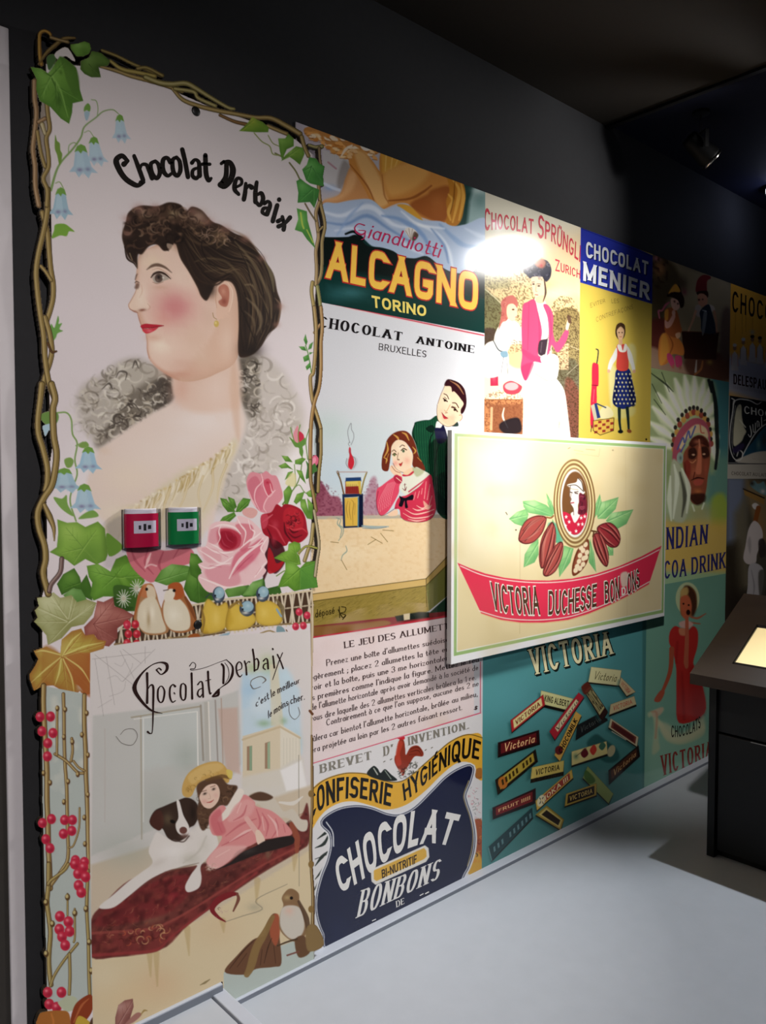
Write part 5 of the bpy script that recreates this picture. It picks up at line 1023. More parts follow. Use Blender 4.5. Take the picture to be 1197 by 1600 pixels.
    A.fill('200,1060 300,1000 310,1060 300,1090 230,1110', 'e8c8a4', 1, 2); A.line('200,1085 250,1090 305,1050', 20, 'c03044')
    A.fill('180,1110 300,1080 330,1000 400,1030 480,1080 430,1150 330,1230 240,1290 190,1260 160,1200', 'dcdccc', 1, 2); A.fill('300,1000 420,1040 340,1100', '9aa070', .6, 8); A.line('475,1085 400,1150 260,1255', [12, 16], 'b8304a', .9); A.line('490,1075 420,1165 250,1290', 6, '5a2430', .9); A.strokes('lettering_anchor', [('215,1170 222,1240', 5), ('190,1220 222,1242 235,1205', 5), ('205,1185 230,1178', 4)], '8a2a34')
    A.fill('-75,1240 -20,1190 60,1130 130,1090 190,1110 160,1200 150,1280 60,1440 -10,1500 -50,1490 -80,1380', 'd84a64', 1, 2); A.fill('480,1080 510,1180 530,1320 540,1440 500,1530 400,1570 250,1560 180,1520 160,1440 110,1430 150,1320 240,1290 360,1210', 'c8344e', 1, 2)
    for k in range(7): A.line(np.array([(-60 + k * 20, 1480 - k * 14), (-40 + k * 22, 1330 - k * 14), (40 + k * 14, 1170 - k * 4)]) * .14995 + [600, 580], [1, 1.7, 1], 'f4d8d0', .9)
    for p in ('330,1260 310,1340', '370,1250 350,1320', '400,1220 390,1280', '440,1150 420,1330', '480,1180 450,1340', '500,1300 470,1400', '220,1440 320,1490 440,1470 520,1440', '200,1480 300,1530 440,1520 510,1490', '300,1430 360,1450 480,1420', '250,1540 340,1560 430,1545', '340,1400 400,1430 450,1400', '300,1290 300,1330'): A.line(p, [4, 14, 5], 'f6e0c8', .85, 2)
    A.fill('100,1100 140,1080 190,1130 170,1170 120,1160', 'b02c44', 1, 2); A.line('130,1110 180,1150', 8, 'f0c8b8'); A.fill('40,1490 130,1440 140,1500 60,1510', 'ecc8a8', 1, 2)
    A.fill('160,1300 220,1320 300,1285 300,1340 240,1350 250,1420 220,1420 215,1350 190,1410 155,1400 170,1340', '17121c', 1, 2); A.fill('410,1350 470,1400 500,1390 470,1440 430,1430', 'e2b89c', .8, 3)
    A.line('-60,1250 -80,1380 -45,1495 20,1490 130,1420', 4, '4a1424', .9); A.line('510,1180 535,1320 540,1450 490,1535 390,1572 240,1562 170,1515', 4, '4a1424', .9)
    # lettering
    F(.33417, 440, 480); K = '1d1a1c'
    A.write('CHOCOLAT', '172,92 300,113 562,158', '178,42 310,66 566,118', K, tv=.29, th=.08, serif=.13, gap=.22, name='lettering_title')
    A.write('ANTOINE', '628,168 900,215', '632,134 902,180', K, tv=.29, th=.08, serif=.13, gap=.24, name='lettering_title')
    A.write('BRUXELLES', '454,200 676,236', '456,168 678,204', '3a3436', tv=.13, th=.1, gap=.2, name='lettering_city')
    F(.34996, 440, 940); K = '4a3838'
    A.write('LE JEU DES ALLUMETTES', '280,208 540,160 800,112', '278,179 538,132 798,85', K, tv=.2, th=.07, serif=.1, gap=.17, space=.5, name='lettering_heading')
    def row(t, x0, y0, x1, cap=29):
        f = lambda x, y: y + (-543 - y) * (x - 150) / 4222.0
        b0, b1 = f(x0, y0), f(x1, y0); A.write(t, f'{x0},{b0} {x1},{b1}', f'{x0 - 1},{b0 - cap} {x1 - 1},{b1 - cap * .84}', K, tv=.15, th=.07, serif=.05, gap=.12, space=.42, name='lettering_text')
    row("Prenez une boîte d'allumettes suédoises,", 200, 297, 770); row('légèrement ; placez 2 allumettes la tête en bas', 118, 347, 810); row('tiroir et la boîte, puis une 3 me horizontalement', 112, 393, 800)
    row("les premières comme l'indique la figure. Mettez le feu", 112, 438, 880); row("de l'allumette horizontale après avoir demandé à la société de", 130, 481, 878); row('vous dire laquelle des 2 allumettes verticales brûlera la 1 re.', 128, 530, 868)
    row("Contrairement à ce que l'on suppose, aucune des 2 ne", 200, 567, 880); row("brûlera car bientôt l'allumette horizontale, brûlée au milieu,".replace('bientôt', 'bientot'), 112, 622, 876); row('sera projetée au loin par les 2 autres faisant ressort.', 118, 671, 806)
    A.write('s', '862,485 874,482', '862,455 874,452', K, tv=.16, name='lettering_text')
    A.line('888,270 888,500', 4, 'c9566c', smooth=False); A.line('100,735 145,722 888,498', 7, 'd9667c', smooth=False)
    F()
    return A

def art_confectionery():
    A = Art(POSTER_Y, (A_L, A_R, FOOT_Z, Z_B), 1 / 440, 1 / 600, 'd9d6d6'); F = A.frame
    F(.34996, 440, 940); N = '151a38'
    A.part('printed_plants')
    for p in ('150,1100 190,1080 215,1030', '150,1180 180,1140 215,1110', '150,1240 190,1190 215,1150', '145,1290 175,1240 200,1210', '150,1150 200,1130', '145,1340 170,1290 185,1260', '160,1060 200,1030 225,1010'): A.line(p, [3, 15, 4], '1c241e', .95)
    A.fill('845,990 900,985 900,1180 850,1150 865,1080', 'a0522c', 1, 4); A.fill('835,1150 880,1120 900,1200 850,1220 825,1200', 'd0a03c', 1, 4); A.curls('845,990 895,990 895,1190 845,1150', 14, ['3a2018', 'd08a3c', '7a2c1c'], (6, 14), (4, 8), .8, 51)
    rg = np.random.default_rng(12)
    for k in range(60):
        x, y = rg.uniform(812, 888), rg.uniform(835, 985); a = rg.uniform(0, 6.3); A.line(np.array([(x, y), (x + 10 * math.cos(a), y + 10 * math.sin(a))]) * .34996 + [440, 940], [.8, 2.4, .8], ['1d2a1e', '2a3a24', '141c16', 'c04a5a'][min(k % 7, 3)], .9)
    F(.23392, 480, 1100); A.part('printed_banner')
    A.fill('-60,700 40,560 120,500 240,462 340,458 420,470 500,505 580,520 640,510 700,470 780,400 860,330 940,260 1020,215 1090,200 1170,222 1180,490 1130,492 1122,450 1108,410 1060,386 990,400 900,470 800,570 700,650 620,690 540,705 460,695 380,665 300,650 220,660 140,700 80,760 -20,900', 'dda83a', 1, 2); A.line('40,565 120,505 240,466 340,462 420,474 500,509 580,522 640,512 700,474 780,404 860,334 940,264 1020,219 1090,204 1170,226', 6, '4a3a1c', .8)
    A.line('1165,490 1130,492 1122,450 1108,410', 6, '7a4a1c', .8); A.fill('1125,440 1165,430 1165,495 1130,492', '9a5a2c', .8, 3)
    A.part('printed_rooster')
    A.fill('400,470 440,415 470,430 490,460 520,435 560,470 600,510 500,510', '1c2220', 1, 2); A.line('445,430 470,470', 8, 'b0b4a8'); A.line('520,445 560,500', 6, '8a9488')
    A.fill('600,330 612,250 630,225 648,250 655,300 660,340 690,290 740,278 775,320 770,350 720,350 690,390 660,440 640,480 610,440 585,390 585,350', '8a3424', 1, 2); A.fill('590,350 610,250 640,260 620,330 630,400 600,410', 'b5402e', .9, 4); A.fill('604,232 618,216 650,218 646,238', 'c42c34', 1, 1.5)
    for p in ('690,300 740,290 772,330', '690,320 740,310 765,345', '680,340 730,335'): A.line(p, [3, 6, 2], '4a1a14', .8)
    A.curls('600,440 680,390 770,380 790,420 700,480 620,500', 26, ['2a2a24', '1a1a18', 'e0dcd0', '4a4a3c'], (8, 20), (5, 9), .9, 52)
    A.part('printed_shield'); F(.34996, 440, 940)
    sh = '186,985 250,938 330,922 400,932 470,958 530,962 600,928 680,850 740,790 800,752 846,742 835,800 812,860 818,900 838,960 852,1040 848,1110 826,1180 790,1260 700,1560 250,1560 195,1480 168,1400 166,1320 188,1230 215,1160 230,1090 222,1030'
    q = A.P(sh); A.frame()
    def grown(q, d):
        q = spline(q, True, 5); e = np.roll(q, -1, 0) - np.roll(q, 1, 0); e /= np.linalg.norm(e, axis=1)[:, None]
        return q + np.stack([e[:, 1], -e[:, 0]], 1) * d
    for d, c in ((11.5, 'dcdcde'), (7.2, '1b1f3c'), (5.2, 'd9dadd'), (3.0, N)): A.fill(grown(q, d * .62), c, smooth=False)
    A.fill(q, N)
    F(.34996, 440, 940); A.line('200,985 228,1030 232,1092', 5, 'd4d6da'); A.line('836,800 814,862 820,900 842,965 854,1040 848,1110 830,1180', 4, 'c4b070', .8); A.blob(250, 1460, 60, 80, '1a2144', .6)
    A.fill('398,1196 640,1088 656,1100 660,1140 645,1162 420,1265 402,1250', 'e0dcd4', 1, 1.5, False); A.fill('412,1200 636,1100 646,1112 648,1138 636,1150 424,1248 412,1240', 'd9aa44', 1, 1.5, False)
    W_ = 'e2e0dc'
    A.write('CHOCOLAT', '262,1302 340,1256 410,1204 480,1150 550,1108 610,1086 670,1078 752,1090', '232,1165 290,1108 360,1048 440,992 520,954 590,934 660,926 800,952', W_, tv=.24, th=.2, sq=2.6, gap=.2, name='lettering_title')
    A.write('BI-NUTRITIF', '449,1236 605,1166', '446,1198 603,1128', '33261c', tv=.2, th=.16, gap=.14, name='lettering_small')
    A.write('BONBONS', '335,1412 520,1322 700,1236', '352,1290 530,1225 712,1148', W_, tv=.3, th=.05, serif=.13, gap=.22, slant=.16, name='lettering_bonbons')
    A.write('DE', '512,1366 548,1348', '510,1338 546,1322', W_, tv=.24, th=.08, serif=.1, name='lettering_small')
    A.strokes('lettering_cut_line', [('405,1425 420,1418', 4), ('618,1312 632,1304', 4), ('642,1304 656,1296', 5)], W_)
    for t, b, tp in (('BREVET', '172,766 402,702', '170,728 400,666'), ("D'", '456,690 498,676', '454,648 496,636'), ('INVENTION.', '566,642 836,566', '564,604 834,534')):
        A.write(t, b, tp, '827d72', tv=.28, th=.06, serif=.12, gap=.26, name='lettering_patent')
    A.strokes('lettering_dots', [('455,716 462,712', 4), ('485,706 492,702', 4), ('640,664 646,660', 4), ('668,654 674,650', 4)], '827d72')
    F(.23392, 480, 1100); K = '181411'
    A.write('CONFISERIE', '12,772 60,735 120,688 190,655 260,632 340,628 420,645 500,668 558,684', '5,610 50,570 120,520 210,492 310,486 400,497 490,515 572,540', K, tv=.26, th=.16, sq=2.5, gap=.18, name='lettering_banner')
    A.write('HYGIÉNIQUE', '648,648 720,600 800,522 880,452 960,402 1040,370 1100,360 1146,372', '634,535 700,478 780,416 860,346 930,288 1000,245 1080,226 1162,252', K, tv=.24, th=.16, sq=2.5, gap=.17, name='lettering_banner')
    F()
    return A

def art_lady_in_pink():
    A = Art(POSTER_Y, (A_R, M_L, Z_C, TOP_Z), 1 / 340, 1 / 560, 'd9d2bf'); F = A.frame
    F(.1937, 750, 380)
    A.poly('0,100 850,-100 850,700 0,700', 'e0c59a', .9, 90); A.fill('30,240 240,280 420,380 600,420 800,420 800,640 400,640 0,560', 'dcbf8c', .9, 20); A.blob(600, 400, 200, 70, 'efe0b0', .8); A.blob(500, 340, 140, 60, 'd0ab70', .5)
    A.fill('20,260 130,260 240,300 230,360 60,360', 'a8a070', .8, 10)
    A.fill('20,380 100,420 170,480 160,700 120,760 20,820', '6a6846', .9, 10); A.fill('20,700 120,690 130,760 40,820', '4a3a34', .9, 8); A.fill('580,600 800,560 800,1060 620,1060', '857448', .9, 10); A.fill('600,1010 800,1000 800,1900 640,1900 620,1300', '5c5844', .9, 10); A.fill('690,1100 800,1200 790,1550 700,1550', '7a4438', .8, 10); A.poly('620,800 715,810 715,1020 630,1020', 'd6b48c', .8, 4); A.fill('200,850 340,820 340,1000 240,980', 'd6a878', .8, 10)
    A.speck('20,240 400,240 400,820 20,820', '43361f', .75, 2.5, 3, .42); A.speck('560,560 800,540 800,1600 600,1600', '3a2c1c', .75, 2.5, 4, .38); A.line('730,830 800,860', 4, 'c8c0a8', .7); A.line('700,1060 790,980', 4, 'c8c0a8', .7); A.line('40,370 100,420 165,480', 10, 'd8cca4', .8, 3)
    A.part('printed_table'); A.poly('20,1080 360,1130 360,1270 20,1265', 'e8d6b4'); A.poly('20,1262 360,1262 360,1900 20,1900', 'b57a50'); A.speck('20,1262 360,1262 360,1900 20,1900', '5a2c1c', .7, 2.5, 8, .35); A.poly('70,1300 340,1300 340,1540 100,1540', '7a4830', .7, 10); A.line('30,1262 360,1262', 8, '8a5a38'); A.line('95,1330 90,1500', 20, 'dcb488', .8, 3); A.line('195,1330 185,1400 225,1490', [8, 16, 8], 'e8dcc8', .9, 3); A.fill('165,1450 260,1410 320,1420 330,1520 220,1540 160,1500', '1d1a20', .9, 6)
    A.part('printed_cocoa_tin'); A.poly('82,1000 145,992 148,1150 84,1152', 'b0304a'); A.line('84,994 146,990', 12, 'd0a898'); A.blob(112, 1080, 18, 44, 'd0707c', .6); A.fill('190,1140 250,1110 320,1140 340,1165 310,1210 240,1220 195,1195', 'b0404e', 1, 2); A.blob(255, 1155, 55, 32, 'e0a0a0', 1, hard=1)
    A.part('printed_child')
    A.fill('30,850 100,790 150,830 220,870 230,980 180,1060 40,1070', 'efe8e0', 1, 4); A.fill('120,740 160,660 220,610 300,640 350,720 400,750 400,800 320,790 260,780 230,860 170,900 120,820', 'efe6da', 1, 3); A.line('200,700 280,760 390,775', [10, 22, 26], 'f4eee6', .9, 4)
    A.fill('150,700 175,560 170,480 200,440 260,420 300,460 300,520 240,560 220,620 180,640', 'b5655c', 1, 3); A.curls('160,680 175,450 270,425 290,500 220,620', 14, ['8a3c3a', 'd08a78'], (10, 24), (4, 8), .7, 62); A.fill('225,500 270,490 300,530 300,580 270,630 230,610 215,560', 'eccaa8', 1, 3); A.blob(268, 535, 10, 6, '4a2c24', 1, hard=1); A.line('300,545 308,575', 4, 'b07a5a'); A.line('285,598 298,592', 5, 'b04a44')
    A.fill('390,740 430,725 450,770 440,800 400,830 395,790', 'f0d4b4', 1, 2); A.line('110,790 150,860 200,880', [8, 12], '3a444c', .9); A.fill('165,880 215,870 225,915 180,920', '7a98a8', 1, 2); A.line('190,920 170,1050', 6, '5a6068', .8); A.line('215,930 225,1050', 6, '5a6068', .7)
    A.part('printed_lady')
    A.fill('360,1110 440,1040 540,1060 640,1120 700,1300 720,1900 380,1900 350,1300', 'ece7e0', 1, 4)
    for p in ('380,1200 400,1400 430,1520', '420,1180 470,1260 520,1290', '600,1200 560,1400 540,1600', '660,1280 640,1460 620,1700', '470,1300 480,1500'): A.line(p, [3, 9, 3], 'b5a890', .6, 3)
    A.speck('570,1380 690,1250 720,1560 560,1560', 'a89878', .5, 3, 9)
    A.fill('440,980 540,900 630,920 620,1090 540,1105 445,1050', 'efeae2', 1, 2); A.line('445,1050 540,1108 610,1100', 5, '6a5a4c', .8)
    A.fill('440,450 520,460 545,560 555,700 540,800 480,900 470,700', 'e8ddd0', 1, 3)
    A.fill('345,510 380,475 440,455 470,560 500,700 490,800 470,900 530,930 500,965 430,960 370,1110 330,1010 340,900 335,700', 'd1476c', 1, 2.5); A.fill('510,500 550,500 590,580 590,720 620,800 690,700 715,715 700,780 660,850 620,880 580,820 560,880 540,900 555,760 545,600', 'd1476c', 1, 2.5)
    A.fill('340,850 430,900 500,930 490,965 400,940 345,890', 'c23a60', .8, 5); for_p = ('395,480 390,700 385,860', '470,560 480,760 460,880', '560,540 575,700 560,820')
    for p in for_p: A.line(p, [4, 8, 4], 'a52c50', .6, 3)
    A.fill('330,1000 430,960 420,1020 370,1110', 'b93258', .7, 5)
    A.fill('480,790 540,770 550,740 540,830 520,905 470,890', '3a2c34', 1, 4); A.line('500,800 490,880', 6, '6a5a60', .7); A.fill('490,920 530,900 540,960 500,965', 'f0e2d4', 1, 2); A.fill('690,690 700,640 715,590 735,610 725,650 710,700', 'e6c6a4', 1, 2); A.fill('705,580 730,590 735,640 712,640', '4a3428', .9, 2)
    A.fill('415,300 430,270 510,270 530,340 520,430 490,465 450,440 425,380', 'e6c8a8', 1, 2.5); A.fill('450,440 520,420 515,480 460,480', 'ddb894', 1, 3); A.blob(432, 330, 9, 6, '2a1a18', 1, hard=1); A.blob(475, 345, 10, 6, '2a1a18', 1, hard=1); A.line('455,330 450,385 462,388', 4, 'b08460'); A.line('445,415 468,418', 6, 'b04848'); A.line('420,315 440,312', 4, '3a241c'); A.line('462,328 490,330', 4, '3a241c')
    A.fill('348,180 370,145 430,150 470,130 540,140 575,200 570,270 540,310 520,300 500,270 430,270 405,285 380,260 350,230', '2f2e3c', 1, 3); A.curls('350,180 430,150 560,150 570,260 520,300 400,270', 34, ['6a6878', '1a1820', '8a8894'], (8, 20), (4, 7), .8, 61); A.fill('440,150 480,110 530,150 510,200 460,190', 'c06a4c', .8, 8); A.blob(460, 120, 30, 26, 'd0a884', .7); A.blob(495, 180, 12, 14, 'b02c34', .9)
    A.line('520,300 530,400 510,470', [10, 16, 6], '3a2824', .9, 3)
    F(.38179, 740, 270); R = 'c43e4c'
    A.write('CHOCOLAT', '44,238 110,232 180,240 244,252', '44,142 110,158 180,168 246,180', R, tv=.2, th=.15, gap=.16, serif=.03, smallcaps=.86, name='lettering_title')
    A.write('SPRÜNGLI', '262,268 305,274 350,304 394,334 436,366', '266,168 312,192 352,214 396,252 440,288', R, tv=.19, th=.14, gap=.15, serif=.03, smallcaps=.86, name='lettering_title')
    A.write('ZURICH', '334,402 375,411 436,434', '334,352 378,368 438,392', R, tv=.19, th=.14, gap=.16, smallcaps=.82, name='lettering_city')
    F()
    return A

def art_yellow():
    A = Art(POSTER_Y, (M_L, M_R, Z_C, TOP_Z), 1 / 300, 1 / 560, 'd8be54'); F = A.frame
    F(.38179, 740, 270); A.part('printed_blue_header'); A.poly('380,180 760,350 760,545 380,432', '28349a'); A.line('436,226 735,344', 3, '1a2270', smooth=False)
    for b, t, x in (('460,346 585,380 713,419', '460,280 590,322 715,364', 'CHOCOLAT'), ('448,441 585,480 718,521', '450,362 590,408 722,454', 'MENIER')):
        A.write(x, b, t, '121a4c', tv=.25, th=.19, sq=2.8, gap=.22, shift=(1.6, 1.6), name='lettering_shadow', dz=.0003); A.write(x, b, t, 'dfe2e4', tv=.25, th=.19, sq=2.8, gap=.22, name='lettering_title', dz=.0006)
    F(.15625, 895, 440)
    A.write('EVITER', '178,262 325,206', '172,216 320,170', '7f7234', tv=.1, gap=.2, name='lettering_chalk'); A.write('LES', '388,216 462,214', '386,172 460,170', '7f7234', tv=.1, gap=.22, name='lettering_chalk'); A.write('CONTREFAÇONS', '236,406 350,356 604,272', '230,358 346,312 600,228', '7f7234', tv=.09, gap=.22, name='lettering_chalk')
    # a plain child with umbrella and basket, seen from the front
    A.fill('360,840 440,900 420,1150 380,1260', 'dcd9a8', .7, 14); A.fill('560,640 630,660 620,880 560,900', 'd8d49a', .7, 14); A.fill('400,1260 610,1250 600,1340 430,1370', 'd4d08c', .7, 14)
    A.part('printed_umbrella'); A.line('235,675 255,690 250,760 240,820', 12, '2f3a34'); A.fill('195,830 240,820 258,850 258,1030 240,1060 240,1220 210,1440 178,1440 178,1200 190,1040', 'c92c44', 1, 2); A.line('190,1035 250,1040', 6, '5a1420'); A.line('190,1440 182,1500', 8, '3a3430'); A.line('215,1080 205,1200', 8, 'e0707c', .7, 3)
    A.part('printed_basket'); A.poly('205,1390 412,1360 408,1490 275,1535 205,1490', 'd0ac4c'); 
    for i in range(4):
        for j in range(5): 
            if (i + j) % 2: x, y = 215 + j * 40, 1400 + i * 32 - j * 6; A.poly(np.array([(x, y), (x + 32, y - 4), (x + 32, y + 20), (x, y + 24)]) * .15625 + [895, 440], '8d2f28')
    A.line('205,1392 412,1362 408,1490 275,1535 205,1490 205,1392', 6, '3a2c1c', smooth=False); A.fill('270,1290 330,1240 390,1280 400,1350 280,1370', 'd9d0a0', 1, 4); A.poly('180,1240 235,1215 275,1360 215,1390', 'b8b49a'); A.poly('215,1220 240,1215 278,1360 245,1368', '28366c'); A.line('240,1220 330,1260', 12, '2f3a5c')
    A.part('printed_girl')
    A.fill('440,880 560,870 600,1010 632,1190 590,1245 500,1275 420,1240 398,1180 420,1010', '1e2a66', 1, 2); A.fill('430,1000 450,900 440,1230 400,1180', '141a3c', .8, 5); A.fill('560,900 632,1190 590,1245 560,1100', '151b40', .8, 5)
    for i in range(8):
        for j in range(6):
            x, y = 420 + j * 38 + (i % 2) * 16, 925 + i * 42
            if abs(x - 515) < 60 + (y - 880) * .26: A.blob(x, y, 8, 10, 'd9cf9c', 1, hard=1)
    A.line('465,1270 468,1400 480,1490', [32, 26, 20], '1f2c28'); A.line('545,1265 555,1390 560,1480', [32, 26, 20], '1f2c28'); A.blob(478, 1500, 26, 18, '15191a', 1, hard=1); A.blob(565, 1495, 24, 18, '8a4a28', 1, 20, 1)
    A.fill('440,640 480,625 510,625 545,640 555,740 550,880 445,880 440,760', 'c8463c', 1, 2); A.fill('445,640 480,625 500,690 520,625 545,640 530,700 470,700', 'e0ddd4', 1, 2)
    A.fill('440,660 400,730 365,800 350,880 375,890 400,830 440,760', 'dcdcd8', 1, 2); A.fill('545,645 590,720 610,800 625,880 600,895 580,830 552,760', 'dcdcd8', 1, 2); A.blob(360, 895, 15, 18, 'd8a884', 1, hard=1); A.blob(614, 898, 15, 18, 'd8a884', 1, hard=1)
    A.blob(476, 500, 50, 82, '3a2a1c', 1, hard=1); A.fill('440,500 450,455 480,440 508,455 515,510 500,570 478,592 455,570', 'ddb48c', 1, 2); A.fill('432,520 436,440 480,410 522,440 524,520 512,480 480,450 446,480', '4a3320', 1, 2); A.blob(463, 510, 6, 5, '2a1a14', 1, hard=1); A.blob(494, 510, 6, 5, '2a1a14', 1, hard=1); A.line('468,552 488,552', 5, 'b0483c'); A.fill('462,585 496,585 494,630 464,630', 'd4a880', 1, 2)
    A.part('screw_holes'); A.blob(52, 1528, 8, 11, '1a1612', 1, hard=1); A.blob(735, 1578, 8, 10, '1a1612', 1, hard=1)
    F()
    return A

def art_children():
    A = Art(POSTER_Y, (M_R, N_R, Z_D, TOP_Z), 1 / 220, 1 / 420, '5c5240'); F = A.frame
    F(.13752, 1010, 390)
    A.fill('60,60 500,220 960,400 940,1000 500,1000 60,900', '776a52', .9, 40); A.blob(620, 560, 200, 200, '867a60', .8); A.fill('60,60 300,160 400,420 240,600 200,900 50,900', '3a3020', .9, 30); A.blob(150, 220, 80, 110, 'a06a44', .8); A.blob(120, 100, 60, 40, '9a6068', .8); A.blob(420, 380, 70, 120, '3c3026', .7); A.blob(430, 480, 40, 50, '6a3038', .7); A.speck('70,60 240,100 230,420 80,420', '2a1c14', .8, 6, 4); A.fill('40,820 240,820 200,1150 40,1150', '4c1f1c', .9, 20); A.fill('40,1100 420,1300 520,1420 40,1340', '8a6f5c', .9, 20); A.fill('480,1200 960,1200 960,1480 500,1430', '43281f', .9, 20); A.fill('860,720 960,700 960,1200 840,1200', '4c3a34', .8, 24)
    A.part('printed_chest'); A.poly('400,930 825,945 790,1250 430,1240', '2a1610', 1, 6); A.line('410,930 825,945', 12, '4a2a20', .8, 3)
    A.each('printed_child')
    A.fill('150,1010 220,940 300,950 360,1000 420,1090 420,1200 300,1190 240,1290 160,1310 135,1200', 'a8642e', 1, 6); A.fill('170,980 230,980 260,1150 200,1290 150,1290', 'c48838', .7, 10); A.line('250,960 300,1080 260,1200', [8, 18, 8], '6a3018', .6, 6)
    A.fill('215,690 270,660 340,680 390,860 400,930 330,1000 220,940 205,800', '8a4a28', 1, 5); A.fill('210,700 250,680 245,790 215,800', 'c47e34', 1, 5); A.fill('210,800 250,820 300,740 330,760 280,870 220,890', 'c08878', 1, 4); A.fill('330,960 380,940 385,990 350,1010', 'c89070', 1, 4); A.blob(310, 720, 20, 34, 'c89080', 1, hard=1)
    A.fill('280,560 330,560 380,600 370,670 320,690 285,640', 'c0907e', 1, 3); A.blob(320, 590, 14, 16, '241410', .9); A.blob(358, 615, 12, 14, '241410', .9); A.fill('235,530 260,480 330,400 380,420 400,490 430,560 425,640 390,660 360,580 290,540', '24140f', 1, 4); A.fill('250,500 310,405 350,400 385,480 300,480', 'c48434', 1, 5); A.line('320,410 300,480', 12, 'd07a3c', .8, 4); A.line('260,600 220,630 180,690 140,700 150,780', [14, 26, 20, 24, 14], 'a85468', .9, 4)
    A.fill('240,1180 290,1200 320,1290 300,1350 240,1250', 'a8385c', 1, 4); A.fill('330,1210 400,1220 400,1320 340,1330', '9a3454', 1, 4); A.blob(305, 1330, 20, 26, '8a5a40', 1); A.blob(385, 1340, 22, 26, '7a4a3a', 1)
    A.each('printed_child'); A.fill('560,470 580,350 640,290 720,300 730,330 690,360 690,480 700,520 650,500 600,480', '5f1d20', 1, 5); A.fill('575,480 690,470 700,540 660,540 590,520', '2a1610', 1, 4); A.fill('585,520 640,500 690,540 690,620 640,650 600,640', 'a07058', 1, 4); A.blob(598, 570, 16, 14, '1c100c', .9); A.blob(640, 566, 12, 10, '1c100c', .9)
    A.fill('560,640 620,640 620,760 560,740', '8c7e74', 1, 5); A.fill('690,620 760,640 780,690 740,700', '96887c', 1, 5); A.fill('610,700 700,620 740,700 790,940 640,940 620,800', '232830', 1, 4); A.fill('650,720 690,720 660,940 630,960', '6a6c6c', .8, 5); A.line('560,700 530,800 480,920', [30, 26, 20], 'a07860', 1, 4); A.line('770,700 790,800 800,930', [28, 26, 22], '8e6850', 1, 4); A.line('640,690 680,700', 10, 'a0a4a0', .8)
    A.line('570,1260 560,1390', [14, 26], '8a827a', .9, 4); A.line('640,1270 620,1360 550,1420', [20, 26, 22], '7a4c2c', .9, 5); A.blob(720, 1280, 40, 30, '7a6430', .8)
    F()
    return A

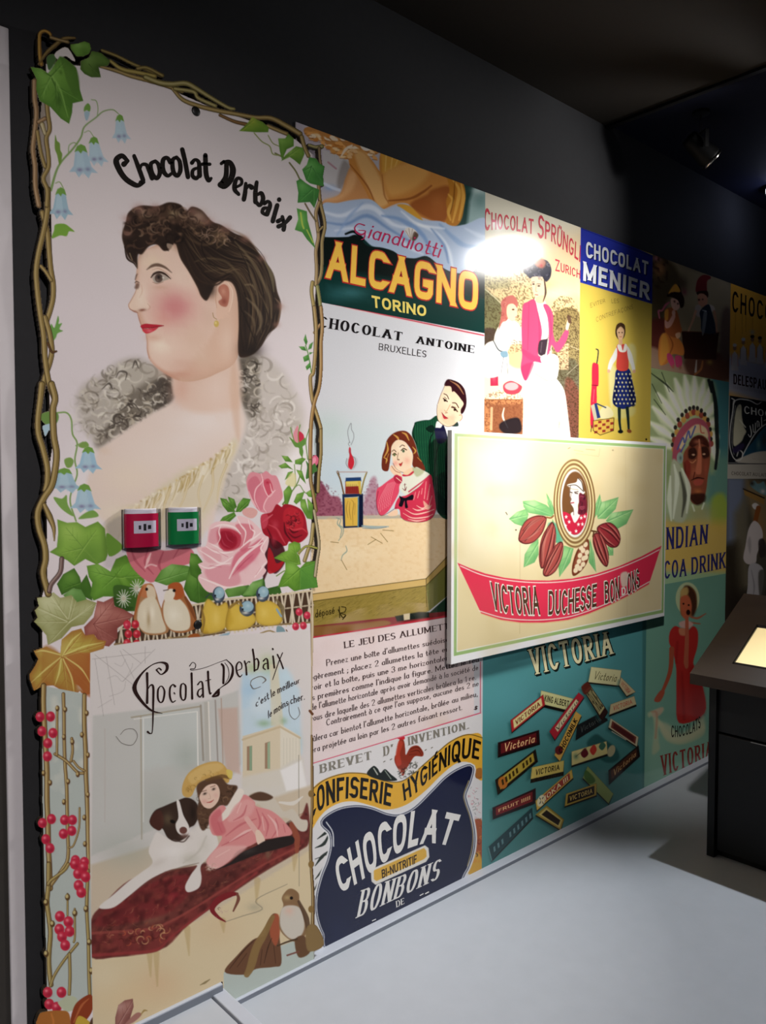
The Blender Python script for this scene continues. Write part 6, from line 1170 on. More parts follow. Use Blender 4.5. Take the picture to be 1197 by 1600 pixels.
def art_headdress():
    A = Art(POSTER_Y, (M_R, N_R, Z_E, Z_D), 1 / 220, 1 / 420, '9aa87e'); F = A.frame
    F(.30014, 980, 420)
    A.poly('420,520 560,560 560,1200 420,1200', '3f6e72', 1, 30); A.poly('90,500 300,540 300,1300 90,900', '7f9060', .9, 30); A.blob(150, 620, 60, 60, '24301c', .9); A.blob(160, 720, 50, 60, '9fb07c', .7); A.poly('420,960 560,960 560,1250 420,1250', '5f8474', .9, 40)
    A.fill('440,1200 500,1170 530,1260 500,1360 440,1340', '8fa03c', .9, 14); A.poly('60,1280 560,1320 560,1610 60,1610', 'c2a050', .9, 30); A.blob(370, 1270, 90, 50, '9a9464', .8); A.blob(260, 1290, 80, 40, '7f9a84', .7); A.poly('60,1570 560,1580 560,1680 60,1680', '88a884', .9, 16)
    A.part('printed_feathers')
    A.fill('120,560 430,570 460,760 470,1000 430,1060 400,820 300,740 240,880 220,1000 120,900', '8f9c70', .8, 14)
    tips = [(118, 880), (120, 800), (135, 720), (160, 650), (200, 600), (250, 575), (300, 560), (350, 560), (400, 580), (430, 620), (450, 700), (462, 800), (466, 900), (464, 1000)]
    roots = [(240, 930), (242, 880), (255, 840), (270, 800), (290, 775), (310, 755), (330, 742), (350, 736), (370, 740), (390, 752), (408, 772), (424, 800), (436, 850), (440, 900)]
    for (tx, ty), (rx, ry) in zip(tips, roots):
        mx, my = (tx + rx) / 2, (ty + ry) / 2; A.line(np.array([(tx, ty), (mx, my), (rx, ry)]) * .30014 + [980, 420], [18, 60, 30], 'c3caa6', .9, 8); A.line(np.array([(tx, ty), (mx + 3, my), (rx, ry)]) * .30014 + [980, 420], [8, 32, 16], 'e4e6d0', .8, 9)
    for p in ('120,540 200,600 240,640', '130,600 180,700', '180,540 220,640', '140,680 200,760'): A.line(p, [4, 10, 3], '20281a', .8, 3)
    for p in ('440,590 460,700 466,820 470,940 460,1040', '425,580 440,640'): A.line(p, [16, 22, 20, 14], '181c1c', .95, 4)
    for k, (rx, ry) in enumerate(roots):
        A.blob(rx + (4 if k < 7 else -3), ry + 10, 13, 17, '8a3c30' if k % 2 else 'b98a44', .95, hard=1); A.blob(rx - 4, ry - 14, 9, 12, '1f1a18', .9, hard=1)
    A.part('printed_headband'); A.fill('235,1000 245,900 280,830 340,780 400,790 430,850 435,960 420,880 370,850 320,880 290,940 270,1010 250,1020', '9a4a58', 1, 3); A.fill('270,920 310,850 360,810 410,830 420,880 370,855 310,890 290,940', 'c9b48c', .95, 4)
    for p in ('262,940 290,880 300,905 320,845 330,880 355,820', '275,960 300,915'): A.line(p, 8, '44508a', .9)
    A.line('380,810 385,850 400,855', 7, 'b0604c', .9)
    A.part('printed_face')
    A.fill('320,920 340,880 380,865 415,885 430,930 432,1000 420,1080 410,1160 390,1215 350,1225 325,1190 310,1100 290,1020 295,960', '7f4430', 1, 3); A.fill('322,910 350,875 390,870 420,900 424,930 380,910 340,930', '3a1a14', .9, 4)
    A.fill('320,940 350,930 365,960 350,990 320,985', '2a1612', .85, 5); A.fill('385,930 420,930 428,975 395,985', '2a1612', .85, 5); A.fill('370,930 385,935 388,1040 380,1070 355,1060 365,1000', 'b3664a', 1, 4); A.blob(345, 1060, 18, 40, 'a85a40', .8); A.blob(410, 1040, 12, 50, '9a4c38', .8); A.blob(365, 900, 24, 14, 'a86048', .8); A.line('375,890 378,930', 8, 'b8785a', .8)
    A.line('320,1000 340,1010 358,995', 5, 'd09060', .7); A.blob(345, 968, 8, 5, 'c9a080', .9, hard=1); A.blob(400, 965, 8, 5, 'c9a080', .9, hard=1); A.line('335,1100 365,1088 400,1092', [4, 9, 4], '3a1814', .95); A.fill('345,1108 370,1095 398,1102 385,1125 355,1128', 'a04a3c', 1, 3); A.blob(370, 1160, 24, 18, 'b56a3c', .8); A.fill('325,1180 400,1170 405,1210 360,1230', '2a1612', .8, 6); A.line('300,1010 310,1120 335,1190', [6, 16, 8], '3f1c16', .8, 4); A.line('352,1060 345,1090', 6, '4a2018', .8)
    A.fill('300,1010 325,1000 330,1060 312,1100', '7a2c24', .8, 4)
    A.part('printed_feathers'); A.blob(275, 985, 17, 30, '8a9c90', 1, 0, 1); A.blob(278, 985, 8, 14, '4a5a58', .9); A.fill('230,1010 260,1000 290,1050 320,1120 325,1230 300,1310 270,1320 240,1300 220,1200', 'a3a88c', 1, 6)
    for p in ('245,1020 260,1120 240,1300', '285,1040 320,1140 310,1270', '225,1080 220,1200 230,1310', '340,1230 350,1260', '400,1220 390,1250'): A.line(p, [8, 26, 8], 'd0d6c0', .85, 4)
    A.line('275,1060 300,1180 285,1290', [8, 22, 6], '3a3a30', .8, 5)
    A.write('INDIAN', '183,1465 300,1450 416,1430', '183,1347 300,1340 422,1330', '2b2a5c', tv=.26, th=.12, serif=.08, gap=.24, name='lettering_title'); A.write('COCOA', '112,1625 200,1614 308,1599', '112,1526 200,1520 310,1509', '2b2a5c', tv=.26, th=.12, serif=.08, gap=.2, name='lettering_title'); A.write('DRINK', '334,1593 420,1576 512,1556', '334,1503 420,1488 514,1474', '2b2a5c', tv=.26, th=.12, serif=.08, gap=.2, name='lettering_title')
    F()
    return A

def art_red_dress():
    A = Art(POSTER_Y, (R_L, N_R, FOOT_Z, Z_E), 1 / 230, 1 / 400, '66917f'); F = A.frame
    F(.35632, 980, 850)
    A.poly('60,1060 90,300 260,300 430,120 440,1100', '6b9886', .8, 40); A.poly('60,800 420,800 420,1100 60,1060', '86b09a', .8, 50)
    A.part('printed_woman'); A.blob(265, 240, 52, 72, 'b9bf92', .9, hard=1); A.blob(262, 240, 40, 60, '8fa47c', .8)
    A.fill('232,260 240,200 270,185 300,210 305,270 290,310 260,320 236,310', '8a5a34', 1, 3); A.fill('250,190 275,185 300,220 304,280 285,320 275,240', '3a2218', .9, 5); A.fill('235,205 262,188 268,215 240,240', 'b5985c', .9, 4); A.fill('234,240 262,225 280,250 282,290 262,330 240,310', 'b05a3c', 1, 3); A.blob(247, 262, 4, 4, '1c100c', 1, hard=1); A.blob(270, 268, 4, 4, '1c100c', 1, hard=1); A.blob(268, 300, 9, 12, '2a1410', 1, hard=1)
    A.line('280,320 310,325 345,305', [8, 10, 4], 'a0543c', .9, 2); A.line('280,345 320,350', [8, 5], 'a0543c', .9, 2); A.fill('228,345 260,335 290,350 270,370 236,365', 'c09a90', 1, 3)
    A.fill('188,385 210,360 240,372 265,380 290,360 310,385 308,450 290,520 308,560 330,620 340,740 228,785 216,650 215,545 200,470 184,430', 'a52a26', 1, 2.5); A.fill('300,540 330,620 340,740 290,760 270,560', '8a1f1e', .6, 10); A.line('240,560 245,660 250,770', [6, 14, 8], '7f1c1c', .6, 6); A.line('220,430 215,520', 10, '7f1c1c', .5, 5)
    A.fill('228,370 262,374 258,400 232,398', 'b87454', 1, 3); A.line('196,460 188,560 150,660', [22, 18, 13], '9a4a34', 1, 2); A.fill('125,670 150,640 165,650 145,690 120,690', '9a4a34', 1, 2); A.line('262,320 262,420 258,520', [14, 18, 20], 'a85840', 1, 2); A.fill('250,520 266,500 268,540 256,545', 'a85840', 1, 2)
    A.part('printed_ribbon'); A.fill('92,740 130,725 158,720 156,735 130,750 150,780 190,830 240,850 300,820 335,790 340,830 300,860 230,880 170,860 140,800 138,860 142,900 110,920 118,820 112,760 95,760', 'a8b594', .9, 5); A.fill('110,735 156,715 150,745 120,760', 'b8a088', .8, 4); A.fill('130,780 180,790 240,830 320,770 335,760 335,820 240,870 170,850', 'c0bf9c', .7, 8); A.line('105,735 130,745 125,850', [6, 10, 8], 'b07f68', .6, 4)
    A.write('CHOCOLATS', '193,848 240,843 290,826 322,805', '193,795 240,796 285,780 320,752', '1c1a16', tv=.2, th=.13, gap=.18, name='lettering_small'); A.write('VICTORIA', '152,1018 240,984 332,948 372,930', '146,928 240,902 330,876 372,862', '7f2e28', tv=.3, th=.1, serif=.12, gap=.24, name='lettering_brand')
    F()
    return A

def art_bars():
    A = Art(POSTER_Y, (A_R, R_L, FOOT_Z, Z_C), 1 / 320, 1 / 480, '4e8b8e'); F = A.frame
    F(.32581, 740, 960)
    A.poly('0,600 900,500 900,1300 0,1300', '3f7470', .8, 130); A.blob(200, 400, 160, 140, '599aa0', .7); A.poly('810,0 830,0 830,900 810,900', '3d6c68', .8, 4)
    B = ('283,292 345,276 400,262 460,246 530,228 600,208 668,188', '262,168 400,132 530,105 655,80')
    A.write('VICTORIA', *B, '17201e', tv=.26, th=.12, serif=.12, gap=.26, shift=(2.0, 2.0), grow=.03, name='lettering_shadow', dz=.0003); A.write('VICTORIA', *B, '17201e', tv=.26, th=.12, serif=.12, gap=.26, grow=.035, name='lettering_outline', dz=.0005); A.write('VICTORIA', *B, 'd9d2a8', tv=.26, th=.12, serif=.12, gap=.26, name='lettering_brand', dz=.0007)
    A.part('printed_chocolate_bars')
    def bar(q, face, rim=None, text=None, tc='201812', sh=(-16, 22), side='120e0c', inset=.14, inner=None, th=.2, dark=10, hgt=.5, slant=0.0, serif=.04):
        """q: four corners, left end top, right end top, right end bottom, left end bottom"""
        A.each('printed_bar'); p = A.P(q); k = A.fr[0]
        fr = A.fr; A.frame()
        A.fill(p + np.array(sh) * k, '24504f', .75, 3.0, False); A.fill(p + np.array([(0, 0), (0, 0), (2, dark), (-2, dark)]) * k, side, 1, .6, False); A.fill(p, rim or face, 1, .6, False)
        c = p.mean(0); f = lambda u, v: p[0] * (1 - u) * (1 - v) + p[1] * u * (1 - v) + p[2] * u * v + p[3] * (1 - u) * v
        if rim: A.fill(np.array([f(inset * .5, inset), f(1 - inset * .5, inset), f(1 - inset * .5, 1 - inset), f(inset * .5, 1 - inset)]), face, 1, .6, False)
        if inner: A.fill(np.array([f(.14, .26), f(.86, .26), f(.86, .76), f(.14, .76)]), inner, 1, .6, False)
        if text:
            A.letters.append(dict(text=text, base=np.array([f(.13, .5 + hgt / 2), f(.87, .5 + hgt / 2)]), top=np.array([f(.13, .5 - hgt / 2), f(.87, .5 - hgt / 2)]), fill=tc, tv=th, th=th * .7, gap=.2, slant=slant, serif=serif, name='lettering_bar'))
        A.fr = fr
        return f
    F(.21721, 750, 1030)
    bar('800,55 1018,80 1000,190 780,165', 'c9c596', sh=(-14, 18), text='Victoria', tc='5a5434', th=.12, slant=.3, hgt=.55, serif=0)
    bar('1015,130 1120,235 1055,265 1000,185', 'b9ab84', text='VICTORIA', tc='b05a48'); bar('940,325 1110,265 1125,325 930,400', 'b9ac84', text='VICTORIA', tc='b05a48', dark=14)
    bar('700,475 850,395 920,430 690,575', '171a1c', sh=(-10, 10), text='Victoria', tc='454a48', th=.14, slant=.2, serif=0); bar('440,225 675,285 665,375 430,318', 'c4c28a', text='KING ALBERT', dark=22); bar('220,440 455,255 468,330 230,525', 'd9cc8c', 'a8282c', 'VICTORIA', tc='7a2420', hgt=.42)
    bar('500,520 710,240 750,270 540,580', 'a02430', inner='d0c49c', text='Victoria', tc='4a4438', th=.14, slant=.2, hgt=.4, serif=0); bar('730,200 775,160 920,375 880,440', 'a8a070', '2e1a18', 'PRALINE', tc='2a1c14', hgt=.6); A.fill('730,200 775,165 800,210 755,255', '5a241c', .9, 4)
    bar('535,690 690,375 730,405 575,735', 'c49a48', text='CHOCOMILK', tc='1a1410', th=.24, hgt=.6); A.blob(568, 655, 28, 32, '5f1a1c', 1, hard=1)
    bar('130,600 425,510 430,605 130,700', '5c1a1c', '241012', 'Victoria', 'd9a878', sh=(-18, 16), th=.17, slant=.25, hgt=.6, serif=0)
    A.fill('770,620 830,540 900,580 980,640 1000,720 900,740', '1f4a48', .8, 8)
    bar('940,425 1140,560 1130,630 925,490', '6a3028', 'b8b090', inner='4a1c1c'); A.line('950,520 1050,580', 6, 'd8d0b8', .8)
    bar('660,665 910,590 920,680 660,765', 'c8bb7c', dark=14); A.fill('755,640 780,680 750,710 725,680', '5a1a20'); A.fill('820,615 840,650 815,690 790,655', 'b5382c'); A.fill('880,595 905,620 880,655 855,630', '3a6450'); A.blob(690, 700, 22, 26, '5f7a5c', .9); A.blob(945, 660, 26, 44, 'a8a07c', 1, 20, 1)
    A.line('765,640 690,700', 4, '4a4030'); 
    bar('925,800 1140,620 1150,690 930,895', '4a2a1c', '1c1210', 'Victoria', 'b08a5a', th=.16, slant=.25, hgt=.5, serif=0)
    F(.21721, 750, 1160)
    bar('110,270 400,50 415,130 130,370', 'a89038', '201a14', 'lllll lll', tc='3a2c14', hgt=.4); A.blob(165, 290, 34, 44, 'a86428', 1, hard=1)
    bar('375,180 605,130 600,210 365,265', 'c4ae5c', text='VICTORIA', dark=28, sh=(-30, 10)); A.letters.append(dict(text='VICTORIA', base=A.P('372,290 598,240'), top=A.P('368,262 600,212'), fill='2a2014', tv=.22, th=.15, gap=.2, name='lettering_bar'))
    bar('90,470 400,330 400,430 95,545', '6a1f20', '2a1214', 'FRUIT lllll', tc='d0a070', hgt=.28); bar('400,420 660,195 670,255 410,490', '9a3c34', 'c8a84c', 'MOKA lll', tc='e0cc9c', hgt=.5); A.blob(440, 420, 26, 44, 'd8d0ac', 1, 20, 1); A.line('430,400 455,440', 5, '2a2420'); A.line('455,395 430,440', 5, '2a2420')
    bar('775,170 960,370 925,440 740,255', '8a9a58', sh=(-10, 16)); A.fill('765,200 830,270 790,300 750,250', '3f6428', .9, 4); bar('620,370 838,295 838,380 610,460', '2c1c14', 'b89a44', 'VICTORIA', tc='d0b46a', hgt=.4)
    bar('480,455 605,555 580,630 400,520', 'c8b468', '9a8438', inner='2a2018'); bar('65,750 375,470 380,540 85,850', '1f3a3e', sh=(-8, 10)); A.letters.append(dict(text='lll llllll', base=A.P('100,790 370,540'), top=A.P('95,755 365,505'), fill='54767a', tv=.16, gap=.2, name='lettering_bar')); A.line('62,760 85,850', 6, '5f8a8a')
    F()
    return A

def art_choco_drips():
    A = Art(POSTER_Y, (N_R, Q_R, Z_F, TOP_Z), 1 / 170, 1 / 380, 'b98430'); F = A.frame
    F(.11257, 1120, 420)
    A.poly('100,1180 1700,1500 1700,2200 100,1700', '93929c', 1, 60); A.poly('180,150 700,300 700,1200 180,1100', 'c08a30', .7, 60)
    
    for i, (x, y) in enumerate(((250, 1080), (370, 1000), (495, 960), (600, 980), (720, 1050), (840, 1080), (960, 1120))):
        A.each('printed_cook'); A.fill(np.array([(x - 50, y + 330), (x - 40, y + 120), (x, y + 60), (x + 40, y + 120), (x + 50, y + 340)]) * .11257 + [1120, 420], 'a8a09c', 1, 4, False); A.line(np.array([(x - 45, y + 250), (x - 40, y + 100)]) * .11257 + [1120, 420], 3.4, ['9a3c24', '2a1c18'][i % 2], .9); A.line(np.array([(x + 45, y + 270), (x + 40, y + 100)]) * .11257 + [1120, 420], 3.4, ['a8482c', '241814'][i % 2], .9); A.blob(x, y + 20, 24, 34, '7a5840', 1, hard=1); A.blob(x, y - 20, 28, 24, '241814' if i in (2, 3) else 'a8a098', 1, hard=1)
    A.blob(495, 880, 40, 44, '8a8478', .8)
    K = '1c120c'
    A.write('CHOCOLAT', '213,594 480,664 700,732 1080,850', '220,300 480,394 700,470 1080,615', K, tv=.2, th=.15, sq=2.4, gap=.34, name='lettering_title')
    for x, y0, y1 in ((260, 590, 900), (355, 620, 900), (405, 640, 880), (500, 680, 850)): A.line(np.array([(x, y0), (x - 2, (y0 + y1) / 2), (x, y1)]) * .11257 + [1120, 420], [1.6, .8, .5], '4a2c10', .8)
    F(.30014, 980, 420); A.write('DELESPAUL', '553,600 640,616 742,634', '553,547 640,562 742,582', '2a1418', tv=.3, th=.14, serif=.04, gap=.2, name='lettering_brand')
    rg = np.random.default_rng(2); A.strokes('lettering_small', [(np.array([(555 + i * 9, 608 + i * 1.5), (557 + i * 9, 624 + i * 1.6)]) * .30014 + [980, 420], 1.0) for i in range(20)] , '5a4a48')
    F()
    return A

def art_black_frame():
    A = Art(POSTER_Y, (N_R, Q_R, Z_G, Z_F), 1 / 170, 1 / 380, '9c968c'); F = A.frame
    F(.22515, 1120, 600); A.part('printed_black_picture')
    A.poly('92,75 700,190 700,556 78,556', '15171c'); A.line('80,548 700,548', 4, 'a8a8a4', .8, smooth=False); A.fill('180,500 250,400 320,310 380,270 520,270 600,500 300,520', '1f3f52', 1, 4); A.fill('150,545 220,490 330,466 500,480 640,545', 'a39c90', 1, 3)
    A.line('178,500 220,420 270,340 330,285 400,260', 7, 'b9b8b4'); A.line('118,120 110,200 95,300 90,420 110,500 140,530 170,520 180,480 155,460 140,500', [9, 7, 6, 7, 8, 6], 'bcbbb6'); A.line('120,120 160,105 230,115 280,140 310,125', [6, 8, 7, 5], 'bcbbb6'); A.line('105,100 125,115 115,140', 8, 'bcbbb6'); A.line('130,150 112,260 105,400 120,490', 3, '9a9994')
    A.fill('130,200 150,150 170,150 175,230 190,300 205,330 190,360 170,400 120,430 115,340', 'b0ac94', 1, 4); A.blob(155, 165, 16, 22, '8a8878', 1); A.line('160,250 200,300', 8, 'c4c2b0', .9); A.fill('110,450 180,410 190,440 130,480', '2c2440', .9, 4); A.blob(290, 420, 16, 50, '54706c', .8); A.blob(330, 390, 20, 50, '2a2a2c', .8)
    A.write('CHOCOLAT', '190,205 260,215 360,232 560,270', '190,150 260,165 360,185 560,225', 'b5b5b0', tv=.2, th=.12, gap=.2, name='lettering_title')
    A.strokes('lettering_brand', [('230,290 240,340 232,368 218,350', [6, 8, 6, 4]), ('250,280 254,330 266,330 268,270', [5, 5, 5, 5]), ('282,300 280,260 292,265 294,295', 5), ('312,290 310,230', 6), ('326,255 345,250 350,280', 4)], 'b5b5b0')
    A.write('CHOCOLAT AU LAIT', '102,632 220,637 345,644', '102,606 220,612 345,620', '4a4640', tv=.16, th=.12, gap=.18, name='lettering_caption')
    A.strokes('lettering_small', [(np.array([(250 + i * 14, 512 + i * 1.5), (254 + i * 14, 524 + i * 1.5)]) * .22515 + [1120, 600], 1.0) for i in range(8)], '5a564e')
    F()
    return A

def art_baker():
    A = Art(POSTER_Y, (N_R, Q_R, FOOT_Z, Z_G), 1 / 170, 1 / 300, '38342c'); F = A.frame
    F(.22515, 1120, 600)
    A.poly('60,640 200,640 190,1100 60,1100', '5c6478', .9, 30); A.poly('120,900 210,760 230,1400 120,1500', '57503f', .9, 24); A.poly('40,1150 140,1100 200,1700 40,1700', '241e16', .9, 40); A.poly('200,660 360,700 600,700 600,1100 300,1100 200,760', '6a5a40', .9, 20); A.blob(300, 1000, 30, 160, '7a5530', .7); A.poly('60,1450 700,1450 700,2600 60,2600', '201a14', 1, 60)
    A.part('printed_tray'); A.poly('185,725 330,790 330,838 195,770', '75582e'); A.line('185,728 330,792', 8, '16120e'); A.fill('230,700 260,670 280,690 300,690 330,680 345,770 280,745', '4f7078', .9, 4); A.blob(320, 745, 20, 20, 'b0a4a4', .9); A.blob(245, 690, 22, 22, '2a221c', .9)
    A.part('printed_baker'); A.fill('245,840 270,825 300,850 290,870 260,868', 'a8a4a0', 1, 3); A.line('290,860 275,920 265,970', [34, 32, 30], '6a3c1c', 1, 3); A.fill('258,950 300,980 320,1040 310,1100 280,1180 270,1240 215,1250 185,1210 200,1120 220,1010', 'a39a98', 1, 3); A.fill('230,1060 240,1120 230,1180 215,1100', '6a6464', .5, 6); A.fill('290,1090 330,1080 340,1180 300,1200', '2a2220', .9, 4); A.fill('225,1260 290,1250 330,1320 300,1500 250,1530 205,1520 215,1400', '928e90', 1, 3); A.line('240,1290 260,1400 250,1500', [4, 10, 4], '5f5a5c', .6, 4); A.fill('290,1310 340,1310 330,1500 300,1500', '3a3630', .8, 6)
    F()
    return A

BOARD_Y = WALL_Y - 0.048
def art_cocoa_board():
    x0, zt = on_plane(706, 672, BOARD_Y); x1, _ = on_plane(1042, 690, BOARD_Y); _, zb = on_plane(706, 1038, BOARD_Y)
    A = Art(BOARD_Y, (float(x0), float(x1), float(zb), float(zt)), 1 / 360, 1 / 560, 'e2e2e4'); F = A.frame
    F(.30911, 690, 650)
    A.poly('66,88 1133,152 1122,994 62,1214', '93b272'); A.poly('82,104 1124,166 1112,980 76,1194', 'e4e4e2'); A.poly('86,108 1120,168 1110,976 80,1188', 'dbcba0'); A.poly('90,110 420,130 420,700 90,740', 'e8e0c4', .8, 90); A.speck('90,110 1118,170 1108,974 80,1186', 'cdb986', .35, 40, 3); A.line('398,560 395,1100', 2, 'b0986a', .6, smooth=False); A.line('930,170 938,1010', 3, 'cbb88a', .5, 1, False)
    A.line('325,487 332,498', 4, '3a3830'); A.blob(376, 576, 4, 4, '4a4438', 1, hard=1); A.blob(866, 173, 5, 4, '7a6a48', .8); A.line('640,165 650,160', 4, '8a7a58'); A.line('670,172 715,180', 3, 'b09a70', .7); A.line('730,168 775,172', 4, 'a08a62', .6); A.line('680,190 795,204 800,165', 2, 'b8a67c', .7, smooth=False)
    A.part('printed_leaves'); G1, G2, G3 = '8cc07a', '5f9e62', 'b9dca0'
    for o, v in (('340,520 380,485 430,468 440,500 420,560 370,545', '345,520 435,500'), ('410,430 470,425 530,450 560,480 565,510 500,500 440,490 415,460', '415,440 560,500'), ('530,390 555,430 575,490 560,500 535,440', '533,395 565,490'), ('490,620 490,700 470,740 415,765 420,700 450,650', '488,640 420,755'), ('560,520 600,600 600,640 560,640 555,570', '560,540 590,630'), ('620,655 668,670 650,740 595,815 590,740', '650,670 600,800'), ('750,620 770,690 782,790 745,740 740,670', '752,640 775,780'), ('790,520 780,470 810,435 895,410 880,470 830,520', '790,510 890,415'), ('800,395 810,440 790,490 770,520 775,450', '803,400 780,500'), ('830,530 860,490 970,472 935,545 890,570', '840,530 960,478'), ('840,660 868,660 868,705 845,705', '842,665 865,700')):
        A.each('printed_leaf').leaf(o, G1, G2, G3, (v,), vw=1.4)
    A.fill('540,540 610,560 610,640 550,620', '56a386', .8, 5)
    A.part('printed_cocoa_pods')
    def pod(o, ribs, c='a04a44', d='4a1a1c', l='c27a6c'):
        A.each('printed_cocoa_pod'); A.fill(o, d, 1, 2); q = A.P(o); m = q.mean(0); fr = A.fr; A.frame(); A.fill((q - m) * .93 + m, c, 1, 1.0); A.fr = fr
        for r in ribs: A.line(r, [3, 9, 3], d, .85, 2)
        for r in ribs: A.line(A.P(r) + np.array([2.2, -1.2]), [2, 8, 2], l, .7, 2)
    pod('388,620 400,570 430,525 480,503 525,508 530,530 510,590 470,635 430,648 400,640', ('395,620 440,560 510,515', '420,635 470,590 520,525', '410,580 450,540 500,512', '400,635 450,610 500,570'))
    pod('560,535 578,580 575,650 550,720 520,765 500,765 492,700 505,620 530,570', ('555,545 515,640 505,755', '565,560 545,660 515,760', '535,570 505,660 500,740', '572,600 560,690 530,745'))
    pod('600,635 615,650 610,710 580,780 540,810 515,805 515,770 540,710 570,660', ('600,645 560,720 522,800', '610,660 585,740 535,806', '575,665 540,730 518,780'))
    pod('785,575 800,550 850,538 890,570 905,620 890,660 850,662 810,620', ('795,560 850,590 895,640', '790,580 830,630 870,660', '830,545 870,580 900,625'), '8f2e34')
    pod('768,600 790,590 820,620 845,700 838,760 810,745 780,690 765,640', ('775,605 800,680 830,750', '795,600 825,680 838,745', '768,630 785,690 815,745'), '963a3a')
    A.each('printed_cocoa_pod'); A.fill('740,622 748,660 740,730 705,785 665,808 660,760 680,690 710,645', '6a3420', 1, 2); A.fill('736,632 742,662 734,724 702,776 670,798 668,760 688,694 714,652', '8a4a34', 1, 2)
    for x, y in ((728, 650), (715, 680), (735, 690), (700, 705), (718, 720), (695, 735), (715, 750), (685, 760), (700, 770), (678, 780), (730, 715), (705, 665)): A.blob(x, y, 11, 14, 'e0cfae', 1, 25, 1)
    A.line('530,512 552,515 565,505', 8, '8a5a34'); A.line('755,580 785,585', 8, '5a3a24'); A.line('770,585 765,610', 7, '5a3a24')
    A.part('printed_oval_emblem')
    for rx, ry, c in ((106, 224, '7a5a34'), (99, 214, 'd8c894'), (92, 204, '7a5a34'), (84, 192, 'dccfa0'), (78, 182, '8a6a3c'), (71, 172, 'e0e0dc')): A.blob(672, 442, rx, ry, c, 1, -1, 1)
    A.blob(675, 440, 66, 160, '6f4a2a', 1, 0, 1)
    ov = [(675 + 66 * math.cos(t), 440 + 160 * math.sin(t)) for t in np.linspace(0, 6.283, 40)[:-1]]
    A.clip(np.array(ov) * .30911 + [690, 650], .6, False)
    A.part('printed_emblem_woman'); A.fill('610,500 625,485 660,500 690,490 735,490 745,620 600,620', 'bf2440', 1, 2); A.fill('655,490 690,480 700,500 675,540 660,515', 'e8e2da', 1, 2); A.fill('650,350 660,345 700,375 702,420 690,450 690,500 668,500 665,465 650,440 655,420 648,405', 'e8e2d8', 1, 2)
    A.fill('695,395 715,390 732,420 735,470 725,495 690,495 695,450', '6a2030', 1, 2); A.curls('695,395 730,400 735,490 695,490', 10, ['9a4a58', '3a1420'], (8, 16), (4, 7), .8, 71)
    A.fill('638,355 640,345 680,335 690,315 710,330 718,375 725,385 715,395 700,385 665,365', 'e9e4da', 1, 2); A.line('640,352 680,350 718,382', 4, '3a2a24'); A.line('690,315 708,335 717,375', 4, '3a2a24'); A.line('652,385 660,388', 5, '3a2420'); A.line('675,390 688,392', 5, '3a2420'); A.line('672,385 690,382', 4, '3a2420'); A.line('655,395 650,430', 3, '8a6a5a'); A.line('655,440 668,438', 6, 'a03040'); A.line('650,365 665,370 690,372', 5, 'b0a488', .8); A.line('652,350 648,405 656,420 650,440 666,468 668,500', 3, '4a342c', .8)
    for x, y in ((630, 510), (645, 535), (627, 555), (706, 515), (724, 508), (692, 548), (712, 547), (680, 582), (650, 590)):
        st = [(x + (9 if i % 2 == 0 else 4) * math.sin(i * math.pi / 5), y - (11 if i % 2 == 0 else 5) * math.cos(i * math.pi / 5)) for i in range(10)]; A.fill(np.array(st) * .30911 + [690, 650], 'ece8e2', 1, .4, False)
    A.mask = None
    A.part('printed_banner')
    A.fill('80,742 140,768 220,796 320,818 430,830 540,832 660,822 780,798 900,758 1010,710 1112,656 1100,690 1075,770 1048,850 960,900 850,955 740,1000 640,1030 520,1044 400,1044 300,1030 200,998 150,890', 'd83250', 1, 1.5, False)
    for p in ('95,758 200,802 320,828 430,840 540,842 660,832 780,808 900,768 1010,722 1100,676', '190,985 300,1018 400,1030 520,1030 640,1016 740,986 850,942 960,888 1050,838'): A.line(p, 5, 'e6d8cc')
    A.line('200,998 300,1032 400,1046 520,1046 640,1032 740,1002 850,957 960,902 1048,852', 3, 'e0a060', .6)
    W_, K = 'e4dfd4', '4a3424'
    for t, b, tp in (('VICTORIA', '262,976 330,995 400,1002 498,1004', '246,838 320,856 400,866 486,862'), ('DUCHESSE', '540,1005 620,1000 700,985 782,962', '540,884 620,880 700,868 784,848'), ('BON', '825,948 865,940 900,922', '822,838 860,830 898,812'), ('ONS', '938,905 970,890 1003,862', '938,800 965,788 996,772')):
        k = dict(tv=.19, th=.14, gap=.18, slant=.04)
        A.write(t, b, tp, W_, grow=.05, name='lettering_outline', dz=.0003, shift=(-.5, .3), **k); A.write(t, b, tp, K, name='lettering_title', dz=.0006, **k)
    A.part('worn_patch'); A.fill('905,800 940,790 942,850 912,862', 'd8ccb8', .9, 4); A.write('D', '910,908 932,902', '908,868 930,862', W_, tv=.3, th=.2, name='lettering_outline')
    F()
    return A

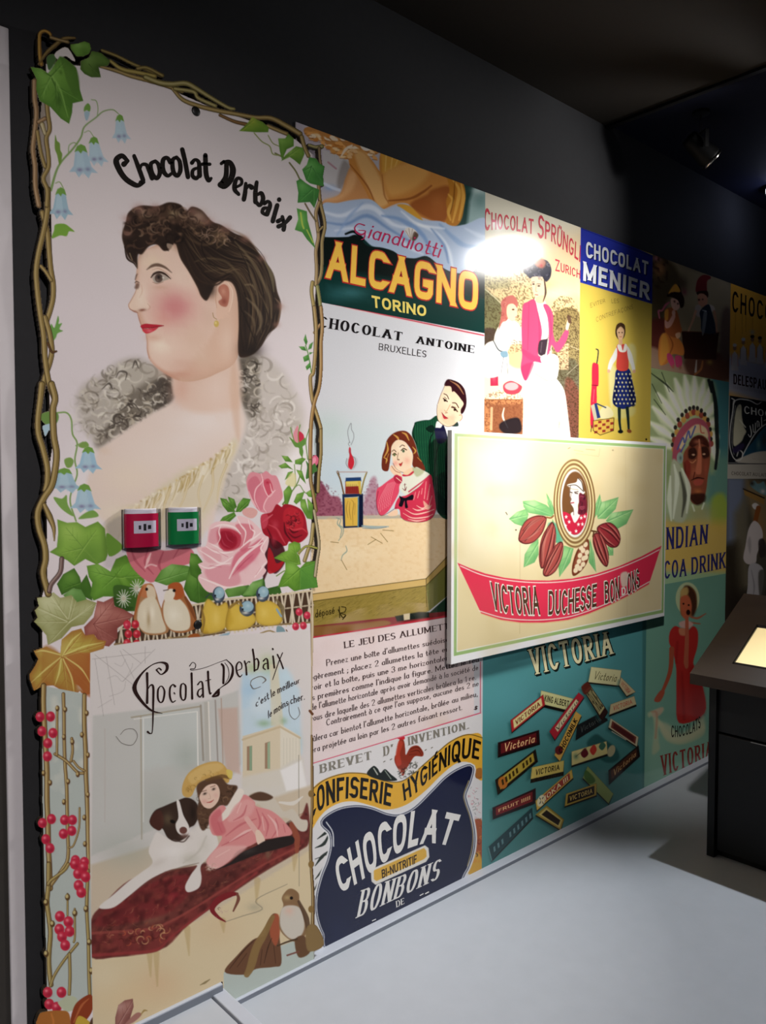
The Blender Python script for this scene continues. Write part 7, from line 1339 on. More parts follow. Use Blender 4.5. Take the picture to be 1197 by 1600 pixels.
# ================================================================ materials
def material(name, col, rough=0.5, spec=0.5, metal=0.0, emit=0.0, bump=None, vary=0.0, scale=40.0, transmission=0.0, ior=1.45):
    m = bpy.data.materials.new(name); m.use_nodes = True
    nt = m.node_tree; b = nt.nodes['Principled BSDF']
    rgb = tuple(float(v) for v in lin(col3(col))) + (1,)
    b.inputs['Base Color'].default_value = rgb; b.inputs['Roughness'].default_value = rough
    b.inputs['Specular IOR Level'].default_value = spec; b.inputs['Metallic'].default_value = metal
    if transmission: b.inputs['Transmission Weight'].default_value = transmission; b.inputs['IOR'].default_value = ior
    if emit: b.inputs['Emission Color'].default_value = rgb; b.inputs['Emission Strength'].default_value = emit
    if vary or bump:
        tc = nt.nodes.new('ShaderNodeTexCoord'); nz = nt.nodes.new('ShaderNodeTexNoise')
        nz.inputs['Scale'].default_value = scale; nz.inputs['Detail'].default_value = 6
        nt.links.new(tc.outputs['Object'], nz.inputs['Vector'])
        if vary:
            r = nt.nodes.new('ShaderNodeMixRGB'); r.blend_type = 'MULTIPLY'; r.inputs[0].default_value = vary
            r.inputs[1].default_value = rgb; nt.links.new(nz.outputs['Fac'], r.inputs[2]); nt.links.new(r.outputs[0], b.inputs['Base Color'])
        if bump:
            bp = nt.nodes.new('ShaderNodeBump'); bp.inputs['Strength'].default_value = bump; bp.inputs['Distance'].default_value = 0.002
            nt.links.new(nz.outputs['Fac'], bp.inputs['Height']); nt.links.new(bp.outputs[0], b.inputs['Normal'])
    return m

def ink_material(name, rough, spec=0.5, grain=0.0, gscale=260.0):
    """laminated print: colour comes from the ink laid on the sheet"""
    m = bpy.data.materials.new(name); m.use_nodes = True
    nt = m.node_tree; b = nt.nodes['Principled BSDF']
    at = nt.nodes.new('ShaderNodeAttribute'); at.attribute_name = 'ink'
    tc = nt.nodes.new('ShaderNodeTexCoord'); nz = nt.nodes.new('ShaderNodeTexNoise'); nz.inputs['Scale'].default_value = gscale; nz.inputs['Detail'].default_value = 3
    nt.links.new(tc.outputs['Object'], nz.inputs['Vector'])
    if grain:
        mr = nt.nodes.new('ShaderNodeMapRange'); mr.inputs['To Min'].default_value = 1 - grain; mr.inputs['To Max'].default_value = 1 + grain
        nt.links.new(nz.outputs['Fac'], mr.inputs['Value'])
        mx = nt.nodes.new('ShaderNodeVectorMath'); mx.operation = 'SCALE'
        nt.links.new(at.outputs['Color'], mx.inputs[0]); nt.links.new(mr.outputs[0], mx.inputs['Scale']); nt.links.new(mx.outputs[0], b.inputs['Base Color'])
    else: nt.links.new(at.outputs['Color'], b.inputs['Base Color'])
    b.inputs['Roughness'].default_value = rough; b.inputs['Specular IOR Level'].default_value = spec
    return m

M = {
    'panel_ink': ink_material('panel_print', 0.5, 0.12, 0.03), 'poster_ink': ink_material('laminated_poster_print', 0.10, 0.5, 0.06), 'board_ink': ink_material('board_print', 0.3, 0.5, 0.02),
    'core_dark': material('brown_board_edge', '4a4034', 0.6, vary=0.1), 'core': material('white_foam_board', 'cfcbc8', 0.6, vary=0.1), 'wall': material('charcoal_wall_paint', '343436', 0.8, 0.04, bump=0.08, vary=0.15, scale=60),
    'navy': material('navy_wall_paint', '1a1c2a', 0.8, 0.04, bump=0.08, vary=0.15, scale=60), 'ceiling': material('black_brown_ceiling_paint', '241f1a', 0.8, 0.2, bump=0.1, vary=0.2, scale=50),
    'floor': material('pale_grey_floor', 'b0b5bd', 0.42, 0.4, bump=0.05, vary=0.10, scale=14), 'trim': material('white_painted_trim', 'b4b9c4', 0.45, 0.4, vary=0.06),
    'trim_shade': material('painted_shade_trim', '757b86', 0.5, 0.3, vary=0.06), 'frame': material('off_white_frame_paint', 'c9c3c6', 0.5, 0.4, vary=0.06), 'gap': material('black_gap', '0a0a0a', 0.8), 'brown': material('dark_brown_wall', '2a241e', 0.7, vary=0.2),  # first entry: darker copy of the white trim, shade put into the colour
    'wood': material('dark_stained_wood', '2a1f17', 0.42, 0.3, bump=0.15, vary=0.5, scale=22), 'wood_dark': material('black_stained_wood', '070708', 0.5, 0.35, bump=0.1, vary=0.4, scale=22),
    'screen': material('lit_screen', 'd8c594', 0.3, emit=0.5), 'bezel': material('black_bezel', '0c0c0d', 0.25), 'edge': material('painted_edge_glint', '8d8a85', 0.3, metal=0.6),  # last entry: pale colour painted as a glint on the kiosk door
    'black': material('black_lamp_metal', '070708', 0.6, 0.2), 'chrome': material('polished_lamp_ring', 'c8c4bc', 0.2, metal=1.0), 'lens': material('lit_lamp_lens', 'eef2ff', 0.2, emit=22.0), 'lens_off': material('unlit_lamp_lens', '3a3630', 0.15),
    'clear': material('clear_plastic', 'f4f4f6', 0.04, 0.5, transmission=1.0, ior=1.12), 'red_card': material('red_card', 'c21c48', 0.22, 0.9), 'green_card': material('green_card', '168545', 0.22, 0.9),
    'label': material('white_label', 'd0ccd8', 0.5), 'mark': material('black_label_ink', '15141a', 0.6), 'rim': material('white_card_edge', 'ece8f0', 0.5), 'plug': material('black_screw_cap', '0b0a0a', 0.4),
}
_t = M['clear'].node_tree; _o = _t.nodes['Material Output']; _tr = _t.nodes.new('ShaderNodeBsdfTransparent'); _gl = _t.nodes.new('ShaderNodeBsdfGlossy'); _mx = _t.nodes.new('ShaderNodeMixShader'); _fr = _t.nodes.new('ShaderNodeFresnel')
_tr.inputs[0].default_value = (0.93, 0.93, 0.95, 1); _gl.inputs['Roughness'].default_value = 0.06; _fr.inputs['IOR'].default_value = 1.16
_t.links.new(_fr.outputs[0], _mx.inputs[0]); _t.links.new(_tr.outputs[0], _mx.inputs[1]); _t.links.new(_gl.outputs[0], _mx.inputs[2]); _t.links.new(_mx.outputs[0], _o.inputs['Surface'])
for _n, _r in (('wood', 7.0), ('wood_dark', 7.0)):       # grain runs along the boards
    _t = M[_n].node_tree; _mp = _t.nodes.new('ShaderNodeMapping'); _mp.inputs['Scale'].default_value = (1, 1 / _r, 1)
    _nz = [q for q in _t.nodes if q.type == 'TEX_NOISE'][0]; _l = _nz.inputs['Vector'].links[0]; _src = _l.from_socket
    _t.links.new(_src, _mp.inputs['Vector']); _t.links.new(_mp.outputs[0], _nz.inputs['Vector'])

# ================================================================ mesh helpers
class MB:
    """collects boxes, lathes and prisms; build() links them as ONE mesh object"""
    def __init__(s): s.v = []; s.f = []
    def add(s, v, f):
        o = len(s.v); s.v += [tuple(map(float, p)) for p in v]; s.f += [tuple(i + o for i in q) for q in f]; return s
    def box(s, x0, x1, y0, y1, z0, z1):
        v = [(x, y, z) for x in (x0, x1) for y in (y0, y1) for z in (z0, z1)]
        return s.add(v, [(0, 1, 3, 2), (4, 6, 7, 5), (0, 4, 5, 1), (2, 3, 7, 6), (0, 2, 6, 4), (1, 5, 7, 3)])
    def hexa(s, v): return s.add(v, [(0, 1, 2, 3), (7, 6, 5, 4), (0, 4, 5, 1), (1, 5, 6, 2), (2, 6, 7, 3), (3, 7, 4, 0)])
    def lathe(s, prof, n=28, a0=0.0, a1=360.0, org=(0, 0, 0), axis='z', caps=False):
        """profile of (radius, height) turned about an axis"""
        full = abs(a1 - a0 - 360) < 1e-6; m = n if full else n + 1; v = []
        for r, h in prof:
            for i in range(m):
                a = math.radians(a0 + (a1 - a0) * i / n); p = (r * math.cos(a), r * math.sin(a), h)
                if axis == 'y': p = (p[0], p[2], p[1])
                if axis == 'x': p = (p[2], p[0], p[1])
                v.append((p[0] + org[0], p[1] + org[1], p[2] + org[2]))
        f = []
        for j in range(len(prof) - 1):
            for i in range(n):
                k = (i + 1) % m if full else i + 1
                f.append((j * m + i, j * m + k, (j + 1) * m + k, (j + 1) * m + i))
        if caps: f.append(tuple(range(m))[::-1]); f.append(tuple((len(prof) - 1) * m + i for i in range(m)))
        return s.add(v, f)
    def build(s, name, mat, parent=None, bevel=0.0, smooth=False):
        me = bpy.data.meshes.new(name); me.from_pydata(s.v, [], s.f); me.update()
        import bmesh
        bm = bmesh.new(); bm.from_mesh(me); bmesh.ops.recalc_face_normals(bm, faces=bm.faces); bm.to_mesh(me); bm.free()
        me.materials.append(mat)
        if smooth: me.shade_smooth()
        o = bpy.data.objects.new(name, me); C.objects.link(o)
        if parent is not None: o.parent = parent
        if bevel:
            b = o.modifiers.new('bevel', 'BEVEL'); b.width = bevel; b.segments = 2; b.limit_method = 'ANGLE'
        return o

def empty(name, loc, label, cat, group=None):
    o = bpy.data.objects.new(name, None); C.objects.link(o); o.location = loc; o.empty_display_size = 0.1
    o['label'] = label; o['category'] = cat
    if group: o['group'] = group
    return o
def structure(o):
    o['kind'] = 'structure'; return o

def raw_mesh(name, co, quads, mat, parent, ink=None):
    me = bpy.data.meshes.new(name); nv, nf = len(co), len(quads)
    me.vertices.add(nv); me.vertices.foreach_set('co', np.ascontiguousarray(co, np.float32).ravel())
    me.loops.add(nf * 4); me.loops.foreach_set('vertex_index', np.ascontiguousarray(quads, np.int32).ravel())
    me.polygons.add(nf); me.polygons.foreach_set('loop_start', np.arange(0, nf * 4, 4, dtype=np.int32))
    if ink is not None:
        at = me.color_attributes.new('ink', 'FLOAT_COLOR', 'POINT')
        rgba = np.ones((nv, 4), np.float32); rgba[:, :3] = ink
        at.data.foreach_set('color', rgba.ravel())
    me.update(calc_edges=True); me.materials.append(mat)
    o = bpy.data.objects.new(name, me); C.objects.link(o)
    if parent is not None: o.parent = parent
    return o

def cells(keep, lab, col, tol):
    """quadtree over the ink samples: large quads where the ink is even, single cells where it changes -> rows of (j, i, size, label)"""
    H, W = keep.shape; out = []; done = ~keep
    for L in (16, 8, 4, 2, 1):
        h, w = H // L, W // L
        if not h or not w: continue
        if L == 1: ok = ~done
        else:
            blk = lambda a: a[:h * L, :w * L].reshape(h, L, w, L)
            d = blk(done); ok = ~d.any((1, 3))
            lb = blk(lab); ok &= (lb.max((1, 3)) == lb.min((1, 3)))
            c00, c01 = col[:h * L:L, :w * L:L], col[:h * L:L, L:w * L + L:L]; c10, c11 = col[L:h * L + L:L, :w * L:L], col[L:h * L + L:L, L:w * L + L:L]
            dev = np.zeros((h, w), np.float32)
            for a in range(L + 1):
                for b in range(L + 1):
                    fa, fb = a / L, b / L
                    e = (c00 * (1 - fb) + c01 * fb) * (1 - fa) + (c10 * (1 - fb) + c11 * fb) * fa - col[a:a + (h - 1) * L + 1:L, b:b + (w - 1) * L + 1:L]
                    np.maximum(dev, np.abs(e).max(-1), out=dev)
            ok &= dev < tol
        jj, ii = np.nonzero(ok)
        if len(jj):
            out.append(np.stack([jj * L, ii * L, np.full(len(jj), L), lab[jj * L, ii * L]], 1))
            if L > 1:
                m = np.kron(ok, np.ones((L, L), bool)); done[:h * L, :w * L] |= m
    return np.vstack(out)

def print_parts(A, root, mat, gain=1.0, tol=0.014, thick=0.0, core=None, origin=(0, 0, 0)):
    """the sheet itself, one mesh per part of its artwork, then the lettering"""
    H, W = A.h, A.w; ox, oy, oz = origin
    al = A.a; keep = (al[:-1, :-1] + al[1:, :-1] + al[:-1, 1:] + al[1:, 1:]) > 2.0
    names = {}; remap = np.zeros(len(A.names), np.int16)
    for i, n in enumerate(A.names): remap[i] = names.setdefault(n, len(names))
    lab = remap[A.l[:-1, :-1]]
    q = cells(keep, lab, A.c, tol)
    ink = np.clip(lin(A.c) * gain, 0, 0.95).astype(np.float32)
    for n, k in names.items():
        r = q[q[:, 3] == k]
        if not len(r): continue
        j, i, L = r[:, 0], r[:, 1], r[:, 2]
        idx = np.stack([j * W + i, (j + L) * W + i, (j + L) * W + i + L, j * W + i + L], 1)
        u, inv = np.unique(idx, return_inverse=True)
        jj, ii = u // W, u % W
        co = np.stack([A.gx[ii] - ox, np.full(len(u), A.py - oy), A.gz[jj] - oz], 1)
        raw_mesh(n.split('#')[0], co, inv.reshape(-1, 4), mat, root, ink[jj, ii])
    if thick:
        K = np.pad(keep, 1); f = []
        for dj, di in ((0, 1), (0, -1), (1, 0), (-1, 0)):
            e = K[1:-1, 1:-1] & ~K[1 + dj:H + dj, 1 + di:W + di]; j, i = np.nonzero(e)
            if di == 1: a, b = (j, i + 1), (j + 1, i + 1)
            elif di == -1: a, b = (j + 1, i), (j, i)
            elif dj == 1: a, b = (j + 1, i + 1), (j + 1, i)
            else: a, b = (j, i), (j, i + 1)
            f.append(np.stack([a[0] * W + a[1], b[0] * W + b[1]], 1))
        e = np.vstack(f); n = len(e)
        P3 = lambda k, y: np.stack([A.gx[k % W] - ox, np.full(len(k), y - oy), A.gz[k // W] - oz], 1)
        co = np.vstack([P3(e[:, 0], A.py), P3(e[:, 1], A.py), P3(e[:, 1], A.py + thick), P3(e[:, 0], A.py + thick)])
        fq = np.stack([np.arange(n), np.arange(n) + n, np.arange(n) + 2 * n, np.arange(n) + 3 * n], 1)
        r = cells(keep.copy(), np.zeros_like(lab), np.zeros_like(A.c), 1.0); j, i, L = r[:, 0], r[:, 1], r[:, 2]
        bk = np.stack([j * W + i, j * W + i + L, (j + L) * W + i + L, (j + L) * W + i], 1); u, inv = np.unique(bk, return_inverse=True)
        co = np.vstack([co, P3(u, A.py + thick)]); fq = np.vstack([fq, inv.reshape(-1, 4) + 4 * n])
        raw_mesh('board_core', co, fq, core, root)
    byname = {}
    for t in A.letters: byname.setdefault(t.get('name', 'lettering'), []).append(t)
    x0, x1, z0, z1 = A.box
    for n, ts in byname.items():
        co, fc, cols = [], [], []
        for t in ts:
            c = np.clip(lin(col3(t['fill'])) * gain, 0, 0.95)
            for kq, p in enumerate(lettering_polys(t)):
                X, Z = on_plane(p[:, 0], p[:, 1], A.py); X, Z = np.clip(X, x0, x1), np.clip(Z, z0, z1)
                o = len(co); y = A.py - t.get('dz', 0.0005) - (kq % 9) * 2.2e-5      # overlapping strokes of ink must not share a plane
                co += [(a - ox, y - oy, b - oz) for a, b in zip(X, Z)]; fc.append(tuple(range(o, o + len(p)))); cols += [c] * len(p)
        me = bpy.data.meshes.new(n); me.from_pydata([tuple(map(float, p)) for p in co], [], fc)
        at = me.color_attributes.new('ink', 'FLOAT_COLOR', 'POINT'); rgba = np.ones((len(co), 4), np.float32); rgba[:, :3] = np.array(cols)
        at.data.foreach_set('color', rgba.ravel()); me.update(); me.materials.append(mat)
        o = bpy.data.objects.new(n, me); C.objects.link(o); o.parent = root

# ================================================================ the setting
PLAT_Z, PLAT_X = 0.06, 1.085                     # the low platform on the left and its edge
X_MIN, X_MAX, Y_MIN, CEIL_Z = -2.6, 5.46, -2.6, 3.04
def build_room():
    S = structure
    S(MB().box(PLAT_X + 0.04, X_MAX, Y_MIN, WALL_Y, -0.08, 0.0).build('floor', M['floor']))
    S(MB().box(X_MIN, PLAT_X - 0.006, Y_MIN, WALL_Y, -0.08, PLAT_Z).build('floor_platform', M['floor']))
    S(MB().box(PLAT_X - 0.006, PLAT_X, Y_MIN, WALL_Y, -0.08, PLAT_Z - 0.02).build('trim_2', M['gap']))
    S(MB().box(PLAT_X, PLAT_X + 0.04, Y_MIN, WALL_Y - 0.03, -0.08, PLAT_Z + 0.004).build('trim_1', M['trim'], bevel=0.003))
    S(MB().box(X_MIN, X_MAX, WALL_Y, WALL_Y + 0.12, -0.08, CEIL_Z + 0.3).build('wall_front', M['wall']))
    S(MB().box(X_MAX, X_MAX + 0.12, Y_MIN, WALL_Y, -0.08, CEIL_Z + 0.3).build('wall_right', M['navy']))
    S(MB().box(X_MIN - 0.12, X_MIN, Y_MIN, WALL_Y, -0.08, CEIL_Z + 0.3).build('wall_left', M['wall']))
    S(MB().box(X_MIN, X_MAX, Y_MIN - 0.12, Y_MIN, -0.08, CEIL_Z + 0.3).build('wall_back', M['wall']))
    S(MB().box(X_MIN, 3.06, Y_MIN, WALL_Y, CEIL_Z, CEIL_Z + 0.3).build('ceiling', M['ceiling']))
    S(MB().box(3.06, X_MAX, Y_MIN, WALL_Y, CEIL_Z + 0.012, CEIL_Z + 0.3).build('ceiling_far', M['navy']))
    S(MB().box(3.06, 3.085, Y_MIN, WALL_Y, CEIL_Z - 0.012, CEIL_Z + 0.012).build('trim_3', M['black']))
    b = S(MB().box(PLAT_X + 0.04, X_MAX, WALL_Y - 0.042, WALL_Y, 0.0, 0.014).build('baseboard_front', M['trim'], bevel=0.002))
    MB().box(PLAT_X + 0.04, X_MAX, WALL_Y - 0.0435, WALL_Y - 0.042, 0.0, 0.012).build('baseboard_shade_strip', M['trim_shade'], b)  # front strip coloured darker to paint the trim's shaded side
    b = S(MB().box(0.61, PLAT_X + 0.032, WALL_Y - 0.042, WALL_Y, PLAT_Z, 0.084).build('baseboard_platform', M['trim'], bevel=0.002))
    MB().box(0.61, PLAT_X + 0.032, WALL_Y - 0.0435, WALL_Y - 0.042, PLAT_Z, 0.080).build('baseboard_shade_strip', M['trim_shade'], b)  # same painted shade on the platform skirting
    S(MB().box(0.566, 0.602, WALL_Y - 0.012, WALL_Y, PLAT_Z, 2.53).build('trim_4', M['frame'], bevel=0.003))
    S(MB().box(0.30, 0.566, WALL_Y - 0.008, WALL_Y, PLAT_Z, 2.53).build('door_1', M['brown']))

# ================================================================ posters, board, panel
POSTERS = [
    (art_almond, 1.0, 'poster of reclining legs in orange dress on blue cloth, topmost beside the tall panel'),
    (art_match_game, 0.93, 'poster of boy and girl watching a matchbox tower, printed game rules below'),
    (art_confectionery, 1.0, 'poster with dark blue shield under curved yellow banner and a rooster'),
    (art_lady_in_pink, 0.9, 'poster of lady in pink jacket and dark feathered hat with a child'),
    (art_yellow, 0.8, 'yellow poster with blue header and girl in spotted skirt'),
    (art_children, 2.0, 'dark painted poster of two children in pointed hats beside a chest'),
    (art_headdress, 1.5, 'poster of man in white feather headdress above yellow band of dark letters'),
    (art_red_dress, 1.3, 'green poster of blonde woman in red dress beside the kiosk'),
    (art_bars, 1.2, 'teal poster of scattered chocolate bars below the cream board'),
    (art_choco_drips, 1.9, 'orange poster with dripping black letters above a row of cooks'),
    (art_black_frame, 1.5, 'pale poster with black picture and white scrollwork above the baker poster'),
    (art_baker, 1.9, 'dark poster of baker in white carrying a tray, behind the kiosk'),
]
def build_prints():
    for fn, gain, label in POSTERS:
        A = fn(); x0, x1, z0, z1 = A.box; org = ((x0 + x1) / 2, WALL_Y, z0)
        r = empty('advertising_poster', org, label, 'poster', 'enlarged old advertisements papering the wall')
        print_parts(A, r, M['poster_ink'], gain, origin=org)
        MB().box(x0 - org[0], x1 - org[0], 0.0003 - 0.004, -0.001, 0, z1 - z0).build('backing_sheet', M['core'], r)
    A = art_cocoa_board(); x0, x1, z0, z1 = A.box; org = ((x0 + x1) / 2, BOARD_Y, z0)
    r = empty('advertising_board', org, 'cream board with cocoa pods, oval emblem and red banner, mounted over the posters', 'sign board')
    print_parts(A, r, M['board_ink'], 1.0, origin=org)
    MB().box(x0 - org[0], x1 - org[0], 0.0004, 0.02, 0, z1 - z0).build('board_core', M['core'], r)
    for sx in (0.12, 0.88):
        for sz in (0.15, 0.85): MB().lathe([(0.02, 0.02), (0.02, WALL_Y - 0.004 - BOARD_Y)], 16, org=((x1 - x0) * (sx - .5), 0, (z1 - z0) * sz), axis='y', caps=True).build('standoff', M['black'], r)
    A = art_panel(); x0, x1, z0, z1 = A.box; org = ((x0 + x1) / 2, PANEL_Y, 0.013)
    r = empty('advertising_cutout', org, 'tall cut-out panel with portrait of dark-haired woman in feather boa and ivy border', 'display panel')
    print_parts(A, r, M['panel_ink'], 0.95, thick=0.014, core=M['core_dark'], origin=org)
    for px, py in ((306, 174), (309, 976)):
        X, Z = on_plane(px, py, PANEL_Y)
        MB().lathe([(0.0001, -0.003), (0.010, -0.003), (0.0125, -0.0015), (0.0125, 0.004)], 20, org=(float(X) - org[0], 0, float(Z) - org[2]), axis='y').build('screw_cap', M['plug'], r, smooth=True)

# ================================================================ two plastic cups on the tall panel
def build_cups():
    for px0, px1, py0, py1, card, label in ((196, 256, 793, 858, 'red_card', 'small clear plastic cup holding red card, fixed on the tall panel'), (265, 319, 791, 853, 'green_card', 'small clear plastic cup holding green card, fixed on the tall panel')):
        yf = PANEL_Y - 0.002
        X0, Z0 = on_plane(px0, py1, yf - 0.02); X1, Z1 = on_plane(px1, py0, yf - 0.02); X0, X1, Z0, Z1 = map(float, (X0, X1, Z0, Z1))
        w = X1 - X0; h = Z1 - Z0; R = w * 0.5; d = 0.5        # flattened half round
        r = empty('plastic_cup', ((X0 + X1) / 2, yf, Z0), label, 'cup', 'plastic cups on the tall panel')
        def half(rad, z0, z1, t, name, mat, a0=180, a1=360, caps=True):
            b = MB(); n = 28; ring = []
            for rr in (rad, rad - t):
                for z in (z0, z1):
                    ring.append([(rr * math.cos(math.radians(a0 + (a1 - a0) * i / n)), rr * d * math.sin(math.radians(a0 + (a1 - a0) * i / n)), z) for i in range(n + 1)])
            v = sum(ring, []); m = n + 1; f = []
            for i in range(n):
                f += [(i, i + 1, m + i + 1, m + i), (2 * m + i + 1, 2 * m + i, 3 * m + i, 3 * m + i + 1), (m + i, m + i + 1, 3 * m + i + 1, 3 * m + i), (i + 1, i, 2 * m + i, 2 * m + i + 1)]
            f += [(0, m, 3 * m, 2 * m), (n, 2 * m + n, 3 * m + n, m + n)]
            return b.add(v, f).build(name, mat, r, smooth=False)
        half(R, 0, h * 0.96, 0.0025, 'cup_wall', M['clear'])
        b = MB(); n = 28; v = [(0, 0, 0.0)] + [(R * math.cos(math.radians(180 + 180 * i / n)), R * d * math.sin(math.radians(180 + 180 * i / n)), 0.0) for i in range(n + 1)]
        v2 = [(x, y, -0.003) for x, y, z in v]; k = len(v); f = [tuple([0, i, i + 1]) for i in range(1, n + 1)] + [(k, k + i + 1, k + i) for i in range(1, n + 1)] + [(i, k + i, k + i + 1, i + 1) for i in range(1, n + 1)]
        b.add(v, f[:0]); MB().add(v + v2, f).build('cup_base', M['clear'], r)
        MB().box(-R, R, -0.0005, 0.0015, -0.010, h * 0.97).build('back_plate', M['clear'], r)
        c = half(R - 0.006, 0.002, h * 0.86, 0.0008, 'coloured_card', M[card])
        half(R - 0.0075, h * 0.86, h * 0.985, 0.0012, 'card_top_edge', M['rim'], 182, 320)
        lb = half(R - 0.0055, h * 0.37, h * 0.68, 0.0006, 'printed_label', M['label'], 232, 312)
        for a, ww, hh in ((252, 4, .05), (268, 4.5, .085), (284, 6, .05)):
            half(R - 0.0052, h * (.52 - hh), h * (.52 + hh), 0.0006, 'printed_mark', M['mark'], a - ww, a + ww)

# ================================================================ kiosk
def build_kiosk():
    KX, YL, YR = 3.04, 1.440, 0.42                     # body front, end near the wall, far end
    r = empty('display_kiosk', (KX, (YL + YR) / 2, 0), 'dark wooden kiosk with sloping top and glowing cream screen', 'kiosk')
    ox, oy = KX, (YL + YR) / 2
    def L(x, y, z): return (x - ox, y - oy, z)
    sl = 0.566; zt = lambda x: 0.742 + sl * (x - 2.955)
    XA, XB, Y0, Y1 = 2.955, 3.43, 1.478, 0.38
    # sloping top: a frame around the screen opening
    hits = []
    for px, py in ((1145, 1037), (1182, 977)):
        d = ROT @ np.array([(px - IMG_W / 2) / FOCAL, (py - IMG_H / 2) / FOCAL, 1.0])
        t = (0.742 - CAM_H - sl * 2.955) / (d[2] - sl * d[0]); hits.append(d * t + np.array([0, 0, CAM_H]))
    sx0, sx1 = hits[0][0], hits[1][0]; sy0 = (hits[0][1] + hits[1][1]) / 2; sy1 = 0.50
    def slab(x0, x1, y0, y1, up, dn, name, mat, bevel=0.0):
        v = [L(x0, y0, zt(x0) + up), L(x1, y0, zt(x1) + up), L(x1, y1, zt(x1) + up), L(x0, y1, zt(x0) + up)]
        v += [(a, b, c - up + dn) for a, b, c in v]
        return MB().hexa(v).build(name, mat, r, bevel)
    b = MB()
    for x0, x1, y0, y1 in ((XA, sx0, Y0, Y1), (sx1, XB, Y0, Y1), (sx0, sx1, Y0, sy0), (sx0, sx1, sy1, Y1)):
        v = [L(x0, y0, zt(x0)), L(x1, y0, zt(x1)), L(x1, y1, zt(x1)), L(x0, y1, zt(x0))]; b.hexa(v + [(p, q, c - 0.042) for p, q, c in v])
    b.build('sloping_top', M['wood'], r)
    e = 0.006
    bz = MB()
    for x0, x1, y0, y1 in ((sx0, sx0 + e, sy0, sy1), (sx1 - e, sx1, sy0, sy1), (sx0, sx1, sy0, sy0 - e), (sx0, sx1, sy1 + e, sy1)):
        v = [L(x0, y0, zt(x0) + 0.003), L(x1, y0, zt(x1) + 0.003), L(x1, y1, zt(x1) + 0.003), L(x0, y1, zt(x0) + 0.003)]; bz.hexa(v + [(p, q, c - 0.02) for p, q, c in v])
    bez = bz.build('screen_bezel', M['bezel'], r)
    slab(sx0 + e, sx1 - e, sy0 - e, sy1 + e, -0.004, -0.02, 'screen', M['screen'])
    top = lambda x: zt(x) - 0.043
    def panel_y(y0, y1, x0, x1, name, mat):
        v = [L(x0, y0, 0), L(x1, y0, 0), L(x1, y1, 0), L(x0, y1, 0), L(x0, y0, top(x0)), L(x1, y0, top(x1)), L(x1, y1, top(x1)), L(x0, y1, top(x0))]
        return MB().hexa(v).build(name, mat, r, 0.002)
    panel_y(YL, YL - 0.03, KX, 3.42, 'side_panel', M['wood_dark']); panel_y(YR + 0.03, YR, KX, 3.42, 'side_panel', M['wood_dark'])
    MB().box(KX + 0.02 - ox, KX + 0.04 - ox, YR + 0.03 - oy, YL - 0.03 - oy, 0.505, top(KX + 0.02)).build('front_apron', M['wood_dark'], r)
    d = MB().box(KX + 0.014 - ox, KX + 0.034 - ox, YR + 0.034 - oy, YL - 0.034 - oy, 0.03, 0.497).build('front_door', M['wood_dark'], r, 0.002)
    MB().box(KX + 0.0125 - ox, KX + 0.0145 - ox, YR + 0.04 - oy, YL - 0.16 - oy, 0.4935, 0.4965).build('glint_strip', M['edge'], d)  # thin bright strip painted as the glint along the door's upper edge
    MB().box(3.40 - ox, 3.42 - ox, YR + 0.03 - oy, YL - 0.03 - oy, 0.0, top(3.40)).build('back_panel', M['wood_dark'], r)
    MB().box(KX + 0.04 - ox, 3.40 - ox, YR + 0.03 - oy, YL - 0.03 - oy, 0.0, 0.03).build('bottom_panel', M['wood_dark'], r)

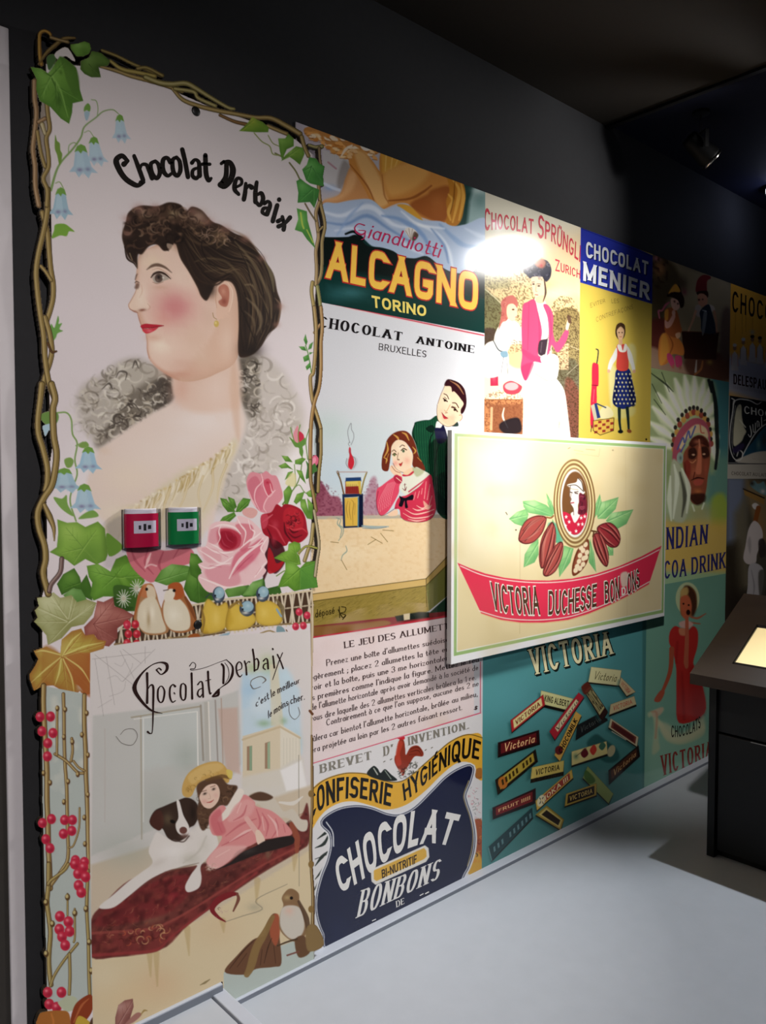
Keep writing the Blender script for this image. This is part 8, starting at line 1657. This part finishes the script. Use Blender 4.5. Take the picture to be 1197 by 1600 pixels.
# ================================================================ track spotlights
def lamp(loc, target, label, lit=True, back=0.10):
    from mathutils import Vector, Matrix
    L = Vector(loc); dv = (Vector(target) - L).normalized(); pivot = L - dv * back
    zc = CEIL_Z if pivot.x < 3.06 else CEIL_Z + 0.012
    r = empty('track_spotlight', (pivot.x, pivot.y, zc), label, 'spotlight', 'spotlights hung from the ceiling')
    q = dv.to_track_quat('Y', 'Z').to_matrix().to_4x4(); q.translation = Vector((0, 0, pivot.z - zc))
    dz = zc - pivot.z
    MB().lathe([(0.0001, 0), (0.035, 0), (0.035, -0.012), (0.0001, -0.014)], 24).build('ceiling_rose', M['black'], r, smooth=False)
    if dz > 0.075: MB().lathe([(0.0045, -0.01), (0.0045, -dz + 0.062)], 12, caps=True).build('stem', M['chrome'], r)
    y = MB()
    for s in (-1, 1): y.box(s * 0.050 - 0.002, s * 0.050 + 0.002, -0.008, 0.008, -dz - 0.012, -dz + 0.064)
    y.box(-0.052, 0.052, -0.008, 0.008, -dz + 0.060, -dz + 0.064)
    yk = y.build('yoke', M['black'], r); yk.matrix_local = Matrix.Translation((0, 0, -dz)) @ Matrix.Rotation(math.atan2(dv.y, dv.x) - math.pi / 2, 4, 'Z') @ Matrix.Translation((0, 0, dz))
    h = MB().lathe([(0.0001, -0.075), (0.030, -0.072), (0.036, -0.060), (0.040, 0.0), (0.046, 0.050), (0.046, 0.066), (0.042, 0.066), (0.040, 0.052)], 28, axis='y').build('lamp_head', M['black'], r, smooth=True); h.matrix_local = q
    g = MB().lathe([(0.046, 0.060), (0.049, 0.063), (0.049, 0.070), (0.043, 0.071), (0.042, 0.062)], 28, axis='y').build('front_ring', M['chrome'], r, smooth=True); g.matrix_local = q
    n = MB().lathe([(0.0001, 0.055), (0.030, 0.054), (0.0415, 0.052)], 28, axis='y').build('lens', M['lens'] if lit else M['lens_off'], r, smooth=True); n.matrix_local = q
    return r
def build_lamps():
    lamp((3.31, 1.60, 2.86), (3.9, 1.2, 2.3), 'dark unlit spotlight on thin stem, upper right above the posters', lit=False, back=0.06)
    lamp(LAMP_FAR, (LAMP_FAR[0] - 0.45, LAMP_FAR[1] - 0.6, LAMP_FAR[2] - 0.55), 'glowing spotlight at the right edge of the picture')
    lamp(LAMP_WALL, TGT_WALL, 'lit spotlight aimed at the lady poster and cream board'); lamp(LAMP_PANEL, TGT_PANEL, 'lit spotlight aimed at the tall panel'); lamp(FILL_BOARD, TGT_BOARD, 'added fill spotlight, out of view, aimed at the right end of the cream board'); lamp(LAMP_DOWN, TGT_DOWN, 'lit spotlight aimed down at the pale floor beside the kiosk')  # the board's fixture is made up to carry the added fill light

build_room()
build_prints()
build_cups()
build_kiosk()
build_lamps()
